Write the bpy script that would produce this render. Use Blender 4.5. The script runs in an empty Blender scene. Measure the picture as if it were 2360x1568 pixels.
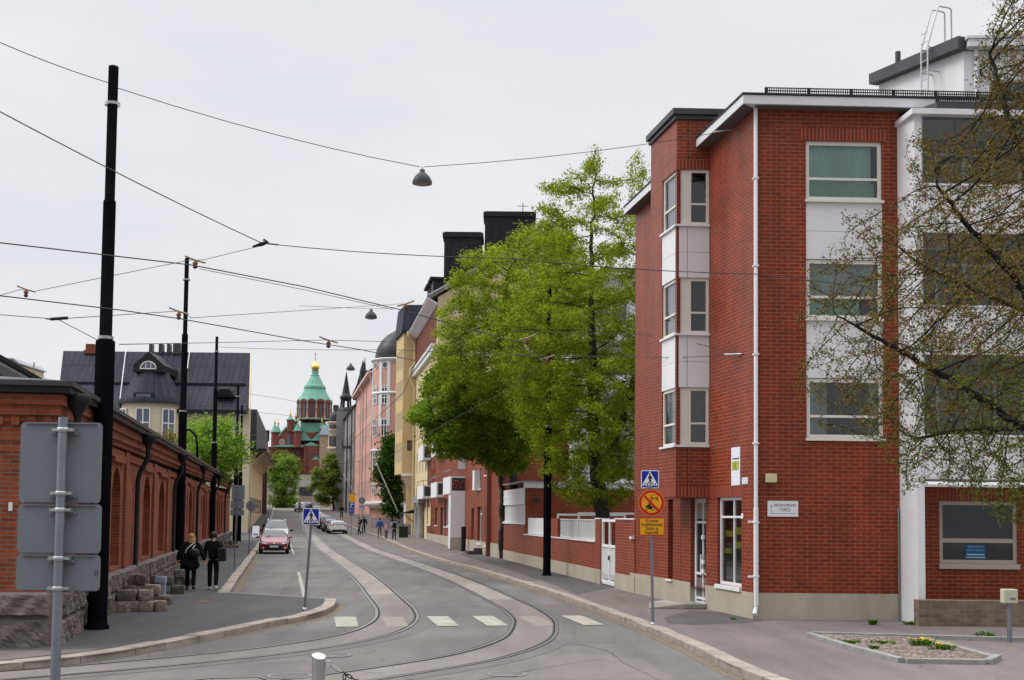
import bpy, bmesh, math, random
import numpy as np
from mathutils import Vector, Matrix
random.seed(7); RNG = np.random.default_rng(7)
scene = bpy.context.scene
COL = scene.collection

# ------------------------------------------------------------------ camera
FOC, CX, CY, VW, VH = 2832.0, 1180.0, 1028.0, 2360.0, 1568.0
PITCH, ROLL, EYE = math.radians(3.3), 0.0105, 2.44
_F = Vector((0, math.cos(PITCH), math.sin(PITCH)))
_U0 = Vector((0, -math.sin(PITCH), math.cos(PITCH)))
_R0 = Vector((1, 0, 0))
CR = math.cos(ROLL) * _R0 + math.sin(ROLL) * _U0
CU = -math.sin(ROLL) * _R0 + math.cos(ROLL) * _U0
cam_data = bpy.data.cameras.new("camera")
cam = bpy.data.objects.new("camera", cam_data)
COL.objects.link(cam)
cam.matrix_world = Matrix(((CR.x, CU.x, -_F.x, 0), (CR.y, CU.y, -_F.y, 0), (CR.z, CU.z, -_F.z, EYE), (0, 0, 0, 1)))
cam_data.sensor_fit = 'HORIZONTAL'; cam_data.sensor_width = 36
cam_data.lens = FOC / VW * 36
cam_data.shift_y = (CY - VH / 2) / VW
cam_data.clip_start = 0.1; cam_data.clip_end = 4000
scene.camera = cam

# ------------------------------------------------------------------ light
SUN_EL, SUN_AZ = math.radians(48), math.radians(-88)      # azimuth from +Y towards +X: the bright side of the cloud lies to the left
world = bpy.data.worlds.new("World"); scene.world = world; world.use_nodes = True
nt = world.node_tree; N = nt.nodes; Lk = nt.links; N.clear()
wo = N.new('ShaderNodeOutputWorld'); bg = N.new('ShaderNodeBackground'); bg.inputs['Strength'].default_value = 0.1
sky = N.new('ShaderNodeTexSky'); sky.sky_type = 'NISHITA'; sky.sun_disc = False
sky.sun_elevation = SUN_EL; sky.sun_rotation = SUN_AZ; sky.dust_density = 4; sky.air_density = 1.0
tc = N.new('ShaderNodeTexCoord'); sep = N.new('ShaderNodeSeparateXYZ'); Lk.new(tc.outputs['Generated'], sep.inputs[0])
mp = N.new('ShaderNodeMapping'); mp.inputs['Scale'].default_value = (1.0, 1.0, 3.2); Lk.new(tc.outputs['Generated'], mp.inputs[0])
nz = N.new('ShaderNodeTexNoise'); nz.inputs['Scale'].default_value = 2.4; nz.inputs['Detail'].default_value = 5; nz.inputs['Roughness'].default_value = 0.5
Lk.new(mp.outputs[0], nz.inputs['Vector'])
cr = N.new('ShaderNodeValToRGB')                                # cloud layer seen low over the roofs
cr.color_ramp.elements[0].position = 0.3; cr.color_ramp.elements[0].color = (7.45, 7.7, 8.3, 1)
cr.color_ramp.elements[1].position = 0.7; cr.color_ramp.elements[1].color = (9.0, 9.02, 9.25, 1)
Lk.new(nz.outputs['Fac'], cr.inputs['Fac'])
rise = N.new('ShaderNodeMapRange'); rise.inputs['From Min'].default_value = 0.42; rise.inputs['From Max'].default_value = 0.95
rise.inputs['To Min'].default_value = 1.0; rise.inputs['To Max'].default_value = 4.0      # overcast sky: brightest overhead
Lk.new(sep.outputs['Z'], rise.inputs['Value'])
ml = N.new('ShaderNodeMix'); ml.data_type = 'RGBA'; ml.blend_type = 'MULTIPLY'; ml.inputs['Factor'].default_value = 1
dim = N.new('ShaderNodeMapRange'); dim.inputs['From Min'].default_value = -0.75; dim.inputs['From Max'].default_value = 0.15
dim.inputs['To Min'].default_value = 0.62; dim.inputs['To Max'].default_value = 1.0        # sky dimmed out of view behind the camera to darken camera-facing walls
Lk.new(sep.outputs['Y'], dim.inputs['Value'])
lw_ = N.new('ShaderNodeMapRange'); lw_.inputs['From Min'].default_value = -1; lw_.inputs['From Max'].default_value = -0.46
lw_.inputs['To Min'].default_value = 1.7; lw_.inputs['To Max'].default_value = 1.0        # added sky brightness left of the view, to lift left-facing walls
Lk.new(sep.outputs['X'], lw_.inputs['Value'])
mm = N.new('ShaderNodeMath'); mm.operation = 'MULTIPLY'; Lk.new(rise.outputs['Result'], mm.inputs[0]); Lk.new(dim.outputs['Result'], mm.inputs[1])
m3 = N.new('ShaderNodeMath'); m3.operation = 'MULTIPLY'; Lk.new(mm.outputs[0], m3.inputs[0]); Lk.new(lw_.outputs['Result'], m3.inputs[1])
Lk.new(cr.outputs['Color'], ml.inputs['A']); Lk.new(m3.outputs[0], ml.inputs['B'])
mx = N.new('ShaderNodeMix'); mx.data_type = 'RGBA'; mx.inputs['Factor'].default_value = 0.94
Lk.new(sky.outputs[0], mx.inputs['A']); Lk.new(ml.outputs['Result'], mx.inputs['B'])
Lk.new(mx.outputs['Result'], bg.inputs['Color']); Lk.new(bg.outputs[0], wo.inputs[0])
sl = bpy.data.lights.new("sun", 'SUN'); sl.energy = 1.5; sl.angle = math.radians(24); sl.color = (1, 0.97, 0.93)
so = bpy.data.objects.new("sun", sl); COL.objects.link(so)
sd = Vector((math.sin(SUN_AZ) * math.cos(SUN_EL), math.cos(SUN_AZ) * math.cos(SUN_EL), math.sin(SUN_EL)))
so.rotation_euler = sd.to_track_quat('Z', 'Y').to_euler()
scene.view_settings.view_transform = 'Standard'; scene.view_settings.look = 'None'
scene.view_settings.exposure = 0.0; scene.view_settings.gamma = 1.0
scene.cycles.max_bounces = 6; scene.cycles.transparent_max_bounces = 12

# ------------------------------------------------------------------ measuring helpers (photo pixel -> point in the street)
def ray(px, py):
    return _F + CR * ((px - CX) / FOC) + CU * ((CY - py) / FOC)
def gp(px, py, z=0.0):
    d = ray(px, py); t = (z - EYE) / d.z
    return Vector((d.x * t, d.y * t, z))
def at(px, py, Y):
    d = ray(px, py); t = Y / d.y
    return Vector((d.x * t, Y, EYE + d.z * t))
TERR = [(-50, 0), (88, 0), (112, .25), (138, .55), (165, 1.55), (200, 3.0), (230, 3.6), (300, 4.2), (330, 5), (420, 15), (3000, 20)]
def gz(y):
    for (a, za), (b, zb) in zip(TERR, TERR[1:]):
        if y <= b: return za + (zb - za) * max(0, (y - a)) / (b - a)
    return TERR[-1][1]

# ------------------------------------------------------------------ materials
MATS = {}
def node_mat(name):
    m = bpy.data.materials.new(name); m.use_nodes = True
    t = m.node_tree; b = t.nodes['Principled BSDF']
    return m, t, t.nodes, t.links, b
def mat(name, col, rough=.6, var=.12, scale=3.0, metal=0.0, bump=0.0, bscale=40.0, spec=.22, dirt=None, streak=0.0, coat=0.0):
    """plain surface with uneven tone; dirt = (colour, amount); streak stretches the noise downwards"""
    if name in MATS: return MATS[name]
    m, t, n, l, b = node_mat(name)
    b.inputs['Roughness'].default_value = rough; b.inputs['Metallic'].default_value = metal
    b.inputs['Specular IOR Level'].default_value = spec
    b.inputs['Coat Weight'].default_value = coat
    c = n.new('ShaderNodeTexCoord'); mpn = n.new('ShaderNodeMapping'); l.new(c.outputs['Object'], mpn.inputs[0])
    if streak: mpn.inputs['Scale'].default_value = (1, 1, streak)
    z = n.new('ShaderNodeTexNoise'); z.inputs['Scale'].default_value = scale; z.inputs['Detail'].default_value = 6; z.inputs['Roughness'].default_value = .62
    l.new(mpn.outputs[0], z.inputs['Vector'])
    r = n.new('ShaderNodeValToRGB'); l.new(z.outputs['Fac'], r.inputs['Fac'])
    e = r.color_ramp.elements
    e[0].position = .28; e[1].position = .72
    e[0].color = tuple(x * (1 - var) for x in col) + (1,); e[1].color = tuple(min(1, x * (1 + var)) for x in col) + (1,)
    out = r.outputs['Color']
    if dirt:
        z2 = n.new('ShaderNodeTexNoise'); z2.inputs['Scale'].default_value = scale * .37; z2.inputs['Detail'].default_value = 8; z2.inputs['Roughness'].default_value = .7
        l.new(mpn.outputs[0], z2.inputs['Vector'])
        r2 = n.new('ShaderNodeValToRGB'); l.new(z2.outputs['Fac'], r2.inputs['Fac'])
        r2.color_ramp.elements[0].position = .5; r2.color_ramp.elements[1].position = .78
        r2.color_ramp.elements[0].color = (0, 0, 0, 1); r2.color_ramp.elements[1].color = (dirt[1],) * 3 + (1,)
        k = n.new('ShaderNodeMix'); k.data_type = 'RGBA'; l.new(r2.outputs['Color'], k.inputs['Factor'])
        l.new(out, k.inputs['A']); k.inputs['B'].default_value = tuple(dirt[0]) + (1,); out = k.outputs['Result']
    l.new(out, b.inputs['Base Color'])
    if bump:
        z3 = n.new('ShaderNodeTexNoise'); z3.inputs['Scale'].default_value = bscale; z3.inputs['Detail'].default_value = 6
        l.new(c.outputs['Object'], z3.inputs['Vector'])
        bp = n.new('ShaderNodeBump'); bp.inputs['Strength'].default_value = bump; bp.inputs['Distance'].default_value = .03
        l.new(z3.outputs['Fac'], bp.inputs['Height']); l.new(bp.outputs[0], b.inputs['Normal'])
    MATS[name] = m; return m
def brick_mat(name, c1, c2, mortar, bw, bh, ms, rough=.75, offset=.5, bump=.6, smear=None, squash=1.0, rot=False, spec=.3):
    if name in MATS: return MATS[name]
    m, t, n, l, b = node_mat(name); b.inputs['Roughness'].default_value = rough; b.inputs['Specular IOR Level'].default_value = spec
    u = n.new('ShaderNodeUVMap'); u.uv_map = 'uv'
    vec = u.outputs[0]
    wob = n.new('ShaderNodeTexNoise'); wob.inputs['Scale'].default_value = 9; l.new(vec, wob.inputs['Vector'])
    wa = n.new('ShaderNodeVectorMath'); wa.operation = 'MULTIPLY_ADD'; wa.inputs[1].default_value = (.012, .006, 0)
    l.new(wob.outputs['Color'], wa.inputs[0]); l.new(vec, wa.inputs[2]); vec = wa.outputs[0]
    if rot:
        mpn = n.new('ShaderNodeMapping'); mpn.inputs['Rotation'].default_value = (0, 0, math.pi / 2); l.new(vec, mpn.inputs[0]); vec = mpn.outputs[0]
    k = n.new('ShaderNodeTexBrick'); k.offset = offset; k.squash = squash
    k.inputs['Scale'].default_value = 1; k.inputs['Brick Width'].default_value = bw; k.inputs['Row Height'].default_value = bh
    k.inputs['Mortar Size'].default_value = ms; k.inputs['Mortar Smooth'].default_value = .15; k.inputs['Bias'].default_value = 0
    k.inputs['Color1'].default_value = tuple(c1) + (1,); k.inputs['Color2'].default_value = tuple(c2) + (1,); k.inputs['Mortar'].default_value = tuple(mortar) + (1,)
    l.new(vec, k.inputs['Vector'])
    z = n.new('ShaderNodeTexNoise'); z.inputs['Scale'].default_value = .7; z.inputs['Detail'].default_value = 8; z.inputs['Roughness'].default_value = .65; l.new(u.outputs[0], z.inputs['Vector'])
    r = n.new('ShaderNodeMapRange'); r.inputs['From Min'].default_value = .25; r.inputs['From Max'].default_value = .75; r.inputs['To Min'].default_value = .78; r.inputs['To Max'].default_value = 1.2
    l.new(z.outputs['Fac'], r.inputs['Value'])
    q = n.new('ShaderNodeMix'); q.data_type = 'RGBA'; q.blend_type = 'MULTIPLY'; q.inputs['Factor'].default_value = 1
    l.new(k.outputs['Color'], q.inputs['A']); l.new(r.outputs['Result'], q.inputs['B'])
    mps = n.new('ShaderNodeMapping'); mps.inputs['Scale'].default_value = (1.3, .1, 1); l.new(u.outputs[0], mps.inputs[0])      # rain streaks
    zs = n.new('ShaderNodeTexNoise'); zs.inputs['Scale'].default_value = 1.6; zs.inputs['Detail'].default_value = 7; zs.inputs['Roughness'].default_value = .7; l.new(mps.outputs[0], zs.inputs['Vector'])
    rs = n.new('ShaderNodeMapRange'); rs.inputs['From Min'].default_value = .3; rs.inputs['From Max'].default_value = .7; rs.inputs['To Min'].default_value = .76; rs.inputs['To Max'].default_value = 1.2; l.new(zs.outputs['Fac'], rs.inputs['Value'])
    qs = n.new('ShaderNodeMix'); qs.data_type = 'RGBA'; qs.blend_type = 'MULTIPLY'; qs.inputs['Factor'].default_value = 1; l.new(q.outputs['Result'], qs.inputs['A']); l.new(rs.outputs['Result'], qs.inputs['B'])
    out = qs.outputs['Result']
    if smear:
        z2 = n.new('ShaderNodeTexNoise'); z2.inputs['Scale'].default_value = 1.7; z2.inputs['Detail'].default_value = 9; z2.inputs['Roughness'].default_value = .75; l.new(u.outputs[0], z2.inputs['Vector'])
        r2 = n.new('ShaderNodeMapRange'); r2.inputs['From Min'].default_value = .52; r2.inputs['From Max'].default_value = .78; r2.inputs['To Max'].default_value = smear[1]; l.new(z2.outputs['Fac'], r2.inputs['Value'])
        q2 = n.new('ShaderNodeMix'); q2.data_type = 'RGBA'; l.new(r2.outputs['Result'], q2.inputs['Factor']); l.new(out, q2.inputs['A']); q2.inputs['B'].default_value = tuple(smear[0]) + (1,); out = q2.outputs['Result']
    l.new(out, b.inputs['Base Color'])
    bp = n.new('ShaderNodeBump'); bp.inputs['Strength'].default_value = bump; bp.inputs['Distance'].default_value = .008; bp.invert = True
    l.new(k.outputs['Fac'], bp.inputs['Height']); l.new(bp.outputs[0], b.inputs['Normal'])
    MATS[name] = m; return m
def glass_mat(name, tint, clear=0.0, rough=.03):
    """window glass: mirrors the street, dark room tint behind; clear > 0 lets what is inside show"""
    if name in MATS: return MATS[name]
    m, t, n, l, b = node_mat(name)
    o = n['Material Output']
    b.inputs['Base Color'].default_value = tuple(tint) + (1,); b.inputs['Roughness'].default_value = rough; b.inputs['IOR'].default_value = 1.6
    z = n.new('ShaderNodeTexNoise'); z.inputs['Scale'].default_value = 1.2; c = n.new('ShaderNodeTexCoord'); l.new(c.outputs['Object'], z.inputs['Vector'])
    bp = n.new('ShaderNodeBump'); bp.inputs['Strength'].default_value = .06; bp.inputs['Distance'].default_value = .05; l.new(z.outputs['Fac'], bp.inputs['Height']); l.new(bp.outputs[0], b.inputs['Normal'])
    if clear:
        tr = n.new('ShaderNodeBsdfTransparent'); tr.inputs[0].default_value = (.9, .95, .93, 1); k = n.new('ShaderNodeMixShader')
        gl = n.new('ShaderNodeBsdfGlossy'); gl.inputs['Roughness'].default_value = rough
        fr = n.new('ShaderNodeFresnel'); fr.inputs['IOR'].default_value = 1.55
        a = n.new('ShaderNodeMath'); a.operation = 'MULTIPLY_ADD'; a.inputs[1].default_value = 1.4; a.inputs[2].default_value = 1 - clear; l.new(fr.outputs[0], a.inputs[0])
        l.new(a.outputs[0], k.inputs[0]); l.new(tr.outputs[0], k.inputs[1]); l.new(gl.outputs[0], k.inputs[2]); l.new(k.outputs[0], o.inputs[0])
    MATS[name] = m; return m
def leaf_mat(name, c1, c2, trans=.45):
    if name in MATS: return MATS[name]
    m, t, n, l, b = node_mat(name); o = n['Material Output']; n.remove(b)
    g = n.new('ShaderNodeNewGeometry'); r = n.new('ShaderNodeValToRGB'); l.new(g.outputs['Random Per Island'], r.inputs['Fac'])
    r.color_ramp.elements[0].color = tuple(c1) + (1,); r.color_ramp.elements[1].color = tuple(c2) + (1,)
    c = n.new('ShaderNodeTexCoord'); z = n.new('ShaderNodeTexNoise'); z.inputs['Scale'].default_value = .55; z.inputs['Detail'].default_value = 3; l.new(c.outputs['Object'], z.inputs['Vector'])
    mr = n.new('ShaderNodeMapRange'); mr.inputs['From Min'].default_value = .3; mr.inputs['From Max'].default_value = .7; mr.inputs['To Min'].default_value = .7; mr.inputs['To Max'].default_value = 1.25; l.new(z.outputs['Fac'], mr.inputs['Value'])
    q = n.new('ShaderNodeMix'); q.data_type = 'RGBA'; q.blend_type = 'MULTIPLY'; q.inputs['Factor'].default_value = 1; l.new(r.outputs['Color'], q.inputs['A']); l.new(mr.outputs['Result'], q.inputs['B'])
    d = n.new('ShaderNodeBsdfDiffuse'); tl = n.new('ShaderNodeBsdfTranslucent'); k = n.new('ShaderNodeMixShader'); k.inputs[0].default_value = trans
    l.new(q.outputs['Result'], d.inputs[0]); l.new(q.outputs['Result'], tl.inputs[0]); l.new(d.outputs[0], k.inputs[1]); l.new(tl.outputs[0], k.inputs[2]); l.new(k.outputs[0], o.inputs[0])
    MATS[name] = m; return m

# ------------------------------------------------------------------ scene-graph helpers
def tag(o, label=None, cat=None, group=None, kind=None):
    if label: o['label'] = label
    if cat: o['category'] = cat
    if group: o['group'] = group
    if kind: o['kind'] = kind
    return o
OFF = {}                                                        # things whose meshes are given in street coordinates
def thing(name, label, cat, loc=(0, 0, 0), rz=0.0, group=None, world=False):
    o = bpy.data.objects.new(name, None); COL.objects.link(o); o.location = loc; o.rotation_euler = (0, 0, rz); o.empty_display_size = .2
    if world: OFF[o.name] = Vector(loc)
    return tag(o, label, cat, group)
def copy_tree(o, parent=None):
    c = o.copy(); COL.objects.link(c); c.parent = parent
    for ch in o.children: copy_tree(ch, c)
    return c
def V(*a): return Vector(a)

class MB:
    """collects shapes and links them as one mesh object"""
    def __init__(s): s.v = []; s.f = []; s.sm = []
    def add(s, vs, fs, smooth=False):
        o = len(s.v); s.v.extend([tuple(p) for p in vs]); s.f.extend([tuple(i + o for i in f) for f in fs]); s.sm.extend([smooth] * len(fs)); return s
    def quad(s, *p): return s.add(p, [tuple(range(len(p)))])
    def obox(s, o, a, b, c):
        o, a, b, c = Vector(o), Vector(a), Vector(b), Vector(c)
        if a.cross(b).dot(c) < 0: a, b = b, a
        vs = [o, o + a, o + a + b, o + b, o + c, o + a + c, o + a + b + c, o + b + c]
        return s.add(vs, [(0, 3, 2, 1), (4, 5, 6, 7), (0, 1, 5, 4), (1, 2, 6, 5), (2, 3, 7, 6), (3, 0, 4, 7)])
    def box(s, p, q): return s.obox(p, (q[0] - p[0], 0, 0), (0, q[1] - p[1], 0), (0, 0, q[2] - p[2]))
    def prism(s, pts, vec):
        n = len(pts); pts = [Vector(p) for p in pts]; vec = Vector(vec)
        nrm = sum(((pts[i]).cross(pts[(i + 1) % n]) for i in range(n)), Vector())
        if nrm.dot(vec) > 0: pts = pts[::-1]
        return s.add(pts + [p + vec for p in pts], [tuple(range(n)), tuple(range(2 * n - 1, n - 1, -1))] + [(i, i + n, (i + 1) % n + n, (i + 1) % n)[::1] for i in range(n)])
    def tube(s, pts, r, n=8, cap=True, smooth=True):
        pts = [Vector(p) for p in pts]; m = len(pts); rs = r if isinstance(r, (list, tuple)) else [r] * m
        vs = []; up = None
        for i, p in enumerate(pts):
            t = (pts[min(i + 1, m - 1)] - pts[max(i - 1, 0)]).normalized()
            if up is None: up = Vector((0, 0, 1)) if abs(t.z) < .9 else Vector((1, 0, 0))
            x = t.cross(up).normalized(); up = x.cross(t).normalized()
            for k in range(n):
                a = 2 * math.pi * k / n; vs.append(p + (x * math.cos(a) + up * math.sin(a)) * rs[i])
        fs = [(i * n + k, i * n + (k + 1) % n, (i + 1) * n + (k + 1) % n, (i + 1) * n + k) for i in range(m - 1) for k in range(n)]
        s.add(vs, fs, smooth)
        if cap: s.add(vs[:n], [tuple(range(n))[::-1]]); s.add(vs[-n:], [tuple(range(n))])
        return s
    def lathe(s, prof, c=(0, 0, 0), n=16, smooth=True, a0=0.0, arc=2 * math.pi):
        c = Vector(c); full = abs(arc - 2 * math.pi) < 1e-6; w = n if full else n + 1
        vs = [c + Vector((r * math.cos(a0 + arc * k / n), r * math.sin(a0 + arc * k / n), z)) for r, z in prof for k in range(w)]
        fs = [(i * w + k, i * w + (k + 1) % w, (i + 1) * w + (k + 1) % w, (i + 1) * w + k) for i in range(len(prof) - 1) for k in range(n)]
        return s.add(vs, fs, smooth)
    def ball(s, c, r, n=10, m=6):
        r = Vector(r) if hasattr(r, '__len__') else Vector((r, r, r)); vs = []
        for i in range(m + 1):
            t = math.pi * i / m
            for k in range(n):
                a = 2 * math.pi * k / n; vs.append(Vector(c) + Vector((r.x * math.sin(t) * math.cos(a), r.y * math.sin(t) * math.sin(a), -r.z * math.cos(t))))
        return s.add(vs, [(i * n + k, i * n + (k + 1) % n, (i + 1) * n + (k + 1) % n, (i + 1) * n + k) for i in range(m) for k in range(n)], True)
    def build(s, name, m, parent=None, bevel=0.0, subsurf=0):
        off = OFF.get(parent.name) if parent else None
        vv = [(a - off.x, b - off.y, c - off.z) for a, b, c in s.v] if off else s.v
        me = bpy.data.meshes.new(name); me.from_pydata(vv, [], s.f); me.update()
        o = bpy.data.objects.new(name, me); COL.objects.link(o)
        for mm in (m if isinstance(m, (list, tuple)) else [m]): me.materials.append(mm)
        if any(s.sm): me.polygons.foreach_set('use_smooth', s.sm)
        uv = me.uv_layers.new(name='uv')
        nl = len(me.loops); dat = np.zeros((nl, 2), np.float32)
        co = np.zeros(len(me.vertices) * 3, np.float32); me.vertices.foreach_get('co', co); co = co.reshape(-1, 3)
        for p in me.polygons:
            nn = p.normal; ls = range(p.loop_start, p.loop_start + p.loop_total)
            vi = [me.loops[i].vertex_index for i in ls]; q = co[vi]
            if abs(nn.z) < .7:
                h = math.hypot(nn.x, nn.y) or 1; tx, ty = -nn.y / h, nn.x / h
                dat[p.loop_start:p.loop_start + p.loop_total, 0] = q[:, 0] * tx + q[:, 1] * ty; dat[p.loop_start:p.loop_start + p.loop_total, 1] = q[:, 2]
            else: dat[p.loop_start:p.loop_start + p.loop_total] = q[:, :2]
        uv.data.foreach_set('uv', dat.ravel())
        if bevel:
            b = o.modifiers.new('bevel', 'BEVEL'); b.width = bevel; b.segments = 2; b.limit_method = 'ANGLE'; b.angle_limit = .6
        if subsurf:
            b = o.modifiers.new('smooth', 'SUBSURF'); b.levels = subsurf; b.render_levels = subsurf
        if parent: o.parent = parent
        if off: OFF[o.name] = off
        return o
def rel(root, p): return Vector(p) - Vector(root.location)

class Facade:
    """a vertical wall plane: s metres along d, z up, off metres towards the viewer"""
    def __init__(s, O, d, side, base=None):
        s.O = Vector((O[0], O[1], 0)); s.d = Vector((d[0], d[1], 0)).normalized()
        s.n = Vector((-s.d.y, s.d.x, 0)) * side; s.up = Vector((0, 0, 1)); s.base = base
    def shift(s, off): f = Facade(s.O + s.n * off, s.d, 1); f.n = s.n; return f
    def pt(s, a, z, off=0.0): return s.O + s.d * a + s.n * off + s.up * z
    def px(s, x, y, off=0.0):
        r = ray(x, y); e = Vector((0, 0, EYE)); t = (s.O + s.n * off - e).dot(s.n) / r.dot(s.n); p = e + r * t - s.O
        return p.dot(s.d), p.z
    def rect(s, x0, y0, x1, y1, off=0.0):
        """pixel corners (top left, bottom right) -> s0, s1, z0, z1"""
        ym = (y0 + y1) / 2; a = s.px(x0, ym, off)[0]; b = s.px(x1, ym, off)[0]; xm = (x0 + x1) / 2
        zt = s.px(xm, y0, off)[1]; zb = s.px(xm, y1, off)[1]
        return min(a, b), max(a, b), zb, zt
    def box(s, mb, s0, s1, z0, z1, o0, o1): return mb.obox(s.pt(s0, z0, o0), s.d * (s1 - s0), s.n * (o1 - o0), s.up * (z1 - z0))
    def wall(s, mb, s0, s1, z0, z1, holes=(), depth=.15, top=None, off=0.0):
        """front face with rectangular holes (s0,s1,z0,z1[,depth]) and their reveals; top(s) replaces z1"""
        ss = sorted({s0, s1, *[c for h in holes for c in h[:2]]}); zs = sorted({z0, z1, *[c for h in holes for c in h[2:4]]})
        ss = [c for c in ss if s0 <= c <= s1]; zs = [c for c in zs if z0 <= c <= z1]
        Z = lambda a, z: top(a) if (top and abs(z - z1) < 1e-6) else z
        for a, b in zip(ss, ss[1:]):
            for c, e in zip(zs, zs[1:]):
                m, n = (a + b) / 2, (c + e) / 2
                if any(h[0] < m < h[1] and h[2] < n < h[3] for h in holes): continue
                q = [s.pt(a, c, off), s.pt(b, c, off), s.pt(b, Z(b, e), off), s.pt(a, Z(a, e), off)]
                if (q[1] - q[0]).cross(q[2] - q[1]).dot(s.n) < 0: q = q[::-1]
                mb.quad(*q)
        for h in holes:
            dp = h[4] if len(h) > 4 else depth; a, b, c, e = h[:4]
            P = lambda x, z, o: s.pt(x, z, off + o)
            for (x1, y1), (x2, y2) in (((a, c), (b, c)), ((b, c), (b, e)), ((b, e), (a, e)), ((a, e), (a, c))):
                mb.quad(P(x1, y1, 0), P(x2, y2, 0), P(x2, y2, -dp), P(x1, y1, -dp))
        return mb
    def frame(s, mb, s0, s1, z0, z1, w, o0, o1, vs=(), hs=(), mw=None):
        """frame of bars round a rectangle, with mullions vs (fractions) and transoms hs"""
        mw = mw or w
        s.box(mb, s0, s0 + w, z0, z1, o0, o1); s.box(mb, s1 - w, s1, z0, z1, o0, o1)
        s.box(mb, s0 + w, s1 - w, z0, z0 + w, o0, o1); s.box(mb, s0 + w, s1 - w, z1 - w, z1, o0, o1)
        for f in hs:
            z = z0 + (z1 - z0) * f; s.box(mb, s0 + w, s1 - w, z - mw / 2, z + mw / 2, o0, o1 - .004)
        for f in vs:
            x = s0 + (s1 - s0) * f; s.box(mb, x - mw / 2, x + mw / 2, z0 + w, z1 - w, o0, o1 - .008)
        return mb
    def window(s, root, h, m_frame, m_pane, depth=.12, w=.07, vs=(), hs=(), sill=None, name='window', mw=None, label=None):
        s0, s1, z0, z1 = h[:4]
        f = s.frame(MB(), s0, s1, z0, z1, w, -depth, -depth + .06, vs, hs, mw).build(name, m_frame, root)
        p = MB(); a = [s.pt(s0 + w * .5, z0 + w * .5, -depth + .02), s.pt(s1 - w * .5, z0 + w * .5, -depth + .02), s.pt(s1 - w * .5, z1 - w * .5, -depth + .02), s.pt(s0 + w * .5, z1 - w * .5, -depth + .02)]
        if (a[1] - a[0]).cross(a[2] - a[1]).dot(s.n) < 0: a = a[::-1]
        p.quad(*a).build('pane', m_pane, f)
        if sill: s.box(MB(), s0 - .03, s1 + .03, z0 - sill, z0 - .003, -depth + .01, .07).build('sill', m_frame, f)
        if label: f['label'] = label
        return f

def ribbon(mb, pts, w0, w1, dz, zf=gz):
    """flat strip along a path; w0..w1 are offsets to the right of travel"""
    vs = []; n = len(pts)
    for i, p in enumerate(pts):
        p1, p0 = pts[min(i + 1, n - 1)], pts[max(i - 1, 0)]; t = Vector((p1[0] - p0[0], p1[1] - p0[1], 0)); t.normalize(); r = Vector((t.y, -t.x, 0))
        for w in (w0, w1): q = Vector((p[0], p[1], 0)) + r * w; q.z = zf(q.y) + dz; vs.append(q)
    fs = [(2 * i, 2 * i + 1, 2 * i + 3, 2 * i + 2) for i in range(n - 1)]
    return mb.add(vs, fs)
def spline(pts, step=.6):
    P = [np.array(p[:2], float) for p in pts]; P = [2 * P[0] - P[1]] + P + [2 * P[-1] - P[-2]]; out = []
    for i in range(1, len(P) - 2):
        n = max(2, int(np.linalg.norm(P[i + 1] - P[i]) / step))
        for k in range(n):
            t = k / n; a, b, c, d = P[i - 1], P[i], P[i + 1], P[i + 2]
            out.append(.5 * (2 * b + (c - a) * t + (2 * a - 5 * b + 4 * c - d) * t * t + (3 * b - 3 * c + d - a) * t ** 3))
    out.append(P[-2]); return [Vector((q[0], q[1], 0)) for q in out]
def words(body, size, root, name, m, o, xdir, up, extrude=.002, align='CENTER', spacing=1.0):
    """flat lettering lying in the plane of xdir and up"""
    c = bpy.data.curves.new(name, 'FONT'); c.body = body; c.size = size; c.extrude = extrude; c.align_x = align; c.align_y = 'CENTER'; c.space_line = spacing
    t = bpy.data.objects.new(name, c); COL.objects.link(t)
    dg = bpy.context.evaluated_depsgraph_get(); me = bpy.data.meshes.new_from_object(t.evaluated_get(dg)); bpy.data.objects.remove(t)
    ob = bpy.data.objects.new(name, me); COL.objects.link(ob); me.materials.clear(); me.materials.append(m)
    x = Vector(xdir).normalized(); y = Vector(up).normalized(); z = x.cross(y); o = Vector(o) - OFF.get(root.name, Vector())
    ob.parent = root; ob.matrix_local = Matrix(((x.x, y.x, z.x, o[0]), (x.y, y.y, z.y, o[1]), (x.z, y.z, z.z, o[2]), (0, 0, 0, 1)))
    return ob
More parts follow.
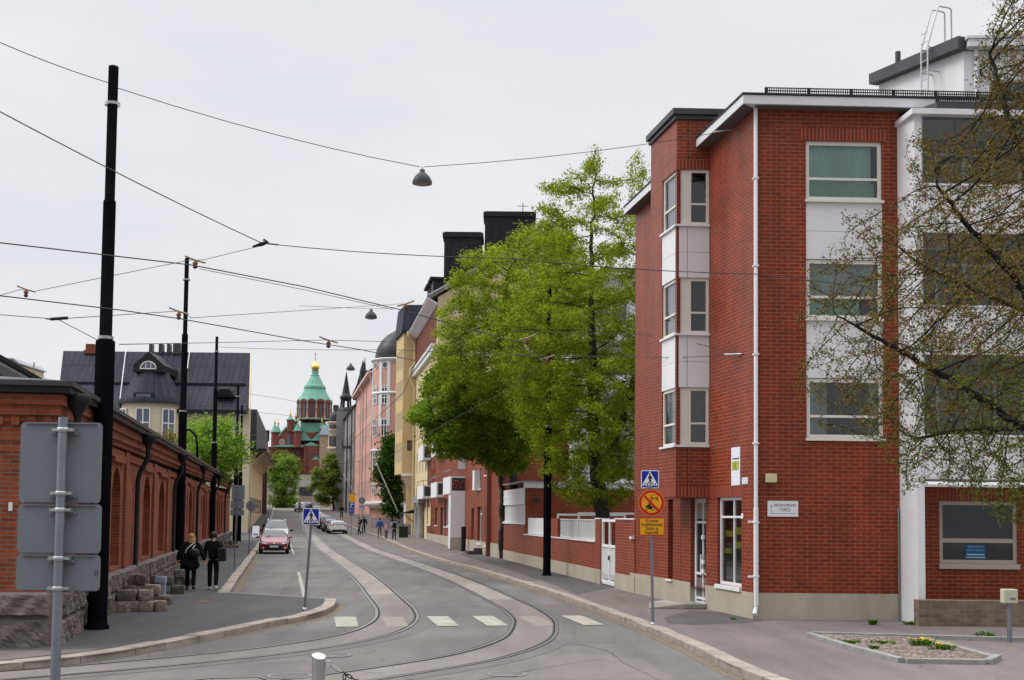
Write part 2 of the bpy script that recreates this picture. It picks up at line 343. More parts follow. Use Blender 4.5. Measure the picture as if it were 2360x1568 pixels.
# ================================================================== ground
def asphalt(name, c, c2, speck=.25, crack=0.0, rough=.85, big=.18):
    m, t, n, l, b = node_mat(name); b.inputs['Roughness'].default_value = rough; b.inputs['Specular IOR Level'].default_value = .35
    tcn = n.new('ShaderNodeTexCoord'); P = tcn.outputs['Object']
    z = n.new('ShaderNodeTexNoise'); z.inputs['Scale'].default_value = big; z.inputs['Detail'].default_value = 9; z.inputs['Roughness'].default_value = .65; l.new(P, z.inputs['Vector'])
    r = n.new('ShaderNodeValToRGB'); r.color_ramp.elements[0].position = .32; r.color_ramp.elements[1].position = .68
    r.color_ramp.elements[0].color = tuple(c) + (1,); r.color_ramp.elements[1].color = tuple(c2) + (1,); l.new(z.outputs['Fac'], r.inputs['Fac'])
    mp2 = n.new('ShaderNodeMapping'); mp2.inputs['Scale'].default_value = (3.0, .35, 1); mp2.inputs['Rotation'].default_value = (0, 0, .19); l.new(P, mp2.inputs[0])
    zs = n.new('ShaderNodeTexNoise'); zs.inputs['Scale'].default_value = .6; zs.inputs['Detail'].default_value = 5; l.new(mp2.outputs[0], zs.inputs['Vector'])
    mr0 = n.new('ShaderNodeMapRange'); mr0.inputs['From Min'].default_value = .3; mr0.inputs['From Max'].default_value = .7; mr0.inputs['To Min'].default_value = .84; mr0.inputs['To Max'].default_value = 1.12; l.new(zs.outputs['Fac'], mr0.inputs['Value'])
    f = n.new('ShaderNodeTexNoise'); f.inputs['Scale'].default_value = 45; f.inputs['Detail'].default_value = 4; l.new(P, f.inputs['Vector'])
    mr = n.new('ShaderNodeMapRange'); mr.inputs['From Min'].default_value = .3; mr.inputs['From Max'].default_value = .7; mr.inputs['To Min'].default_value = 1 - speck; mr.inputs['To Max'].default_value = 1 + speck; l.new(f.outputs['Fac'], mr.inputs['Value'])
    mu = n.new('ShaderNodeMath'); mu.operation = 'MULTIPLY'; l.new(mr0.outputs['Result'], mu.inputs[0]); l.new(mr.outputs['Result'], mu.inputs[1])
    q = n.new('ShaderNodeMix'); q.data_type = 'RGBA'; q.blend_type = 'MULTIPLY'; q.inputs['Factor'].default_value = 1; l.new(r.outputs['Color'], q.inputs['A']); l.new(mu.outputs[0], q.inputs['B'])
    out = q.outputs['Result']
    if crack:
        dz = n.new('ShaderNodeTexNoise'); dz.inputs['Scale'].default_value = 1.5; dz.inputs['Detail'].default_value = 6; l.new(P, dz.inputs['Vector'])
        va = n.new('ShaderNodeVectorMath'); va.operation = 'MULTIPLY_ADD'; va.inputs[1].default_value = (1.6, 1.6, 0); l.new(dz.outputs['Color'], va.inputs[0]); l.new(P, va.inputs[2])
        vo = n.new('ShaderNodeTexVoronoi'); vo.feature = 'DISTANCE_TO_EDGE'; vo.inputs['Scale'].default_value = .16; l.new(va.outputs[0], vo.inputs['Vector'])
        th = n.new('ShaderNodeMapRange'); th.inputs['From Min'].default_value = .0; th.inputs['From Max'].default_value = .0035; th.inputs['To Min'].default_value = crack; th.inputs['To Max'].default_value = 0; l.new(vo.outputs['Distance'], th.inputs['Value'])
        gate = n.new('ShaderNodeMapRange'); gate.inputs['From Min'].default_value = .48; gate.inputs['From Max'].default_value = .56; l.new(z.outputs['Fac'], gate.inputs['Value'])
        gm = n.new('ShaderNodeMath'); gm.operation = 'MULTIPLY'; l.new(th.outputs['Result'], gm.inputs[0]); l.new(gate.outputs['Result'], gm.inputs[1])
        k = n.new('ShaderNodeMix'); k.data_type = 'RGBA'; l.new(gm.outputs[0], k.inputs['Factor']); l.new(out, k.inputs['A']); k.inputs['B'].default_value = (.035, .033, .032, 1); out = k.outputs['Result']
    l.new(out, b.inputs['Base Color'])
    bp = n.new('ShaderNodeBump'); bp.inputs['Strength'].default_value = .35; bp.inputs['Distance'].default_value = .01; l.new(f.outputs['Fac'], bp.inputs['Height']); l.new(bp.outputs[0], b.inputs['Normal'])
    MATS[name] = m; return m
M_road = asphalt('road_asphalt', (.10, .091, .084), (.178, .159, .145), .18, .9)
M_pav_dark = asphalt('new_asphalt', (.05, .049, .05), (.085, .08, .078), .2, .5)
M_pav_tan = asphalt('worn_asphalt', (.125, .102, .093), (.175, .148, .135), .16, .7)
M_patch = asphalt('patch_asphalt', (.066, .06, .059), (.095, .085, .08), .18)
M_slab = asphalt('track_concrete', (.21, .185, .165), (.27, .24, .215), .12, 0, .8)
M_granite = mat('kerb_granite', (.32, .272, .235), .8, .28, 2.2, bump=.5, bscale=30, dirt=((.16, .11, .075), .6))
M_granite_grey = mat('granite_grey', (.27, .262, .245), .8, .2, 4, bump=.5, bscale=30, dirt=((.12, .1, .07), .6))
M_paint = mat('road_paint', (.36, .34, .285), .75, .25, 5, dirt=((.17, .155, .14), .97))
M_paint_worn = mat('worn_road_paint', (.235, .212, .185), .75, .2, 5, dirt=((.165, .15, .135), .97))
M_steel = mat('rail_steel', (.27, .265, .26), .4, .2, 8, metal=.7)
M_groove = mat('rail_groove', (.022, .02, .02), .8, .3, 8)
M_rust = mat('sand_dust', (.16, .125, .09), .9, .2, 3)

yk = sorted({-60, -20, 0, 40, 80, 420, 600, 1000, 2900, *[t[0] for t in TERR[1:-1]], *range(80, 300, 6)})
mb = MB(); xs = [-2500, -300, -80, -40, -20, -5, 10, 40, 120, 400, 2500]
for a, b in zip(yk, yk[1:]):
    for c, d in zip(xs, xs[1:]): mb.quad((c, a, gz(a)), (d, a, gz(a)), (d, b, gz(b)), (c, b, gz(b)))
tag(mb.build('road', M_road), 'grey asphalt street with tram tracks running to the hill', kind='structure')

KL = [(-60, 6), (-30, 9.5), (-14, 14.6), (-9.6, 17.4), (-7.74, 18.9), (-6.62, 20.6), (-5.85, 23.6), (-5.15, 26.8), (-4.62, 29.0), (-4.5, 30.8), (-4.62, 32.8), (-4.8, 34.1)]
KLs = spline(KL, .5)
KL2 = [(-8.3, 36.4), (-18.4, 90.5), (-25.7, 130), (-38.5, 200), (-50, 262)]
KL2s = []
for a, b in zip(KL2, KL2[1:]):
    n = max(2, int((b[1] - a[1]) / 1.5)); KL2s += [V(a[0] + (b[0] - a[0]) * k / n, a[1] + (b[1] - a[1]) * k / n, 0) for k in range(n)]
KR = [(30, -4), (12, 3.5), (6.2, 10), (4.4, 15), (3.6, 19.2), (3.36, 22.5), (2.99, 26.3), (2.42, 30.8), (1.04, 40.2), (-1.48, 54.5), (-4.31, 69.1), (-10.19, 104.2), (-15.2, 131), (-21.4, 157), (-31.5, 200), (-45, 262)]
KRs = spline(KR, .8)
def pavement(name, line, xside, m, label, z=.115):
    mb = MB(); L = [p for p in line]
    for a, b in zip(L, L[1:]):
        q = [V(a.x, a.y, gz(a.y) + z), V(xside, a.y, gz(a.y) + z), V(xside, b.y, gz(b.y) + z), V(b.x, b.y, gz(b.y) + z)]
        if (q[1] - q[0]).cross(q[2] - q[1]).z < 0: q = q[::-1]
        mb.quad(*q)
    return tag(mb.build(name, m), label, kind='structure')
pavement('pavement', KLs + KL2s, -120, M_pav_dark, 'dark asphalt pavement beside the old red brick depot')
pavement('pavement', KRs, 120, M_pav_tan, 'worn brownish asphalt pavement in front of the new brick houses')
def kerb(line, inner, m, label, w=.3, L=1.15, h=.128, stop=1e9):
    """row of granite stones; inner = +1 when the pavement lies to the right of travel"""
    mb = MB(); acc = []; pts = line; d = 0; i = 0
    cum = [0]
    for a, b in zip(pts, pts[1:]): cum.append(cum[-1] + (b - a).length)
    def P(s):
        k = min(max(np.searchsorted(cum, s) - 1, 0), len(pts) - 2); f = (s - cum[k]) / max(1e-6, cum[k + 1] - cum[k]); return pts[k].lerp(pts[k + 1], f)
    s = 0
    while s < cum[-1] - .4 and s < stop:
        l = L * random.uniform(.8, 1.25); e = min(s + l - .012, cum[-1]); a, b = P(s), P(e); t = (b - a).normalized(); r = V(t.y, -t.x, 0) * inner
        ww = w * random.uniform(.93, 1.05); hh = h + random.uniform(-.008, .012); o = random.uniform(-.012, .012)
        za, zb = gz(a.y), gz(b.y)
        a2 = a + r * o; c = V(0, 0, hh)
        vs = [a2 + V(0, 0, za - .02), b + r * o + V(0, 0, zb - .02), b + r * (o + ww) + V(0, 0, zb - .02), a2 + r * ww + V(0, 0, za - .02)]
        mb.prism(vs, (0, 0, hh + .02)); s += l
    return tag(mb.build('kerb', m, bevel=.018), label, kind='structure')
kerb(KLs, -1, M_granite, 'pinkish granite kerb curving round the left street corner', .32)
kerb(KL2s, -1, M_granite, 'pinkish granite kerb beside the parking bay', .32, stop=190)
kerb(KRs, 1, M_granite, 'worn granite kerb along the pavement on the right', .3)
mb = MB(); ribbon(mb, [(-4.78, 34.12), (-6.5, 35.25), (-8.3, 36.42)], -.05, .09, .123); tag(mb.build('kerb', M_granite_grey), 'flush pale stone edge across the end of the parking bay', kind='structure')

# worn and patched areas of the surfaces
def area(name, pts, m, z, label):
    mb = MB(); P = [V(p[0], p[1], gz(p[1]) + z) for p in pts]
    if sum((P[i].x * P[(i + 1) % len(P)].y - P[(i + 1) % len(P)].x * P[i].y) for i in range(len(P))) < 0: P = P[::-1]
    mb.quad(*P); return tag(mb.build(name, m), label, kind='structure')
def gpl(*pts, z=0): return [gp(x, y, z) for x, y in pts]
area('pavement', gpl((1330, 1371), (1475, 1340), (1250, 1310), (1155, 1286), (1070, 1272), (1060, 1279), (1150, 1306), (1265, 1344), z=.115), M_patch, .119, 'darker strip of newer pavement below the low brick wall')
area('pavement', gpl((1530, 1424), (1590, 1408), (1745, 1415), (1760, 1432), (1700, 1437), (1600, 1440), (1540, 1438), z=.115), M_patch, .119, 'darker repaired strip of pavement by the brick corner')
area('pavement', gpl((-60, 1500), (120, 1500), (230, 1494), (300, 1480), (200, 1502), (-60, 1528), z=.115), M_pav_tan, .119, 'paler worn strip of pavement behind the left kerb')
#area('road', gpl((540, 1374), (640, 1376), (650, 1340), (560, 1330)), M_rust, .004, 'sandy dust in the gutter of the parking bay') if 0 else None
mb = MB(); ribbon(mb, KR and [p for p in KRs if 18 < p.y < 110], -.22, -.02, .004); tag(mb.build('gutter', M_rust), 'sandy gutter strip along the right kerb', kind='structure')
mb = MB(); ribbon(mb, [p for p in KL2s if p.y < 84], .02, .3, .004); tag(mb.build('gutter', M_rust), 'sandy gutter strip along the parking bay kerb', kind='structure')
mb = MB(); ribbon(mb, [p for p in KLs if p.y > 24], .02, .2, .004); tag(mb.build('gutter', M_rust), 'sandy gutter strip round the left kerb corner', kind='structure')

# tram tracks
def track(pts, label, slab):
    L = spline(pts, .5); root = thing('tram_track', label, 'tram track', (0, 0, 0), 0, 'grooved tram tracks in the street')
    for off in (0.0, -1.0):
        r = MB(); ribbon(r, L, off - .032, off + .032, .010); ro = r.build('rail', M_steel, root)
        g = MB(); ribbon(g, L, off - .075, off - .032, .008) if off == 0 else ribbon(g, L, off + .032, off + .075, .008); g.build('groove', M_groove, ro)
        e = MB(); ribbon(e, L, off + .032, off + .044, .009) if off == 0 else ribbon(e, L, off - .044, off - .032, .009); e.build('joint', M_groove, ro)
    far = [p for p in L if p.y > slab]
    s = MB(); ribbon(s, far, -.90, -.10, .007); s.build('concrete_bed', M_slab, root)
    near = [p for p in L if 8 < p.y <= slab + .5]
    s = MB(); ribbon(s, near, -.90, -.10, .005); s.build('track_asphalt', M_trackas, root)
    for o_ in ((.085, .42), (-1.42, -1.085)): s = MB(); ribbon(s, [p for p in L if p.y < 125], o_[0], o_[1], .0045); s.build('edge_strip', M_edge, root)
    return root
M_trackas = asphalt('track_asphalt', (.15, .132, .118), (.20, .178, .16), .16, .5); M_edge = asphalt('edge_asphalt', (.105, .096, .09), (.15, .135, .123), .18, .8)
A = [(-34.4, 200), (-27.2, 160), (-20.92, 126), (-13.6, 87), (-6.95, 52.4), (-4.15, 36.2), (-3.36, 31.1), (-3.18, 27.9), (-3.48, 25.3), (-4.5, 22.75), (-6.1, 20.6), (-7.75, 18.95), (-12, 15.2), (-24, 6.5), (-45, -8)]
C = [(-31.4, 200), (-24.2, 160), (-17.7, 126), (-10.2, 87), (-3.4, 52.4), (-.71, 36), (-.02, 30.5), (.04, 27.6), (-.2, 24.6), (-.95, 22.0), (-2.1, 20.0), (-3.5, 18.2)] + [tuple(gp(484, 1564)[:2]), (-9.6, 12.4), (-22, 2.5), (-45, -14)]
track(A, 'tram track nearer the parked red car, curving left at the crossing', 38)
track(C, 'tram track nearer the right pavement, sweeping widest through the crossing', 36)

area('road', gpl((905, 1372), (985, 1352), (1090, 1382), (1130, 1398), (1010, 1402)), asphalt('fresh_patch', (.10, .093, .088), (.135, .122, .112), .2), .0035, 'slightly darker patch of street asphalt between the tracks')
area('road', gpl((1180, 1568), (1310, 1505), (1480, 1520), (1560, 1568)), asphalt('pale_patch', (.135, .12, .11), (.18, .16, .145), .2, .9), .0035, 'slightly paler patch of street asphalt beside the right kerb')
area('road', gpl((560, 1368), (640, 1372), (690, 1300), (645, 1296)), MATS['pale_patch'], .0035, 'paler worn asphalt in the empty parking bay')
def seam(pts, w, label):
    P = [gp(*p) for p in pts]; Q = spline([(p.x, p.y) for p in P], .25); Q = [V(q.x + random.uniform(-.02, .02), q.y + random.uniform(-.02, .02), 0) for q in Q]; m_ = MB(); ribbon(m_, Q, -w / 2, w / 2, .0042); tag(m_.build('road_seam', M_groove), label, kind='structure')
seam([(1100, 1568), (1210, 1548), (1330, 1528), (1400, 1520)], .018, 'thin dark crack in the street by the right kerb')
seam([(560, 1395 + 100), (700, 1478), (820, 1462), (960, 1458)], .012, 'hairline crack in the street near the crossing')
seam([(1520, 1568), (1440, 1530), (1395, 1500), (1290, 1478)], .012, 'hairline crack near the right end of the crossing')
# paint
def paint(quads, label, m, z=.013):
    mb = MB()
    for q in quads:
        P = [Vector((p[0], p[1], gz(p[1]) + z)) for p in q]
        if (P[1] - P[0]).cross(P[2] - P[1]).z < 0: P = P[::-1]
        mb.quad(*P)
    return tag(mb.build('road_marking', m), label, kind='structure')
for i in range(6):
    x = 1.09 * i; y = .22 * i
    paint([[(-4.2 + x, 29.5 + y), (-3.69 + x, 29.58 + y), (-3.31 + x, 27.02 + y), (-3.78 + x, 26.86 + y)]], ['cream zebra stripe beside the left kerb', 'worn zebra stripe between the rails of the first track', 'cream zebra stripe left of the middle of the crossing', 'cream zebra stripe in the middle between the tracks', 'worn zebra stripe between the rails of the second track', 'cream zebra stripe beside the right kerb'][i], M_paint_worn if i in (1, 4) else M_paint, .0135 if i in (0, 2, 3, 5) else .0065)
def strip(p, q, w):
    a, b = Vector(p).to_2d(), Vector(q).to_2d(); t = (b - a).normalized(); r = Vector((t.y, -t.x)) * w / 2
    return [a + r, a - r, b - r, b + r]
paint([strip(gp(704, 1384), gp(688, 1319), .12)], 'white parking line ending at the pavement corner', M_paint, .006)
paint([strip(gp(677, 1278), gp(664, 1247), .12)], 'white parking line beside the red car', M_paint, .006)
paint([strip(gp(655, 1232), gp(640, 1206), .12)], 'white parking line beside the silver car', M_paint, .006)
paint([strip(gp(686, 1317), gp(585, 1322), .08), strip(gp(675, 1280), gp(618, 1282), .08)], 'thin worn lines across the parking bays', M_paint_worn, .0062)
# covers
def cover(px, py, r, z, label, m_ring, m_in):
    c = gp(px, py, z); t = thing('manhole_cover', label, 'manhole cover', c)
    MB().lathe([(r * .88, 0.006), (r, 0.006), (r, -.02)], n=40, smooth=False).build('rim', m_ring, t)
    MB().lathe([(0.001, .004), (r * .88, .004)], n=40, smooth=False).build('lid', m_in, t)
M_iron = mat('cast_iron', (.11, .105, .10), .6, .3, 14, bump=.5, bscale=60)
M_iron_pale = mat('cover_ring', (.215, .205, .195), .7, .2, 6)
cover(763, 1510, .36, .012, 'round iron manhole cover with a pale rim behind the steel bollard', M_iron_pale, M_road)
cover(668, 1558, .34, .012, 'round iron manhole cover with a dark ridged lid left of the bollard', M_iron_pale, M_iron)
cover(468, 1387, .22, .119, 'small rusty round cover in the dark pavement behind the walkers', mat('rust_iron', (.2, .11, .07), .8, .3, 9), mat('rust_iron', (.2, .11, .07)))
cover(1168, 1554, .3, .012, 'worn round iron cover in the road at the bottom right of the bollard', M_iron_pale, M_road)
# ================================================================== brick corner house on the right
M_brick = brick_mat('red_brick', (.235, .032, .010), (.175, .0235, .008), (.29, .14, .08), .284, .0905, .0075, .42, spec=.22, smear=((.10, .016, .009), .65))
M_soldier = brick_mat('red_soldier_brick', (.26, .036, .014), (.19, .025, .011), (.36, .2, .13), .0905, 1.2, .0075, .42, offset=0, spec=.22)
M_plinth = mat('plinth_render', (.40, .36, .28), .85, .1, 1.5, bump=.25, bscale=50, dirt=((.2, .16, .115), .6), streak=.4)
M_white = mat('white_paint', (.74, .74, .75), .5, .05, 2, dirt=((.55, .53, .5), .35))
M_wframe = mat('cream_frame', (.70, .67, .61), .45, .05, 3)
M_wpanel = mat('white_panel', (.72, .71, .72), .5, .05, .9, dirt=((.52, .51, .49), .5), streak=.15)
M_fascia = mat('grey_white_fascia', (.66, .66, .67), .5, .05, 1.2)
M_roof = mat('black_sheet_roof', (.018, .019, .022), .5, .3, 3)
M_charcoal = mat('charcoal_sheet', (.06, .058, .064), .45, .2, 2)
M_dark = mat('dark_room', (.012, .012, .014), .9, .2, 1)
M_soffit = mat('soffit', (.13, .12, .115), .8, .1, 2)
M_pane = glass_mat('window_glass', (.02, .023, .026), .95)
M_pane_dark = glass_mat('dark_glass', (.016, .02, .024))
M_pane_mid = glass_mat('grey_glass', (.05, .06, .07), rough=.06)
M_teal = mat('teal_curtain', (.44, .68, .66), .9, .15, 2.5, streak=.1)
M_green = mat('green_blind', (.34, .60, .46), .9, .15, 2)
M_paper = mat('sign_white', (.72, .73, .78), .45, .03, 4)
M_txt = mat('grey_print', (.12, .12, .13), .6, 0)
M_txtred = mat('maroon_print', (.22, .07, .09), .6, .05)

CO = V(5.67, 28.82, 0)
S = Facade(CO, (-.19, 1), 1); FR = Facade(CO, (1, .03), -1)
house = thing('corner_house', 'red brick corner house with a projecting bay and white framed windows', 'apartment house', CO, 0, None, True)
zp = FR.px(1900, 1368)[1]
s_end = S.px(1462, 1190)[0]
ta = S.px(1723, 245); tb = S.px(1465, 478)
top = lambda s: ta[1] + (tb[1] - ta[1]) * (s - ta[0]) / (tb[0] - ta[0])
z2 = S.px(1680, 1146)[1]
hn = (S.px(1551, 1240)[0], S.px(1539.5, 1240)[0], S.px(1546, 1335)[1], z2, .3)
hd = (S.px(1627, 1260)[0], S.px(1592, 1260)[0], .12, z2, .17)
hs = (S.px(1709, 1250)[0], S.px(1653, 1250)[0], S.px(1680, 1350)[1], z2, .16)
w = MB()
S.wall(w, 0, s_end, zp, 8.0, [hn, (hd[0], hd[1], zp - .1, z2, .17), hs]); S.wall(w, 0, s_end, 8.0, 10.0, top=top)
f_end = FR.px(2072, 900)[0]; zt = ta[1]
fx = lambda y: FR.rect(1858, y, 2035, y + 1)
cols = FR.rect(1858, 326, 2035, 1015); c0, c1 = cols[0], cols[1]
zz = lambda y: FR.px(1947, y)[1]
rows = [(zz(462), zz(326)), (zz(735), zz(599)), (zz(1011), zz(873))]
strip_h = (c0, c1, rows[2][0], rows[0][1], .16)
FR.wall(w, 0, f_end + .05, zp, zt, [strip_h])
w.quad(S.pt(s_end, zp), S.pt(s_end, zp, -9), S.pt(s_end, top(s_end), -9), S.pt(s_end, top(s_end)))
w.build('wall', M_brick, house)
pl = MB(); 
S.box(pl, -.02, hd[0], -.1, zp, -.02, .025); S.box(pl, hd[1], s_end + .4, -.1, zp, -.02, .025); S.box(pl, hd[1], hd[1] + .001, .12, zp, -.42, -.02)
FR.box(pl, .027, f_end + .02, -.1, zp, -.02, .025); pl.build('plinth', M_plinth, house, bevel=.008)
# soldier courses
so1 = MB(); FR.box(so1, c0 - .16, c1 + .1, rows[0][1] + .003, zz(297), -.02, .006); so1.build('lintel', M_soldier, house)
so2 = MB(); S.box(so2, .62, s_end - .02, z2 + .002, z2 + .27, -.02, .006); so2.build('lintel', M_soldier, house)
# front windows and panels between them
for i, (a, b) in enumerate(rows):
    f = FR.window(house, (c0 + .004, c1 - .004, a, b), M_wframe, M_pane, .12, .09, hs=(.37,), mw=.06, sill=.06)
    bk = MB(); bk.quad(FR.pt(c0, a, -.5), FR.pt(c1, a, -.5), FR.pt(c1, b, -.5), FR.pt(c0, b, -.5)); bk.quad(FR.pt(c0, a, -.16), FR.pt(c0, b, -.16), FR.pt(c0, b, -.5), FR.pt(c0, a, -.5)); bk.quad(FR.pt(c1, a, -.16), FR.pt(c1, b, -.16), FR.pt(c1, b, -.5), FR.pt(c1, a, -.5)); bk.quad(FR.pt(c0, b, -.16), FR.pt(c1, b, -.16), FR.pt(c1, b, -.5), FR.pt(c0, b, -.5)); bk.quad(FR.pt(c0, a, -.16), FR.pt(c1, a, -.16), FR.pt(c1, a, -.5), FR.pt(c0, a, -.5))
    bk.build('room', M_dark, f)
    def curtain(x0, x1, z0, z1, m, amp=.025):
        mb = MB(); n = 60; vs = []
        for k in range(n + 1):
            x = x0 + (x1 - x0) * k / n; o = -.24 + amp * math.sin(k * 1.9 + math.sin(k * .7) * 2)
            vs += [FR.pt(x, z0, o), FR.pt(x, z1, o + .01)]
        mb.add(vs, [(2 * k, 2 * k + 2, 2 * k + 3, 2 * k + 1) for k in range(n)], True).build('curtain', m, f)
    h = b - a
    if i == 0: curtain(c0 + .03, c1 - .2, a + h * .3, b - .02, M_teal); curtain(c0 + .05, c1 - .12, a + .03, a + h * .33, M_green, .012)
    if i == 1: curtain(c0 + .03, c1 - .08, a + .4 * h, b - .02, mat('grey_curtain', (.46, .54, .53), .9, .15, 2.5, streak=.1)); curtain(c0 + .05, c1 - .5, a + .03, a + h * .36, M_green, .012)
    if i == 2: curtain(c0 + .03, c0 + .55, a + .03, b - .02, mat('grey_curtain', (.2, .27, .26))); curtain(c1 - .3, c1 - .05, a + .03, b - .02, mat('grey_curtain', (.2, .27, .26)))
for i in (0, 1):
    p = MB(); a = rows[i + 1][1]; b = rows[i][0] - .065; mid = (a + b) / 2
    FR.box(p, c0 + .002, c1 - .002, a + .012, mid - .004, -.15, -.02); FR.box(p, c0 + .002, c1 - .002, mid + .004, b, -.15, -.02); p.build('panel', M_wpanel, house)
# street-side openings
f = S.window(house, hn[:4], M_white, M_pane_dark, .28, .06, sill=.06)
f = S.window(house, hs[:4], M_white, M_pane, .14, .075, vs=(.44,), hs=(.775,), mw=.05, sill=.1)
rm = MB(); rm.quad(S.pt(hs[0], hs[2], -.9), S.pt(hs[1], hs[2], -.9), S.pt(hs[1], hs[3], -.9), S.pt(hs[0], hs[3], -.9))
for a, b in (((hs[0], hs[2]), (hs[0], hs[3])), ((hs[1], hs[2]), (hs[1], hs[3])), ((hs[0], hs[3]), (hs[1], hs[3])), ((hs[0], hs[2]), (hs[1], hs[2]))):
    rm.quad(S.pt(*a, -.16), S.pt(*b, -.16), S.pt(*b, -.9), S.pt(*a, -.9))
rm.build('room', mat('shop_room', (.22, .235, .24), .9, .3, 1.2), f)
st = MB()
for s0, s1, z0, z1 in ((.12, .5, .42, .5), (.15, .55, .58, .66), (.55, .85, .55, .62), (.6, .9, .36, .42)):
    ws, hh = hs[1] - hs[0], hs[3] - hs[2]; st.obox(S.pt(hs[0] + ws * s0, hs[2] + hh * z0, -.135), S.d * ws * (s1 - s0), S.n * .003, S.up * hh * (z1 - z0))
st.build('window_sticker', mat('yellow_sticker', (.45, .45, .04), .6, .1), f)
d = MB(); S.frame(d, hd[0] + .01, hd[1] - .01, hd[2] + .02, hd[3] - .01, .11, -.165, -.11, vs=(.47,), hs=(.07, .3, .78), mw=.06); door = d.build('door', M_white, house)
g = MB(); g.obox(S.pt(hd[0], hd[2] + .75, -.15), S.d * (hd[1] - hd[0]), S.n * .01, S.up * (2.3 - .75)); g.build('pane', M_pane_dark, door)
g = MB(); g.obox(S.pt(hd[0], hd[2], -.151), S.d * (hd[1] - hd[0]), S.n * .011, S.up * .74); g.build('kick_panel', mat('brown_panel', (.16, .13, .13), .5, .1), door)
g = MB(); g.obox(S.pt(hd[0], hd[2] + 2.32, -.151), S.d * (hd[1] - hd[0]), S.n * .012, S.up * (hd[3] - hd[2] - 2.34)); g.build('louvre', mat('louvre_grey', (.26, .24, .2), .6, .15, 3), door)
h = MB(); m_ = hd[0] + (hd[1] - hd[0]) * .47
for z in (1.0, 1.25, 1.9): S.box(h, m_ - .2, m_ - .02, z, z + .11, -.11, -.06)
S.box(h, m_ - .03, m_ + .0, .95, 1.5, -.105, -.04); h.build('handle', M_white, door)
# bay
sb = S.px(1635, 700)[0]
BF = Facade(S.pt(sb, 0), FR.d, -1)
tc_ = BF.px(1559, 700)[0]
BS = Facade(BF.pt(tc_, 0), S.d, 1)
be = BS.px(1499, 700)[0]; bw = BS.px(1526, 700)[0]
zb = lambda y: BF.px(1600, y)[1]
zc = lambda y: BS.px(1559, y)[1]
Zt, Z0 = zb(276), zb(1146); wt, wb = zb(391), zb(1026)
b = MB()
BF.wall(b, tc_, 0, Z0, Zt, [(tc_ - .01, .01, wb, wt)]); BS.wall(b, 0, be, Z0, Zt, [(-.01, bw, wb, wt, .1)])
ins = lambda q, z: q.pt
b.quad(BS.pt(be, Z0), BS.pt(be, Zt), S.pt(sb + be, Zt), S.pt(sb + be, Z0))
b.quad(BF.pt(tc_, Z0), BF.pt(0, Z0), S.pt(sb + be, Z0), BS.pt(be, Z0))
b.build('bay_wall', M_brick, house)
for z_ in ((Z0 + .002, Z0 + .26, be), (wt + .002, wt + .25, bw + .1)): q = MB(); BF.box(q, tc_ + .001, 0, z_[0], z_[1], -.02, .006); BS.box(q, .006, z_[2], z_[0], z_[1], -.02, .006); q.build('lintel', M_soldier, house)
lv = [(zb(518), wt), (zb(769), zb(641)), (wb, zb(894))]
for i, (z0, z1) in enumerate(lv):
    ps = tc_ + (0 - tc_) * .36
    f = BF.window(house, (ps, -.01, z0, z1), M_wframe, M_pane, .1, .075, hs=(.38,), mw=.05, name='bay_window')
    BF.box(MB(), tc_ + .04, ps - .002, z0, z1, -.15, -.045).build('corner_post', M_wframe, f)
    f2 = BS.window(house, (.06, bw, z0, z1), M_wframe, M_pane, .1, .07, hs=(.38,), mw=.05, name='bay_window')
    sl_ = MB(); BF.box(sl_, tc_ - .06, .0, z0 - .055, z0 - .004, -.1, .06); BS.box(sl_, .062, bw + .05, z0 - .055, z0 - .004, -.1, .06); sl_.build('sill', M_white, f)
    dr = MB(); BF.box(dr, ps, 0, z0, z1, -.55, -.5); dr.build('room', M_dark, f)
    cu = MB(); n = 24; vs = []
    for k in range(n + 1):
        x = .1 + (bw - .15) * k / n; o = -.17 + .015 * math.sin(k * 2.1); vs += [BS.pt(x, z0 + .05, o), BS.pt(x, z1 - .05, o)]
    cu.add(vs, [(2 * k, 2 * k + 2, 2 * k + 3, 2 * k + 1) for k in range(n)], True).build('curtain', mat('pale_curtain', (.5, .52, .55), .9, .1, 3), f2)
    if i == 2: BF.box(MB(), ps + .06, -.12, z0 + .05, z1 - .05, -.2, -.18).build('blind', mat('grey_blind', (.12, .115, .125), .9, .1), f)
for i in (0, 1):
    a, b_ = lv[i + 1][1] + .01, lv[i][0] - .06; mid = (a + b_) / 2; p = MB(); ps = tc_ + (0 - tc_) * .33
    for z0, z1 in ((a, mid - .004), (mid + .004, b_)):
        BF.box(p, tc_, ps - .006, z0, z1, -.1, -.0); BF.box(p, ps + .006, -.004, z0, z1, -.1, -.0); BS.box(p, .102, bw + .0, z0, z1, -.1, -.0)
    p.build('panel', M_wpanel, house)
c = MB(); o = .1
def slab(z0, z1, ex, m, name, inner=.9):
    P = [BS.pt(be + ex, 0, ex), BS.pt(-ex, 0, ex) + FR.d * 0, BF.pt(.75, 0, ex), S.pt(sb + be + ex, 0, -.7)]
    P[1] = BF.pt(tc_ - ex, 0, ex); P = [V(p.x, p.y, z0) for p in P]; MB().prism(P, (0, 0, z1 - z0)).build(name, m, house, bevel=.01)
slab(Zt - .01, Zt + .1, .06, M_charcoal, 'bay_roof'); slab(Zt + .105, Zt + .27, .12, M_charcoal, 'bay_roof')
u = MB(); BF.box(u, -.35, .5, Zt - 1.2, Zt - .012, -.9, -.004); u.build('flashing', M_charcoal, house)
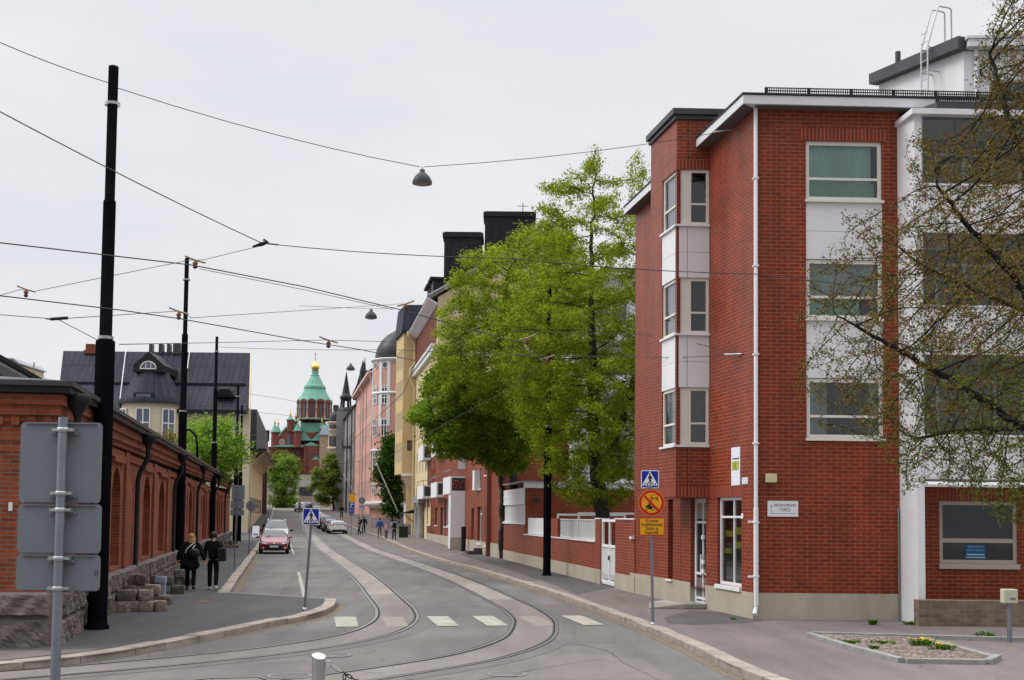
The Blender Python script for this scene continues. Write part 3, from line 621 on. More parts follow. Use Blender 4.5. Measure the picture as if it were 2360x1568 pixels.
# main roof: shed sloping away along the street
def roof_pt(s, off, dz): p = S.pt(s, 0, off); p.z = top(s) + dz; return p
def front_pt(t, off, dz): p = FR.pt(t, 0, off); p.z = zt + dz; return p
e = .32; tl = 9.5
lowE, z_a, z_b = s_end + .25, FR.px(1800, 243, .32)[1] - zt, FR.px(1800, 223, .32)[1] - zt
P = [S.pt(-.0, 0, e) + FR.n * e, S.pt(lowE, 0, e), S.pt(lowE, 0, e) + FR.d * (tl + e), FR.pt(tl, 0, e)]
def hz(p): return top((p - CO).dot(S.d) / 1.0 if False else max(-.5, (Vector((p.x, p.y, 0)) - CO).dot(-FR.n) / (-FR.n).dot(S.d)))
Pz = [V(p.x, p.y, hz(p) + z_a) for p in P]
MB().prism(Pz, (0, 0, z_b - z_a)).build('roof', M_fascia, house)
P2 = [p + V(0, 0, z_b - z_a + .004) for p in Pz]; P2[0] += (FR.d * .0) ; cen = sum(P2, Vector()) / 4
MB().prism([p + (p - cen).normalized() * .03 for p in P2], (0, 0, .05)).build('roof_edge', M_roof, house)
sf = MB(); sf.quad(*[V(p.x, p.y, hz(p) + z_a - .006) for p in (S.pt(0, 0, e - .02) + FR.n * (e - .02), S.pt(lowE, 0, e - .02), S.pt(lowE, 0, -.1), S.pt(0, 0, -.1))]); sf.quad(*[V(p.x, p.y, hz(p) + z_a - .008) for p in (FR.pt(0, 0, e - .02), FR.pt(tl, 0, e - .02), FR.pt(tl, 0, -.1), FR.pt(0, 0, -.1))]); sf.build('soffit', M_soffit, house)
def snow_guard(F, t0, t1, z, off, root, hgt=.28):
    mb = MB(); n = int((t1 - t0) / .055)
    for k in range(n + 1):
        t = t0 + (t1 - t0) * k / n; F.box(mb, t - .010, t + .010, z, z + hgt, off, off + .015)
    for zz_ in (0, .33, .66, 1): F.box(mb, t0, t1, z + hgt * zz_ - .011, z + hgt * zz_ + .011, off - .004, off + .019)
    k = t0
    while k < t1: F.box(mb, k, k + .07, z - .08, z + hgt + .01, off - .03, off + .03); k += 1.05
    return mb.build('snow_guard', M_roof, root)
gz0 = FR.px(1763, 222, -.75)
snow_guard(FR, gz0[0], 9.3, FR.px(1763, 222, -.75)[1] + .0, -.75, house, .21)
MB().prism([front_pt(.45, -.5, .02), front_pt(9.4, -.5, .02), front_pt(9.4, -1.1, .0), front_pt(.45, -1.1, .0)], (0, 0, .14 + z_b)).build('roof_upstand', M_roof, house)
# downpipe
x = FR.px(1740, 800)[0]; px0 = zt - .03; t_ = MB()
t_.tube([FR.pt(x - .02, px0, .05), FR.pt(x - .0, px0 - .12, .09), FR.pt(x, 1.9, .09), FR.pt(x, .42, .09), FR.pt(x - .03, .32, .13), FR.pt(x - .07, .24, .24)], .048, 12)
t_.tube([FR.pt(x, 2.7, .09), FR.pt(x, .42, .09)], .058, 12)
pipe = t_.build('downpipe', M_white, house)
bk = MB()
for z in (1.1, 2.35, 4.2, 6.3, 8.4, 10.5): FR.box(bk, x - .065, x + .065, z, z + .035, .0, .15)
FR.box(bk, x - .17, x - .05, 2.36, 2.41, .0, .06); FR.box(bk, x - .17, x - .05, 1.08, 1.13, .0, .06); bk.build('bracket', M_white, pipe)
j = MB(); FR.box(j, x + .1, x + .112, zp, zt, -.01, .004); BF.box(j, tc_ * .66, tc_ * .66 + .012, Z0, wb, -.01, .009); BF.box(j, tc_ * .66, tc_ * .66 + .012, wt, Zt, -.01, .009); S.box(j, hn[1] - 1.1, hn[1] - 1.088, zp, z2, -.01, .004); j.build('expansion_joint', M_roof, house)
lp = MB(); FR.box(lp, f_end - .07, f_end - .04, .12, 2.75, .03, .06); lp.build('conduit', mat('grey_steel', (.25, .26, .28), .4, .1, metal=.6), house)
# things fixed to the brick corner
r = FR.rect(1768.6, 1155, 1839, 1191)
sg = thing('shop_sign', 'white barber sign with a maroon arrow on the brick corner wall', 'sign', FR.pt((r[0] + r[1]) / 2, (r[2] + r[3]) / 2), 0, None, True)
FR.box(MB(), r[0], r[1], r[2], r[3], .004, .02).build('board', M_paper, sg)
W_, H_ = r[1] - r[0], r[3] - r[2]
words('PARTURI KAMPAAMO', .09, sg, 'lettering', M_txtred, FR.pt(r[0] + W_ * .57, r[2] + H_ * .72, .021), FR.d, (0, 0, 1)).scale = (.585, 1, 1)
words('TOPICS', .115, sg, 'lettering', M_txtred, FR.pt(r[0] + W_ * .57, r[2] + H_ * .44, .021), FR.d, (0, 0, 1)).scale = (.68, 1, 1)
ar = MB(); ax = r[0] + W_ * .125
FR.box(ar, ax, r[0] + W_ * .93, r[2] + H_ * .19, r[2] + H_ * .19 + .007, .02, .023); FR.box(ar, ax, ax + .007, r[2] + H_ * .2, r[2] + H_ * .7, .02, .023)
for sgn in (-1, 1): ar.obox(FR.pt(ax + .003, r[2] + H_ * .72, .0205), FR.d * (sgn * .035) + FR.up * -.04, FR.n * .003, FR.up * .009)
ar.build('arrow', M_txtred, sg)
r = FR.rect(1762, 1093, 1786, 1113)
lb = thing('wall_lamp', 'cream box lamp on the brick corner wall above the barber sign', 'lamp', FR.pt(r[0], r[2]), 0, None, True)
FR.box(MB(), r[0], r[1], r[2], r[3], .05, .2).build('housing', mat('cream_plastic', (.55, .5, .3), .5, .05), lb, bevel=.012); FR.box(MB(), r[0] + .05, r[1] - .05, r[2] + .05, r[3] - .05, .0, .052).build('base', M_wframe, lb)
r = S.rect(1687, 1031, 1707, 1119)
ps_ = thing('wall_poster', 'tall white poster with a green and yellow picture on the brick wall', 'poster', S.pt(r[0], r[2]), 0, None, True)
S.box(MB(), r[0], r[1], r[2], r[3], .004, .02).build('sheet', M_paper, ps_)
pc = MB(); S.box(pc, r[0] + .07, r[1] - .07, r[2] + .42 * (r[3] - r[2]) * .95, r[2] + .63 * (r[3] - r[2]), .02, .023); pc.build('picture', mat('leafy_print', (.32, .36, .05), .6, .6, 9), ps_)
tx = MB()
for k in range(2): S.box(tx, r[1] - .1 - .42 * (1 - .35 * k), r[1] - .1, r[3] - .30 - k * .11, r[3] - .26 - k * .11, .02, .022)
tx.build('print', M_txt, ps_)
r = S.rect(1711.6, 1101, 1724.5, 1116)
pq = thing('wall_plaque', 'small white plaque on the brick wall beside the tall poster', 'plaque', S.pt(r[0], r[2]), 0, None, True)
S.box(MB(), r[0], r[1], r[2], r[3], .004, .018).build('plate', M_paper, pq); tx = MB()
for k in range(3): S.box(tx, r[0] + .05, r[1] - .05, r[3] - .05 - k * .04, r[3] - .04 - k * .04, .018, .02)
tx.build('print', mat('pale_print', (.4, .4, .42), .6, 0), pq)
a = S.pt(S.px(1712, 1190)[0], S.px(1712, 1190)[1], .01)
dk = MB(); dk.tube([a, a + S.n * .012], .07, 16); tag(dk.build('wall_disc', M_white), 'small round white disc on the brick wall beside the shop window', 'disc')
# ramp
mid = S.pt((hd[0] + hd[1]) / 2, .12, .0)
rp = thing('door_ramp', 'ribbed grey steel ramp in front of the shop door', 'ramp', mid, 0, None, True)
t0, t1 = hd[0] - .15, hd[1] + .3
P = [S.pt(t0, .125, .02), S.pt(t0, .125, 1.0), S.pt(t1 + .2, .125, 1.0), S.pt(t1, .125, .02)]
m1 = MB(); zt_ = [.235, .235, .235, .235]
m1.prism([S.pt(t0, .125, .03), S.pt(t0, .125, .62), S.pt(t1, .125, .62), S.pt(t1, .125, .03)], (0, 0, .12))
M_ramp = mat('ramp_steel', (.33, .31, .28), .5, .15, 6, metal=.3)
m1.build('platform', M_ramp, rp, bevel=.01)
m2 = MB(); A_, B_, C_, D_ = S.pt(t0, .244, .62), S.pt(t1, .244, .62), S.pt(t1 + 1.0, .125, .75), S.pt(t0 + .3, .125, 1.5)
m2.quad(A_, B_, C_, D_); m2.quad(A_, D_, S.pt(t0, .125, .62)); m2.quad(B_, S.pt(t1, .125, .62), C_); m2.build('slope', M_ramp, rp)

# ================================================================== white balcony house on the far right
O2 = V(9.26, 28.05, 0); WF = Facade(O2, (1, .03), -1)
wh = thing('balcony_house', 'white apartment house with wide glazed balconies above a recessed brick ground floor', 'apartment house', O2, 0, None, True)
WL = 9.0
zw = lambda y: WF.px(2180, y)[1]
cw = MB(); cw.prism([FR.pt(f_end + .0, .1), WF.pt(0, .1), WF.pt(.17, .1), V(FR.pt(f_end + .2, .1).x, FR.pt(f_end + .2, .1).y, .1)], (0, 0, zw(268) - .1)); cw.build('column', M_white, wh)
bands = [(zw(537), zw(428)), (zw(818), zw(708)), (zw(1105), zw(1006))]
for z0, z1 in bands:
    bnd = MB(); WF.box(bnd, .172, WL, z0, z1, -.12, 0); WF.box(bnd, .172, WL, z0, z0 + .15, -1.7, -.12); bnd.build('parapet', M_wpanel, wh, bevel=.01)
    WF.box(MB(), .172, WL, z1 + .0, z1 + .045, -.14, .03).build('rail', M_white, wh)
tops = [zw(268), bands[0][0], bands[1][0]]
M_bglass = glass_mat('balcony_glass', (.03, .045, .045), .97, .04)
for (z0, z1), t in zip(bands, tops):
    bk = MB(); WF.wall(bk, .2, WL, z1 - .9, t, [(1.1, 2.6, z1 - .7, t - .35, .1), (3.2, 6.4, z1 + .05, t - .35, .1)], off=-1.7); bk.build('wall', mat('balcony_wall_shade', (.13, .115, .1), .9, .12, 1.5), wh)  # wall colour darkened to stand for the shade inside the balconies
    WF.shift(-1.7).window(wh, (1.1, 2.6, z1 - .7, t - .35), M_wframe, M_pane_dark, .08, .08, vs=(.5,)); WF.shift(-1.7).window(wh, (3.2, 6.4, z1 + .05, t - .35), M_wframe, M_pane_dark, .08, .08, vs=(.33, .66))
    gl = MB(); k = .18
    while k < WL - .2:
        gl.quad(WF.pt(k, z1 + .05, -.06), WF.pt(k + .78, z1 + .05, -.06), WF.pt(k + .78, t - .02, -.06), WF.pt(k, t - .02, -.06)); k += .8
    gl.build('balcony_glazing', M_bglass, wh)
    WF.box(MB(), .172, .25, z1, t, -1.7, -.14).build('side_wall', M_white, wh)
rf = MB(); rf.prism([FR.pt(f_end - .05, zw(268)), WF.pt(-.1, zw(268), .15), WF.pt(WL, zw(268), .15), WF.pt(WL, zw(268), -6), FR.pt(f_end - .05, zw(268), -5)], (0, 0, .13)); rf.build('roof', M_white, wh)
rf = MB(); rf.prism([FR.pt(f_end - .05, zw(268) + .135, -.25), WF.pt(.5, zw(268) + .135, .1), WF.pt(WL, zw(268) + .135, .1), WF.pt(WL, zw(268) + .135, -6), FR.pt(f_end - .05, zw(268) + .135, -5)], (0, 0, .16)); rf.build('roof_edge', M_charcoal, wh)
snow_guard(WF, .55, WL - .2, zw(268) + .3, -.1, wh, .2)
# recessed ground floor
gw = FR.rect(2165, 1156, 2345, 1300)
b = MB(); zg = bands[2][0]; FR.wall(b, f_end + .12, f_end + 9, .1, zg - .15, [(gw[0], gw[1], gw[2], gw[3], .14)], off=0); b.build('ground_wall', M_brick, wh)
q = MB(); FR.box(q, gw[0] - .1, gw[1] + .2, gw[3] + .002, gw[3] + .28, -.02, .006); q.build('lintel', M_soldier, wh)
M_beige = mat('beige_frame', (.42, .38, .32), .5, .05, 3)
f = FR.window(wh, gw, M_beige, M_pane_dark, .1, .09, hs=(.37,), mw=.1, sill=.12)
t = MB(); a0 = gw[0] + (gw[1] - gw[0]) * .35; b0 = gw[0] + (gw[1] - gw[0]) * .60; hh = gw[3] - gw[2]
FR.box(t, a0, b0, gw[2] + hh * .09, gw[2] + hh * .30, -.078, -.074); nt_ = t.build('notice', mat('blue_notice', (.02, .09, .22), .5, .1), f)
M_ltx = mat('pale_blue_print', (.25, .45, .62), .5, 0)
words('AJANVARAUS', .062, f, 'lettering', M_ltx, FR.pt((a0 + b0) / 2, gw[2] + hh * .275, -.072), FR.d, (0, 0, 1)); words('PUH 09- 634 314', .06, f, 'lettering', M_ltx, FR.pt((a0 + b0) / 2, gw[2] + hh * .215, -.072), FR.d, (0, 0, 1))
t = MB(); FR.box(t, a0 + .02, b0 - .02, gw[2] + hh * .135, gw[2] + hh * .16, -.074, -.071); FR.box(t, a0, b0, gw[2] + hh * .09, gw[2] + hh * .11, -.074, -.071); t.build('print', M_ltx, f)
# stair tower on the roof
TO = at(2222, 215, 37); TA = at(2026, 215, 41); d1 = (TA - TO); d1.z = 0
TW = Facade(TO, (d1.x, d1.y), 1); TF = Facade(TO, (1, -.06), -1); tb_ = zw(300)
zr = TW.px(2222, 118)[1]; zl = TW.px(2030, 190)[1]; Lt = d1.length
tw = MB(); TW.wall(tw, 0, Lt, tb_, zr, top=lambda s: zr + (zl - zr) * s / Lt); TF.wall(tw, 0, 9, tb_, zr, [(.75, 3.2, TF.px(2290, 232)[1], TF.px(2290, 184)[1], .1)])
tower = tw.build('stair_tower', M_wpanel, wh)
TF.window(tower, (.75, 3.2, TF.px(2290, 232)[1], TF.px(2290, 184)[1]), M_beige, M_pane_mid, .08, .07)
r1 = MB(); r1.prism([TW.pt(-.12, zr + .02, .3), TW.pt(Lt + .15, zl + .02 - .05, .3), TW.pt(Lt + .15, zl + .33, .3), TW.pt(-.12, zr + .40, .3)], -TW.n * .35); r1.build('roof_edge', M_charcoal, tower)
r1 = MB(); TF.box(r1, .05, 9.3, zr + .04, zr + .27, .0, .32); TF.box(r1, .0, 9.3, zr + .275, zr + .36, -.2, .36); r1.build('fascia', M_white, tower)
pb = MB(); pb.quad(TW.pt(-.1, zr + .38, .0), TW.pt(Lt, zl + .3, 0), TW.pt(Lt, zl + .3, 0) + V(9, 0, 0), TW.pt(-.1, zr + .38, 0) + V(9, 0, 0)); pb.build('roof', M_roof, tower)
dp = MB(); dp.tube([TF.pt(.35, zr + .02, .08), TF.pt(.35, tb_, .08)], .06, 10); dp.build('downpipe', M_white, tower)
vp = at(2069.5, 140, 42.5); tb2 = MB(); tb2.tube([V(vp.x, 42.5, vp.z - .3), V(vp.x, 42.5, at(2069.5, 120, 42.5).z)], .095, 14); tb2.build('vent_pipe', M_charcoal, wh)
la = MB(); sa, sb2 = TW.px(2122, 215, .45)[0], TW.px(2137, 215, .45)[0]
for sx, yo in ((sa, 0), (sb2, 0)):
    zz0 = TW.px(2122, 222, .4)[1]; zk = TW.px(2122, 115, .45)[1]; zt2 = TW.px(2140, 38, .2)[1]
    la.tube([TW.pt(sx, zz0, .42), TW.pt(sx, zk, .42), TW.pt(sx - .0, zt2 + .22, .02), TW.pt(sx, zt2 + .28, -.04), TW.pt(sx, zt2 + .28, -.44), TW.pt(sx, zt2 + .22, -.5), TW.pt(sx, zk - .3, -.5)], .027, 8)
    la.tube([TW.pt(sx, zk, .42), TW.pt(sx, zk, -.5)], .02, 6); la.tube([TW.pt(sx, zk - .75, .42), TW.pt(sx, zk - .75, -.0)], .02, 6)
for k in range(7): z = TW.px(2122, 222, .4)[1] + .15 + k * .3; la.tube([TW.pt(sa, z, .42), TW.pt(sb2, z, .42)], .014, 6)
la.build('roof_ladder', mat('ladder_paint', (.55, .55, .57), .5, .05), wh)
# low wall
lw = Facade(gp(2117, 1443, .12), (1, .03), -1)
tag(lw.box(MB(), 0, 8, .08, lw.px(2200, 1384)[1], -.3, 0).build('low_wall', brick_mat('brown_brick', (.22, .16, .11), (.15, .10, .075), (.2, .16, .13), .26, .1, .01, .85, smear=((.07, .06, .05), .8)), bevel=.01), 'low brownish brick garden wall in front of the white balcony house', 'wall')
# ================================================================== old brick depot on the left
M_old = brick_mat('old_brick', (.34, .072, .022), (.19, .042, .017), (.19, .15, .12), .27, .078, .009, .85, bump=.9, smear=((.045, .033, .028), .8))
M_old2 = brick_mat('old_brick_street', (.30, .064, .023), (.19, .042, .017), (.19, .14, .105), .27, .078, .007, .85, bump=.9, smear=((.06, .035, .028), .5))
M_stone = mat('rough_granite', (.17, .142, .126), .9, .38, 2.6, bump=.9, bscale=14, dirt=((.07, .06, .045), .7))
M_black = mat('black_paint', (.012, .012, .014), .42, .25, 2)
M_blackpipe = mat('black_pipe', (.016, .015, .016), .5, .3, 3)
M_oldroof = mat('old_sheet_roof', (.052, .05, .055), .5, .25, 2)
CL = gp(105, 1489, .12); CL.z = 0
L = Facade(CL, (-.19, 1), -1); LF = Facade(CL, (-1, -.15), 1)
depot = thing('brick_depot', 'long low old red brick depot with blind arches and a granite base', 'depot', CL, 0, None, True)
LD = 82.0; e0 = 4.5
zr_ = lambda s: e0 + .006 * s
holes = []; q = lambda x: L.px(x, 1200)[0]
arch = [(q(256), q(276)), (q(329), q(345)), (q(365), q(378))]
sl_ = [(q(285.7), q(293)), (q(348), q(354)), (q(383), q(388))]
s = arch[-1][1] + 6.5; k = 0
while s < LD - 8:
    sl_.append((s - 1.6, s - .7)); arch.append((s, s + 2.1)); sl_.append((s + 2.8, s + 3.7)); s += 5.6 if k % 2 == 0 else 10.4; k += 1
arch = [(3.0, 5.0)] + arch; holes = [(a, b, 1.12, 3.55, .3) for a, b in arch] + [(a, b, 1.9, 3.4, .2) for a, b in sl_]
mb = MB(); L.wall(mb, 0, LD, 1.0, e0 - .5, holes); LF.wall(mb, 0, 26, 1.0, e0 - .5)
for a, b, z0, z1, dp in holes:                                     # backs of the niches and the arched heads
    mb.quad(L.pt(a, z0, -dp), L.pt(b, z0, -dp), L.pt(b, z1, -dp), L.pt(a, z1, -dp)); r = (b - a) / 2; m = (a + b) / 2
    for sg in (-1, 1):
        P = [L.pt(m + sg * r, z1 - r * .9, -.001)] + [L.pt(m + sg * r * math.cos(t), z1 - r * .9 + r * .9 * math.sin(t), -.001) for t in np.linspace(.25, math.pi / 2, 7)] + [L.pt(m + sg * r, z1, -.001)]
        mb.prism(P, -L.n * (dp - .01))
mb.quad(L.pt(LD, 0), L.pt(LD, 0, -12), L.pt(LD, 6, -12), L.pt(LD, e0))
mb.build('wall', [M_old2], depot)
mb = MB(); LF.wall(mb, -.004, 26, 1.0, e0 - .5, off=.004); mb.build('wall', M_old, depot)
c = MB()                                                           # stepped brick cornice, pilasters and hoods
for z0, z1, o in ((e0 - .5, e0 - .38, .06), (e0 - .38, e0 - .2, .13), (e0 - .2, e0 - .02, .2)):
    c.prism([L.pt(-.0, z0, o) - LF.n * 0, L.pt(LD, z0 + .006 * LD, o), L.pt(LD, z1 + .006 * LD, o), L.pt(0, z1, o)], -L.n * (o + .1))
    LF.box(c, -o, 26, z0, z1, -.1, o)
t = 0
while t < 26: LF.box(c, t, t + .13, e0 - .56, e0 - .39, .0, .1); t += .27
LF.box(c, -.06, 26, e0 - .82, e0 - .74, -.05, .035); LF.box(c, -.06, 26, e0 - 1.02, e0 - .94, -.05, .02)
s = 0
for a, b, z0, z1, dp in holes:
    if b - a > 1: L.box(c, a - .2, b + .2, z1 + .12, z1 + .22, -.02, .09)
for a, b in zip([x[1] for x in arch], [x[0] for x in arch][1:]): 
    if b - a > 2.2: L.box(c, a + .55, a + 1.15, 1.05, e0 - .5, -.02, .07)
L.box(c, 0, LD, e0 - .72, e0 - .62, -.02, .06)
c.build('cornice', M_old2, depot)
r = MB()
o = .34
r.prism([L.pt(0, e0 + .0, o) + LF.n * o, L.pt(LD, zr_(LD), o), L.pt(LD, zr_(LD), -1), LF.pt(26, e0, -1) + V(0, 0, 0), LF.pt(26, e0, o)], (0, 0, .11)); 
r.build('gutter', M_blackpipe, depot)
r = MB(); r.prism([L.pt(0, e0 + .115, o + .05) + LF.n * (o + .05), L.pt(LD, zr_(LD) + .115, o + .05), L.pt(LD, zr_(LD) + .115, -1), LF.pt(26, e0 + .115, -1), LF.pt(26, e0 + .115, o + .05)], (0, 0, .09)); r.build('eave', M_oldroof, depot)
r = MB(); A1, B1 = L.pt(-.0, e0 + .21, .35) + LF.n * .35, L.pt(LD, zr_(LD) + .21, .35); A2, B2 = L.pt(1.3, e0 + .52, -3.5), L.pt(LD, zr_(LD) + .6, -3.5); A3 = LF.pt(26, e0 + .21, .35); A4 = LF.pt(26, e0 + .52, -3.5)
r.quad(A1, B1, B2, A2); r.quad(A3, A1, A2, A4); r.quad(A2, B2, V(A4.x, B2.y, B2.z), A4); r.build('roof', M_oldroof, depot)
def rough_blocks(F, s0, s1, rows, off, name, root, seed=1, thick=.35):
    rnd = random.Random(seed); mb = MB()
    for z0, z1 in rows:
        s = s0 - rnd.uniform(0, .5)
        while s < s1:
            l = rnd.uniform(.75, 1.35); a, b = max(s, s0), min(s + l, s1); nx, nz_ = 16, 10; gridv = []; f1, f2, f3 = rnd.uniform(2, 5), rnd.uniform(2, 5), rnd.uniform(0, 6)
            base = rnd.uniform(-.03, .05)
            for j in range(nz_ + 1):
                for i in range(nx + 1):
                    u, v = i / nx, j / nz_; ed = min(u, 1 - u, v, 1 - v); bul = (.0 if ed < .02 else .07) + base
                    gridv.append(F.pt(a + .012 + (b - a - .024) * u, z0 + .01 + (z1 - z0 - .02) * v, off + (bul + .022 * math.sin(u * f1 * 3 + v * f2 * 2 + f3) + .014 * math.sin(u * 17 + f3 * 3) * math.cos(v * 11 + f1) + rnd.uniform(-.013, .013) if ed > .02 else -.02)))
            mb.add(gridv, [(j * (nx + 1) + i, j * (nx + 1) + i + 1, (j + 1) * (nx + 1) + i + 1, (j + 1) * (nx + 1) + i) for j in range(nz_) for i in range(nx)])
            s += l
    F.box(mb, s0, s1, rows[0][0], rows[-1][1] - .01, -.2, off - .022)
    return mb.build(name, M_stone, root)
rough_blocks(LF, -.08, 16, [(.0, .62), (.62, 1.06)], .12, 'stone_base', depot, 3)
rough_blocks(L, -.1, LD, [(.0, .55), (.55, 1.02)], .12, 'stone_base', depot, 5)
def hopper(s, z0, k):
    t = MB(); zc = zr_(s)
    t.lathe([(.08, zc - .36), (.09, zc - .30), (.20, zc - .12), (.22, zc - .1), (.22, zc + .03), (.2, zc + .04)], L.pt(s, 0, .36), 14)
    t.tube([L.pt(s, zc - .36, .36), L.pt(s, zc - .62, .36), L.pt(s + .05, zc - 1.0, .16), L.pt(s + .05, zc - 1.25, .1), L.pt(s + .05, z0 + .12, .1), L.pt(s + .02, z0, .2)], .068, 12)
    return t.build('downpipe', M_blackpipe, depot)
pipes = [.35, q(306), q(394), q(449)]
while pipes[-1] < LD - 15: pipes.append(pipes[-1] + 16)
for k, s in enumerate(pipes): hopper(s, .55 if k else .75, k)
lb_ = thing('wall_bracket', 'small white bracket on the depot corner behind the big sign', 'bracket', LF.pt(.62, 2.65), 0, None, True)
LF.box(MB(), .62, .68, 2.45, 2.6, .0, .05).build('plate', M_white, lb_)
# stacked stone steps against the depot
M_piles = [M_stone, mat('sooty_granite', (.12, .095, .082), .9, .35, 5, bump=.9, bscale=18, dirt=((.05, .045, .035), .7)), mat('pale_granite', (.25, .205, .175), .9, .25, 5, bump=.9, bscale=18, dirt=((.12, .1, .08), .6))]
def stone_pile(c, label, plan, seed):
    t = thing('stone_steps', label, 'stone steps', c, 0, 'stepped piles of granite blocks along the depot'); rnd = random.Random(seed)
    for (i, j, k, w) in plan:
        h = .26; p = L.d * (j * .38 + rnd.uniform(-.05, .05)) + L.n * (i * .34 + rnd.uniform(-.04, .04)) + V(0, 0, k * h + .004); b = MB()
        a = rnd.uniform(-.3, .3); dd = (L.d * math.cos(a) + L.n * math.sin(a)); nn = (L.n * math.cos(a) - L.d * math.sin(a)); w *= rnd.uniform(.72, 1.0); d = .36 * rnd.uniform(.75, 1)
        nx, ny, nz_ = 4, 4, 3; key = {}; vs = []; fs = []
        def vt(x, y, z):
            if (x, y, z) not in key:
                e_ = sum(c in (0, m) for c, m in ((x, nx), (y, ny), (z, nz_))); r_ = -.03 * (e_ - 1) * rnd.uniform(.4, 1)
                u_, v_, w_ = x / nx - .5, y / ny - .5, z / nz_ - .5; q = V(u_, v_, w_); ln = q.length or 1
                o = q / ln * r_ + V(rnd.uniform(-.014, .014), rnd.uniform(-.014, .014), rnd.uniform(-.008, .008) if 0 < z else 0)
                key[(x, y, z)] = len(vs); vs.append(p + nn * (u_ * w + o.x) + dd * (v_ * d + o.y) + V(0, 0, (w_ + .5) * (h - .012) + (o.z if z else 0)))
            return key[(x, y, z)]
        for x in range(nx):
            for y in range(ny):
                for z, fl_ in ((0, 1), (nz_, 0)): q = (vt(x, y, z), vt(x + 1, y, z), vt(x + 1, y + 1, z), vt(x, y + 1, z)); fs.append(q[::-1] if fl_ else q)
        for z in range(nz_):
            for x in range(nx):
                for y, fl_ in ((0, 0), (ny, 1)): q = (vt(x, y, z), vt(x + 1, y, z), vt(x + 1, y, z + 1), vt(x, y, z + 1)); fs.append(q[::-1] if fl_ else q)
            for y in range(ny):
                for x, fl_ in ((0, 1), (nx, 0)): q = (vt(x, y, z), vt(x, y + 1, z), vt(x, y + 1, z + 1), vt(x, y, z + 1)); fs.append(q[::-1] if fl_ else q)
        b.add(vs, fs).build('stone_block', rnd.choice(M_piles), t)
    return t
full = [(2.4, 0, 0, .42), (1.6, .1, 0, .38), (.7, 0, 0, .4), (0, 0, 0, .4), (1.5, 0, 1, .4), (.7, .1, 1, .36), (0, 0, 1, .38), (.6, 0, 2, .4), (0, .1, 2, .36), (1.2, .9, 0, .4), (.4, .9, 0, .36), (.5, .9, 1, .4), (.1, .9, 2, .36)]
def alongL(px, off): s = L.px(px, 1200)[0]; return L.pt(s, .115, off)
stone_pile(alongL(278, .3), 'pile of granite steps right of the tall black tram pole base', full, 1)
stone_pile(alongL(252, .35), 'low granite steps half hidden behind the tall black tram pole', full[:7], 2)
stone_pile(alongL(322, .3), 'stepped granite blocks beside the pale blue meter box', full[:5] + full[9:12], 3)
stone_pile(alongL(356, .3), 'stepped granite blocks below the third arch behind the walkers', full[:5], 4)
stone_pile(alongL(505, .3), 'small far pile of granite blocks at the depot end behind the man in black', full[:6], 5)
mbx = thing('meter_box', 'pale blue metal box on a post among the granite steps', 'meter box', alongL(305, .8), 0)
b = MB(); b.obox((-.14, -.12, .42), (.28, 0, 0), (0, .22, 0), (0, 0, .16)); b.build('cabinet', mat('pale_blue_paint', (.26, .33, .36), .5, .12, 5), mbx, bevel=.01); MB().box((-.02, -.1, 0), (.13, .06, .425)).build('post', mat('pale_blue_paint', (.26, .33, .36)), mbx)
# roofs behind the depot
sh = thing('dark_gabled_house', 'dark boarded house with a broad pale bargeboard behind the depot', 'house', at(0, 900, 42), 0, None, True)
P = [at(-140, 750, 42), at(92, 878, 42), at(92, 930, 42), at(-140, 930, 42)]
MB().prism(P, (-9, 5, 0)).build('wall', mat('black_boards', (.02, .019, .018), .9, .3, 3), sh)
MB().prism([at(-140, 752, 41.6), at(100, 884, 41.6), at(85, 886, 41.6), at(-140, 764, 41.6)], (-9, 5, 0)).build('roof', mat('pale_bargeboard', (.30, .29, .26), .7, .1, 2), sh)
MB().prism([at(-140, 737, 41.5), at(122, 886, 41.5), at(104, 886, 41.5), at(-140, 749, 41.5)], (-9, 5.2, 0)).build('roof_edge', M_roof, sh)
ch = thing('pale_chimney_house', 'cream rooftop block with a grey sloping roof behind the dark gable', 'house', at(0, 870, 75), 0, None, True)
MB().prism([at(-40, 826, 75), at(30, 829, 75), at(44, 840, 75), at(44, 900, 75), at(-40, 900, 75)], (0, 4, 0)).build('wall', mat('cream_render', (.5, .45, .28), .8, .08, 1), ch)
MB().prism([at(-40, 822.5, 74.8), at(31, 826, 74.8), at(46, 838, 74.8), at(44, 840, 74.8), at(30, 829, 74.8), at(-40, 825.5, 74.8)], (0, 4.4, 0)).build('roof_edge', mat('grey_sheet', (.33, .34, .36), .5, .1, 2), ch)
MB().prism([at(44, 855, 76), at(58, 857, 76), at(120, 895, 76), at(44, 895, 76)], (0, 5, 0)).build('roof', mat('grey_sheet', (.33, .34, .36)), ch)
ant = MB(); a = at(77, 880, 70); ant.tube([a, at(78.5, 835, 70)], .035, 6); tag(ant.build('roof_antenna', mat('grey_steel', (.25, .26, .28))), 'thin grey antenna mast above the far left roof', 'antenna')

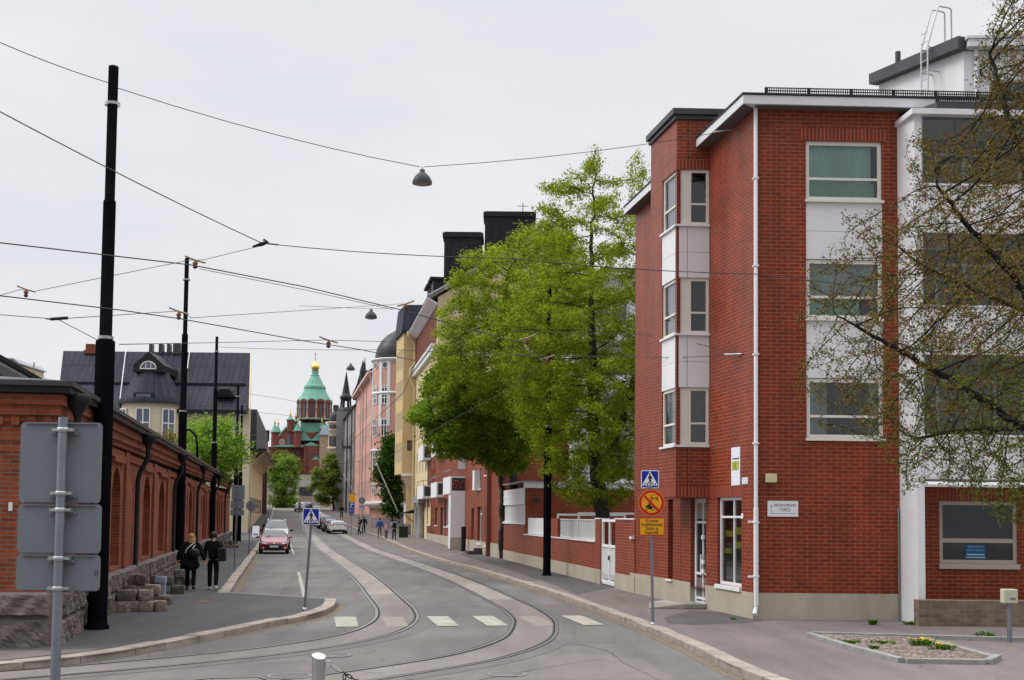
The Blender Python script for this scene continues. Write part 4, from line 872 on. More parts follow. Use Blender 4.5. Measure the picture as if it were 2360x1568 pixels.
# ================================================================== cream house with the big dark roof
M_seam = brick_mat('seam_roof', (.040, .042, .057), (.034, .036, .050), (.016, .016, .022), 6, .62, .035, .6, offset=0, bump=.3, rot=True, spec=.08)
M_cream = mat('pale_cream_render', (.62, .56, .40), .85, .06, .8, dirt=((.45, .40, .3), .4))
M_bluepane = glass_mat('sky_glass', (.10, .13, .17), rough=.05)
YB = 125.0; cbx0, cbx1 = at(140, 1000, YB).x, at(572, 1000, YB).x
CBF = Facade((cbx0, YB), (1, 0), -1)
cb = thing('cream_house', 'cream house with a huge dark sheet roof, round bay and row of chimneys', 'apartment house', (cbx1, YB, 0), 0, None, True)
zc_ = lambda y: CBF.px(420, y)[1]
ez, rz_ = zc_(946), at(420, 812, YB + 6).z; kz = at(420, 881, YB + 3).z; Wd = cbx1 - cbx0
w_ = MB(); hls = [CBF.rect(508, 950, 518, 1000), CBF.rect(538, 950, 548, 1000), CBF.rect(255, 952, 266, 1000), CBF.rect(440, 955, 452, 1000), CBF.rect(470, 955, 482, 1000)]
CBF.wall(w_, 0, Wd, 0, ez, hls, .15); w_.prism([V(cbx1, YB, 0), V(cbx1 - .5, YB, 0), V(cbx1 - .5, YB, ez + .2), V(cbx1 - .5, YB + 6, rz_ + .3), V(cbx1, YB + 6, rz_ + .3), V(cbx1, YB, ez + .2)][:0] or [V(cbx1, YB - .05, 0), V(cbx1, YB - .05, ez + .25), V(cbx1 - 1.26, YB + 6, rz_ + .35), V(cbx1 - 2.73, YB + 13, ez + .2), V(cbx1 - 2.73, YB + 13, 0)], (.16, 0, 0)); w_.build('wall', M_cream, cb)
for h in hls: CBF.window(cb, h, M_white, M_bluepane, .12, .1, vs=(.5,), hs=(.5,))
ro = MB(); P = lambda x, dy, z: V(x, YB + dy, z)
x0, x1 = at(134, 940, YB).x, cbx1 - .02; xk = at(138, 881, YB + 3).x; xt = at(146, 806, YB + 6).x
xr = lambda dy: x1 - .21 * dy; ro.quad(P(xk, 3, kz), P(xr(3), 3, kz), P(xr(6), 6, rz_), P(xt, 6, rz_)); ro.quad(P(x0 - .2, -.5, ez), P(x1, -.5, ez), P(xr(2.7), 2.7, kz - .25), P(xk, 2.7, kz - .25)); ro.quad(P(xk, 2.7, kz - .25), P(xr(2.7), 2.7, kz - .25), P(xr(3), 3, kz), P(xk, 3, kz)); ro.quad(P(xt, 6, rz_), P(xr(6), 6, rz_), P(xr(13), 13, ez), P(x0 - 1, 13, ez)); ro.quad(P(x0 - .2, -.5, ez), P(xk, 2.7, kz - .25), P(xk, 3, kz), P(xt, 6, rz_), P(x0 - 1, 13, ez)); ro.build('roof', M_seam, cb)
r2 = MB(); r2.box((x0 + .5, YB + 2.5, kz - .32), (x1 - .9, YB + 2.9, kz - .1)); r2.box((x0 - .2, YB - .75, ez - .35), (x1, YB - .4, ez + .05)); r2.build('eave', M_roof, cb)
for px_, w_px in ((349, 7), (372, 9), (390, 7), (404, 7), (412, 12)):
    b = MB(); xx = at(px_ - 27 + 27, 800, YB + 6).x; b.box((xx - w_px / 45, YB + 5.6, rz_ - .3), (xx + w_px / 45, YB + 6.6, at(px_, 793, YB + 6).z)); b.build('chimney', M_charcoal, cb, bevel=.05)
b = MB(); xx = at(210, 800, YB + 6).x; b.box((xx - .45, YB + 5.6, rz_ - .3), (xx + .45, YB + 6.6, at(210, 794, YB + 6).z)); b.box((xx - .6, YB + 5.5, rz_ - .3), (xx + .6, YB + 6.7, rz_ + .08)); b.build('chimney', M_old2, cb)
for a_, b_ in (((290, 809, 6), (275, 935, -.4)), ((437, 812, 6), (432, 850, 4))):
    b = MB(); b.tube([at(a_[0], a_[1], YB + a_[2] - .1), at((a_[0] + b_[0]) / 2, (a_[1] + b_[1]) / 2 - 2, YB + (a_[2] + b_[2]) / 2 - .3), at(b_[0], b_[1], YB + b_[2] - .2)], .05, 6); b.build('roof_cable', M_white, cb)
bc = at(347, 1000, YB); br = 3.0
by = MB(); by.lathe([(br, 0), (br, zc_(934))], (bc.x, YB + .3, 0), 24, True, math.pi, math.pi); bay_ = by.build('round_bay', M_cream, cb)
for k, ang in enumerate((-50, 0, 48)):
    a = math.radians(270 + ang); p = V(bc.x + (br + .02) * math.cos(a), YB + .3 + (br + .02) * math.sin(a), 0); tdir = V(-math.sin(a), math.cos(a), 0); Fw = Facade(p - tdir * .75, tdir, -1)
    hh = (0, 1.5, zc_(1020), zc_(946)); Fw.frame(MB(), *hh, .12, -.05, .08, (.5,), (.55,)).build('bay_window', M_white, bay_); g = MB(); g.quad(Fw.pt(0, hh[2], .03), Fw.pt(1.5, hh[2], .03), Fw.pt(1.5, hh[3], .03), Fw.pt(0, hh[3], .03)); g.build('bay_pane', M_bluepane, bay_)
rt = MB(); rt.lathe([(br + .35, zc_(934) - .05), (br + .35, zc_(928)), (br - .1, zc_(915)), (br - .75, zc_(885)), (br - 1.3, zc_(865)), (br - 1.45, zc_(858))], (bc.x, YB + .3, 0), 24, True, math.pi, math.pi); rt.build('bay_roof', M_seam, cb)
dz = MB(); zd = zc_(862); hw = 1.55
dz.prism([V(bc.x - hw, YB - 1.35, zd), V(bc.x + hw, YB - 1.35, zd), V(bc.x + hw, YB - 1.35, zc_(846)), V(bc.x, YB - 1.35, zc_(815)), V(bc.x - hw, YB - 1.35, zc_(846))], (0, 6.5, 0)); dm = dz.build('dormer', M_roof, cb)
dw = MB(); n = 10; P_ = [V(bc.x + .8 * math.cos(t), YB - 1.37, zc_(855) + .75 * math.sin(t)) for t in np.linspace(0, math.pi, n)]; dw.prism(P_, (0, -.03, 0)); dw.build('dormer_window', M_bluepane, dm)
dw = MB()
for k in range(n - 1): dw.tube([P_[k] + V(0, -.05, 0), P_[k + 1] + V(0, -.05, 0)], .06, 5)
dw.tube([P_[0] + V(0, -.05, 0), P_[-1] + V(0, -.05, 0)], .06, 5); dw.tube([V(bc.x - .25, YB - 1.42, zc_(855)), V(bc.x - .25, YB - 1.42, zc_(855) + .7)], .05, 5); dw.tube([V(bc.x + .25, YB - 1.42, zc_(855)), V(bc.x + .25, YB - 1.42, zc_(855) + .7)], .05, 5); dw.build('dormer_frame', M_white, dm)
d2 = MB(); a = at(516, 905, YB); d2.prism([at(493, 915, YB + .3), at(541, 915, YB + .3), at(529, 897, YB + .3), at(505, 897, YB + .3)], (0, 3.5, .0)); d2.build('dormer', M_roof, cb)
d2 = MB(); d2.prism([at(500, 911, YB + .2), at(534, 911, YB + .2), at(528, 898, YB + .2), at(506, 898, YB + .2)], (0, .12, 0)); d2.build('dormer_opening', M_dark, cb)
d2 = MB(); d2.box((bc.x - 1.0, YB - 2.75, zc_(925)), (bc.x + 1.0, YB - 1.2, zc_(912))); d2.build('dormer', M_roof, cb); d2 = MB(); d2.box((bc.x - .72, YB - 2.78, zc_(923)), (bc.x + .72, YB - 2.7, zc_(915))); d2.build('dormer_window', M_bluepane, cb)
# street-side houses on the left further on
def sideX(Y): return -29.5 - .17 * (Y - 138.5)
sv = thing('bracketed_house', 'pale yellow street house with a dark bracketed overhanging eave', 'house', (sideX(140), 140, gz(140)), 0, None, True)
SL = Facade((sideX(138.5), 138.5), (-.17, 1), -1)
mb = MB(); SL.box(mb, 0, 44, gz(140) - .5, 9.6, -9, 0); mb.build('wall', mat('pale_yellow_render', (.58, .50, .32), .85, .08, .6, dirt=((.4, .36, .3), .5)), sv)
mb = MB(); mb.prism([SL.pt(-.2, 9.6, 1.7), SL.pt(44, 9.6, 1.7), SL.pt(44, 9.6, -4), SL.pt(-.2, 9.6, -4)], (0, 0, .25)); mb.build('eave', M_roof, sv); mb = MB(); SL.box(mb, .5, 43, 9.86, 14.3, -7, .6); mb.build('roof', mat('blue_grey_roof', (.05, .052, .065), .5, .1, 1), sv)
for k in range(9):
    b = MB(); a = 1 + k * 4.6; b.tube([SL.pt(a, 8.0, .02), SL.pt(a, 9.5, 1.6)], .09, 6); b.build('eave_bracket', M_cream, sv)
k = 2
while k < 40: SL.box(MB(), k, k + 1.1, gz(160) + 1.2, gz(160) + 3, .0, .04).build('shop_window', M_pane_dark, sv); k += 4
dk = thing('dark_brick_house', 'dark brown brick house at the far left before the park trees', 'house', (-36.6, 184, gz(184)), 0, None, True)
mb = MB(); SD = Facade((-36.6, 184), (-.2, 1), -1); SD.box(mb, 0, 22, 0, 14.6, -8, 0); mb.build('wall', brick_mat('dark_brick', (.12, .04, .03), (.08, .03, .025), (.1, .07, .06), .5, .2, .03, .9), dk)
mb = MB(); SD.box(mb, -.2, 22, 14.6, 15, -8, .2); mb.build('roof', M_roof, dk)
# ================================================================== low brick wall, gates and shed on the right
W1 = Facade((3.80, 38.6), (-.144, 1), 1)
M_gate = mat('white_gate', (.74, .74, .74), .45, .04, 3)
M_brick_far = brick_mat('red_brick_far', (.235, .032, .011), (.185, .025, .009), (.35, .19, .12), .284, .0905, .0072, .45, spec=.22)
def wpx(x, y=1230): return W1.px(x, y)[0]
def zpx(x, y): return W1.px(x, y)[1]
zcap = zpx(1400, 1197); zsill = zpx(1330, 1243); zpl = .62
wl = thing('garden_wall', 'low red brick garden wall with slatted white screens on a concrete plinth', 'wall', W1.pt(6, 0), 0, None, True)
s_p0, s_p1, s_g1, s_f1, s_f0, s_pa1, s_pa0, s_s0 = wpx(1462), wpx(1418), wpx(1384), wpx(1372), wpx(1284), wpx(1255), wpx(1212), wpx(1209)
mb = MB(); W1.box(mb, -.3, s_p1, zpl, zcap, -.3, 0); W1.box(mb, s_g1, s_f1, zpl, zcap, -.3, 0); W1.box(mb, s_f1, s_pa1 + .0, zpl, zsill - .04, -.3, 0); W1.box(mb, s_pa1, s_s0, zpl, zsill - .04, -.3, 0); mb.build('wall', M_brick_far, wl)
mb = MB(); W1.box(mb, -.32, s_p1, .1, zpl, -.32, .02); W1.box(mb, s_g1, s_s0, .1, zpl, -.32, .02); mb.build('plinth', M_plinth, wl)
mb = MB(); W1.box(mb, -.3, s_p1 + .03, zcap, zcap + .04, -.33, .03); W1.box(mb, s_g1, s_f1, zcap, zcap + .04, -.33, .03); W1.box(mb, s_f1 + .002, s_s0 - .002, zsill - .04, zsill, -.33, .05); W1.box(mb, -.28, .0, zpx(1462, 1243), zpx(1462, 1243) + .08, -.05, .1); mb.build('coping', M_white, wl)
mb = MB(); s = s_f1 + .04
while s < s_f0 - .05: W1.box(mb, s, s + .09, zsill + .06, zcap - .06, -.18, -.14); s += .17
for z in (zsill + .02, zcap - .06): W1.box(mb, s_f1, s_f0, z, z + .05, -.2, -.12)
W1.box(mb, (s_f1 + s_f0) / 2 - .05, (s_f1 + s_f0) / 2 + .05, zsill, zcap, -.2, -.11); mb.build('slat_screen', mat('screen_grey', (.55, .54, .52), .5, .05, 2), wl)
mb = MB(); W1.box(mb, s_pa1, s_pa0 - .03, zsill + .03, zcap, -.16, -.1); mb.build('screen_panel', M_white, wl)
mb = MB(); W1.box(mb, s_f0 + .02, s_pa1 - .02, zsill, zcap, -.3, -.02); mb.build('pier', M_brick_far, wl)
def gate(label, a, b, zt_, hinge=.0):
    g = thing('garden_gate', label, 'gate', W1.pt((a + b) / 2, .1, -.1), 0, 'white barred gates in the garden wall', True)
    W1.frame(MB(), a + .03, b - .03, .2, zt_, .09, -.12, -.04, (.5,), (.0, .58), .09).build('frame', M_gate, g)
    mb = MB(); s = a + .1; zc1 = .2 + (zt_ - .2) * .58
    while s < b - .1: W1.box(mb, s, s + .025, .34, zc1, -.09, -.07); s += .085
    W1.box(mb, a + .1, b - .1, .5, zc1, -.085, -.08); mb.build('bars', M_gate, g)
    W1.box(MB(), a + (b - a) * .42, a + (b - a) * .42 + .05, 1.0, 1.15, -.04, .02).build('handle', M_charcoal, g)
gate('white barred gate between the brick pier and the slatted screen', s_p1, s_g1, zcap)
s_h1, s_h0 = wpx(1160.5), wpx(1141)
gate('white barred gate between the small shed and the red and white house', s_h1, s_h0, zpx(1150, 1199))
# shed
shd = thing('brick_shed', 'small brick shed with a white boarded front and white roof edge', 'shed', W1.pt(s_s0, 0), 0, None, True)
zst = zpx(1185, 1128); zs1, zs2 = zpx(1185, 1207), zpx(1185, 1164)
W1.box(MB(), s_s0 + .01, s_h1, zpl, zs1, -.2, .005).build('wall', M_brick_far, shd); W1.box(MB(), s_s0 + .01, s_h1, .1, zpl, -.22, .025).build('plinth', M_plinth, shd)
mb = MB(); n = 5
for k in range(n): W1.box(mb, s_s0 + .05, s_h1 - .05, zs2 + (zst - zs2) * k / n + .004, zs2 + (zst - zs2) * (k + 1) / n, -.15, .03 - .012 * (k % 2)); 
mb.build('boarding', M_white, shd)
mb = MB(); n = 40; vs = []
for k in range(n + 1):
    a = s_s0 + .06 + (s_h1 - s_s0 - .12) * k / n; o = -.06 + .05 * math.sin(k * 1.1); vs += [W1.pt(a, zs1, o), W1.pt(a, zs2, o)]
mb.add(vs, [(2 * k, 2 * k + 2, 2 * k + 3, 2 * k + 1) for k in range(n)]); mb.build('curtain_wall', mat('pleated_white', (.55, .55, .53), .6, .05, 2), shd)
W1.box(MB(), s_s0, s_h1 + .02, zs1 - .02, zs1 + .07, -.2, .08).build('sill', M_white, shd)
SR = Facade(W1.pt(s_s0, 0), (1, .12), -1); zv = SR.px(1300, 1140)[1]
mb = MB(); SR.wall(mb, .02, 14, .1, zst - .02, [], top=lambda s: zst - .0 - .012 * s); mb.quad(SR.pt(14, 0), SR.pt(14, 0, -6), SR.pt(14, zst, -6), SR.pt(14, zst)); mb.build('side_wall', M_brick_far, shd)
mb = MB(); mb.prism([SR.pt(-.05, zst, .12), SR.pt(14, zst - .16, .12), SR.pt(14, zst + .12, .12), SR.pt(-.05, zst + .28, .12)], -SR.n * .25); mb.build('fascia', M_white, shd)
mb = MB(); mb.prism([SR.pt(-.1, zst + .285, .18), SR.pt(14, zst + .125, .18), SR.pt(14, zst + .125, -6), W1.pt(s_h1 + .1, zst + .285, .12), W1.pt(s_s0 - .05, zst + .285, .12)], (0, 0, .06)); mb.build('roof', mat('grey_sheet', (.33, .34, .36)), shd)
vx, vz = SR.px(1236, 1152); mb = MB(); mb.tube([SR.pt(vx, vz, 0), SR.pt(vx, vz, .14)], .13, 16); mb.build('vent', mat('vent_dark', (.05, .045, .045), .7, .1), shd)
# white pergola frame behind the wall
pg = thing('pergola_frame', 'white tubular pergola frame standing behind the garden wall', 'pergola', at(1380, 1260, 57), 0, None, True)
mb = MB()
for Y, x0, x1, yt in ((56.5, 1286, 1440, 1184), (58.5, 1334, 1470, 1181)):
    a, b = at(x0, yt, Y), at(x1, yt + 1, Y)
    for p in (a, b): mb.obox(p - V(.05, .05, p.z), (.1, 0, 0), (0, .1, 0), (0, 0, p.z - .103))
    mb.obox(a - V(.05, .05, .1), b - a + V(.1, 0, 0), (0, .1, 0), (0, 0, .1))
mb.build('frame', M_gate, pg)
# ---- white house with balconies behind the tree
bk = thing('white_back_house', 'white apartment house with long balconies half hidden behind the lime tree', 'apartment house', at(1400, 1180, 66), 0, None, True)
BKF = Facade(at(1318, 1180, 66), (1, .02), -1); zq = lambda y: BKF.px(1400, y)[1]
mb = MB(); BKF.wall(mb, 0, 12, 0, zq(640), [(1.2 + 2.6 * i, 3.0 + 2.6 * i, zq(750 + 118 * j), zq(690 + 118 * j), .4) for i in range(4) for j in range(4)]); mb.quad(BKF.pt(0, 0), BKF.pt(0, 0, -10), BKF.pt(0, zq(640), -10), BKF.pt(0, zq(640))); mb.build('wall', mat('grey_white_wall', (.55, .56, .58), .7, .06, 1), bk)
for j in range(4):
    for i in range(4): BKF.window(bk, (1.2 + 2.6 * i, 3.0 + 2.6 * i, zq(750 + 118 * j), zq(690 + 118 * j)), M_white, M_pane_mid, .3, .08, vs=(.5,))
    mb = MB(); BKF.box(mb, -.3, 12, zq(790 + 118 * j), zq(752 + 118 * j), .02, 1.2); mb.build('balcony', M_white, bk)
mb = MB(); BKF.box(mb, -.5, 12, zq(640), zq(632), -10, .5); mb.build('roof', M_white, bk); mb = MB(); BKF.box(mb, 1.5, 12, zq(631), zq(612), -9, -.5); mb.build('roof_top', M_charcoal, bk)
# ---- dark brick house end behind the second tree
db = thing('brick_house_end', 'plain dark red brick house end behind the leafy trees', 'house', at(1180, 1200, 70), 0, None, True)
DBF = Facade(at(1122, 1180, 72), (1, .05), -1)
mb = MB(); DBF.box(mb, 0, 9, 0, DBF.px(1200, 935)[1], -8, 0); mb.build('wall', brick_mat('dark_red_brick', (.16, .03, .02), (.13, .025, .017), (.22, .14, .1), .284, .0905, .008, .7), db)  # dark red is the brick's own colour on this house
mb = MB(); DBF.box(mb, -.2, 9.2, DBF.px(1200, 935)[1], DBF.px(1200, 925)[1], -8.2, .2); mb.build('roof', M_white, db)
dp_ = MB(); a = DBF.px(1128, 1100)[0]; dp_.tube([DBF.pt(a + .35, 9, .12), DBF.pt(a + .35, DBF.px(1130, 1150)[1], .12), DBF.pt(a + .5, DBF.px(1130, 1162)[1], .12), DBF.pt(a + 1.0, DBF.px(1150, 1175)[1], .12), DBF.pt(a + 1.1, .2, .12)], .075, 8); dp_.build('downpipe', mat('zinc', (.35, .36, .37), .4, .1, metal=.5), db)

# ================================================================== red and white balcony house
W2 = Facade((-.62, 68.6), (-.165, 1), 1)
rw = thing('balcony_brick_house', 'red brick house with white balcony boxes and white pillars beside the yellow house', 'apartment house', W2.pt(1, 0), 0, None, True)
X = lambda x, y=1180, o=0: W2.px(x, y, o)
sA = .0; sE = X(984)[0]
ztop = 10.6
M_shutter = mat('blue_grey_door', (.22, .26, .31), .5, .1, 2)
def hol(x0, y0, x1, y1): a = X(x0, (y0 + y1) / 2); b = X(x1, (y0 + y1) / 2); m = (x0 + x1) / 2; return (min(a[0], b[0]), max(a[0], b[0]), X(m, y1)[1], X(m, y0)[1])
hz_ = [hol(1100, 1168, 1110.5, 1253), hol(1118, 1168, 1124, 1258), hol(1086, 1172, 1092, 1256), hol(1003, 1170, 1009, 1211), hol(1015, 1170, 1022, 1248), hol(1024, 1150, 1034, 1214), hol(986, 1152, 992.5, 1210), hol(1098, 1085, 1108, 1128), hol(1118, 1075, 1124, 1095)]
mb = MB(); W2.wall(mb, sA, sE, .7, ztop, [h for h in hz_ if h[0] > 0], .3); W2.box(mb, sE - .01, sE, .7, ztop, -6, 0); E2 = Facade(W2.pt(0, 0), (1, .05), -1); E2.wall(mb, 0, 7.6, .7, ztop); mb.build('wall', M_brick_far, rw)
mb = MB(); W2.box(mb, -.02, sE, .0, .9, -.4, .03); mb.build('plinth', M_plinth, rw)
mb = MB(); mb.prism([W2.pt(-.2, ztop, .3), W2.pt(sE, ztop, .3), W2.pt(sE, ztop, -7), E2.pt(7.7, ztop, .2)], (0, 0, .3)); mb.build('roof', M_charcoal, rw)
for i, h in enumerate(hz_):
    if h[0] <= 0: continue
    if i in (2, 4): 
        mb = MB(); W2.box(mb, h[0], h[1], max(.2, h[2]), h[3], -.25, -.2); d_ = mb.build('door', M_shutter, rw); W2.box(MB(), h[0] + .1, h[0] + .14, 1.2, 1.4, -.2, -.15).build('handle', M_white, d_)
    else: W2.window(rw, h, M_white, M_pane_mid, .25, .09, hs=(.8,) if i < 2 else (), sill=.08)
def bbox(x0, xm, x1, y0, y1, flowers=False):
    """balcony box: white flank x0..xm facing the street, dark front xm..x1 facing us"""
    s1 = X(x1, 1120)[0]; f = Facade(W2.pt(s1, 0), (1, .05), -1); xm_s = f.px(xm, 1120)[0]; z0, z1 = f.px(xm, y1)[1], f.px(xm, y0)[1]
    side = Facade(f.pt(xm_s, 0), W2.d, 1); ls = side.px(x0, 1120)[0]
    P = [f.pt(0, 0), f.pt(xm_s, 0), side.pt(ls, 0), W2.pt(s1 + ls + .3, 0)]
    mb = MB(); mb.prism([p + V(0, 0, z0) for p in P], (0, 0, .2)); side.box(mb, 0, ls, z0 + .2, z1, -.12, 0); f.box(mb, xm_s, xm_s + .12, z0 + .2, z1, -.1, 0); f.box(mb, xm_s + .12, 0, z1 - .1, z1, -.1, 0); b = mb.build('balcony', M_white, rw)
    mb = MB(); f.box(mb, xm_s + .12, -.02, z0 + .2, z1 - .1, -.08, -.04); mb.build('balcony_glass', mat('balcony_dark', (.06, .055, .055), .2, .3, 2), b)
    mb = MB(); f.box(mb, xm_s, 0, z1 + .42, z1 + .47, -.06, -.01); side.box(mb, 0, ls, z1 + .42, z1 + .47, -.06, -.01); f.box(mb, xm_s, xm_s + .05, z1, z1 + .42, -.06, -.01); f.box(mb, xm_s * .5, xm_s * .5 + .04, z1, z1 + .42, -.06, -.01); side.box(mb, ls - .05, ls, z1, z1 + .42, -.06, -.01); mb.build('balcony_rail', mat('grey_rail', (.25, .27, .28), .5, .1), b)
    if flowers:
        mb = MB(); rnd = random.Random(3)
        for k in range(26): c = f.pt(xm_s * rnd.uniform(.15, .85), z0 + .35 + rnd.uniform(0, .55), .0); mb.ball(c, .07, 5, 4)
        mb.build('balcony_flowers', mat('red_flowers', (.25, .06, .07), .8, .5, 9), b)
    return f, xm_s, z0, z1
f1, xm1, z01, z11 = bbox(1021, 1037.5, 1072, 1098, 1138, True)
bbox(993, 1006, 1024, 1111, 1146); bbox(962, 975, 995, 1119, 1149); bbox(963, 974, 992, 1027, 1060); bbox(993, 1007, 1026, 1012, 1048); bbox(1021, 1038, 1074, 985, 1032)
mb = MB(); f1.box(mb, xm1 + .05, 0, .2, z01 - .002, -.05, 0); f1.box(mb, -.5, -.01, z11 + .5, z11 + 2.6, -.2, 0); sd_ = Facade(f1.pt(xm1 + .05, 0), W2.d, 1); sd_.box(mb, .001, 1.5, .2, z01 - .003, -.15, -.02); mb.build('pillar', M_white, rw)
mb = MB(); f1.box(mb, xm1 + .04, .01, .0, 1.0, -.1, .03); mb.build('pillar_base', M_plinth, rw)
mb = MB(); h = hol(984, 1112, 992, 1160); 
wb_ = hol(1092, 1086, 1105, 1124); W2.box(mb, wb_[0], wb_[0] + .9, wb_[2] - .2, wb_[3], .0, .32); mb.build('window_box', M_white, rw)
st_ = thing('entry_step', 'dark steel entry step in front of the red brick house', 'step', W2.pt(X(1100, 1275)[0], .115, .5), 0, None, True)
mb = MB(); p0 = X(1113, 1270)[0]; W2.box(mb, p0, p0 + 1.4, .115, .32, .03, .9); W2.box(mb, p0, p0 + .7, .32, .5, .03, .5); mb.build('tread', mat('rusty_steel', (.08, .055, .05), .7, .3, 4), st_)
E2b = hol(1076, 1195, 1082, 1275)
pb_ = MB(); a = X(1080, 1262)[0]; pb_.tube([W2.pt(a, .1, .35), W2.pt(a, 1.75, .35)], .16, 12); tag(pb_.build('dark_bollard', M_black), 'thick dark post against the white pillar base', 'bollard')

# ================================================================== yellow house with oriel
M_yellow = mat('yellow_render', (.58, .43, .22), .85, .07, .8, dirt=((.45, .34, .2), .4))
M_yellow2 = mat('pale_yellow_plaster', (.63, .52, .31), .85, .06, .8, dirt=((.5, .4, .25), .4))
YF = Facade((-.62 - .165 * (104 - 68.6), 104), (-.165, 1), 1)
Yx = lambda x, y=1000, o=0: YF.px(x, y, o)
yh = thing('yellow_house', 'tall yellow house with a corner oriel, red attic boards and black roof turrets', 'apartment house', YF.pt(10, 0), 0, None, True)
LY = YF.px(936, 1000)[0]; zup = YF.px(955, 780)[1]; zco = YF.px(955, 868)[1]
YE = Facade(YF.pt(0, 0), (1, .04), -1)
wn = [(2.0 + 3.1 * i, 3.1 + 3.1 * i, 3.2 + 3.3 * j, 5.2 + 3.3 * j, .2) for i in range(int((LY - 3) / 3.1)) for j in range(4)]
mb = MB(); YF.wall(mb, 0, LY, 0, zco, wn); YF.wall(mb, 0, LY, zco, zup)
zap = YE.px(1250, 545)[1]; xap = YE.px(1250, 600)[0]; xr_ = xap * 1.75
mb.prism([YE.pt(.02, 0, 0), YE.pt(xr_, 0, 0), YE.pt(xr_, zup + .3, 0), YE.pt(xap, zap, 0), YE.pt(.02, zup + .2, 0)], -YE.n * .4); mb.build('wall', M_yellow2, yh)
for h in wn: YF.window(yh, h, M_white, M_pane_mid, .15, .09, vs=(.5,), hs=(.65,))
mb = MB(); YF.box(mb, 0, LY, zco - .3, zco + .1, -.1, .35); YF.box(mb, 0, LY, zco + .1, zco + .3, -.1, .5); mb.build('cornice', M_white, yh)
mb = MB(); s = .6
while s < LY: YF.box(mb, s, s + .9, zco + .35, zup - .5, .0, .06); s += 1.15
mb.build('attic_boarding', mat('red_boards', (.17, .05, .032), .7, .15, 2), yh)
mb = MB(); mb.prism([YF.pt(-.3, zup - .5, .05), YF.pt(LY, zup - .5, .05), YF.pt(LY, zup, .9), YF.pt(-.3, zup, .9)], (0, 0, .12)); mb.build('eave', M_white, yh)
mb = MB(); Rg = V(YE.pt(xap, zap).x - .0, 0, 0)
a, b, c, d_ = YF.pt(-.4, zup + .13, .95), YF.pt(LY, zup + .13, .95), YE.pt(xap, zap + .35) + YF.d * LY, YE.pt(xap, zap + .35) - YF.d * .4
mb.quad(a, b, c, d_); mb.quad(d_, c, YE.pt(xr_, zup + .5) + YF.d * LY, YE.pt(xr_, zup + .5)); mb.build('roof', M_seam, yh)
mb = MB(); mb.prism([YE.pt(-.8, zup + .0, .25), YE.pt(xap, zap + .05, .25), YE.pt(xap, zap + .5, .25), YE.pt(-.8, zup + .4, .25)], -YE.n * .5); mb.prism([YE.pt(xr_ + .5, zup + .1, .25), YE.pt(xap, zap + .05, .25), YE.pt(xap, zap + .5, .25), YE.pt(xr_ + .5, zup + .5, .25)], -YE.n * .5); mb.build('verge', mat('pale_verge', (.5, .48, .47), .7, .08, 1), yh)
for x0, x1, y0, y1, dd in ((1022, 1110, 535, 690, 4), (1116, 1232, 488, 640, 7)):
    mb = MB(); A_ = at(x0, y1, 104 + dd); B_ = at(x1, y0, 104 + dd); mb.box((A_.x, 104 + dd, A_.z - 3), (B_.x, 104 + dd + 3, B_.z)); mb.box((A_.x - .15, 104 + dd - .15, B_.z - .5), (B_.x + .15, 104 + dd + 3.1, B_.z - .1)); k = A_.x + .5
    while k < B_.x: mb.box((k, 104 + dd - .05, A_.z - 3), (k + .07, 104 + dd, B_.z - .5)); k += .8
    mb.build('roof_turret', M_roof, yh)
an_ = MB(); p = at(1205, 488, 110); an_.tube([p, p + V(0, 0, .8)], .04, 5); an_.tube([p + V(-.5, 0, .5), p + V(.5, 0, .5)], .03, 5); an_.build('antenna', M_charcoal, yh)
for k in (2, 5.5):
    mb = MB(); P = YF.pt(k, zup + .8, .2); mb.obox(P, YF.d * 2.2, -YF.n * 2.5, V(0, 0, 1.3)); mb.obox(P + V(0, 0, 1.3) - YF.d * .2 + YF.n * .3, YF.d * 2.6, -YF.n * 3, V(0, 0, .2)); mb.build('dormer', M_roof, yh)
    mb = MB(); mb.obox(P - YF.d * .02 - YF.n * 1.3 + V(0, 0, .3), -YF.d * .04, -YF.n * .8, V(0, 0, .8)); mb.build('dormer_window', M_white, yh)
# oriel: front face towards us, narrow street face
so_ = Yx(957)[0]; OF = Facade(YF.pt(so_, 0), (1, .05), -1); ox = OF.px(928, 950)[0]
zo0, zo1 = OF.px(940, 1092)[1], OF.px(940, 768)[1]
OS = Facade(OF.pt(ox, 0), (-.23, 1), 1); ol = OS.px(911.5, 950)[0]
mb = MB(); hh_ = [(.4 + .8 * i, .9 + .8 * i, zo0 + 1.2 + 3.2 * j, zo0 + 3.2 + 3.2 * j, .12) for i in range(max(1, int(ol / .9))) for j in range(4)]
OF.wall(mb, ox, 0, zo0, zo1, [(ox * .62, ox * .22, OF.px(940, 1035)[1] - .2, OF.px(940, 1015)[1], .2)]); OS.wall(mb, 0, ol, zo0, zo1, [h for h in hh_ if h[3] < zo1]); mb.quad(OS.pt(ol, zo0), OS.pt(ol, zo1), YF.pt(so_ + ol, zo1), YF.pt(so_ + ol, zo0)); mb.quad(OF.pt(0, zo0), OF.pt(ox, zo0), OS.pt(ol, zo0), YF.pt(so_ + ol, zo0)); ori = mb.build('oriel', M_yellow, yh)
for h in hh_:
    if h[3] < zo1: OS.window(yh, h, M_white, M_pane_mid, .1, .06, name='oriel_window')
OF.box(MB(), ox * .62, ox * .22, OF.px(940, 1035)[1] - .2, OF.px(940, 1015)[1], -.2, -.15).build('niche', mat('brown_niche', (.15, .11, .09), .8, .2), yh)
mb = MB(); OF.box(mb, ox - .08, .0, zo0 - .25, zo0 + .02, -.5, .06); mb.build('oriel_base', M_white, yh)
mb = MB(); n = 8
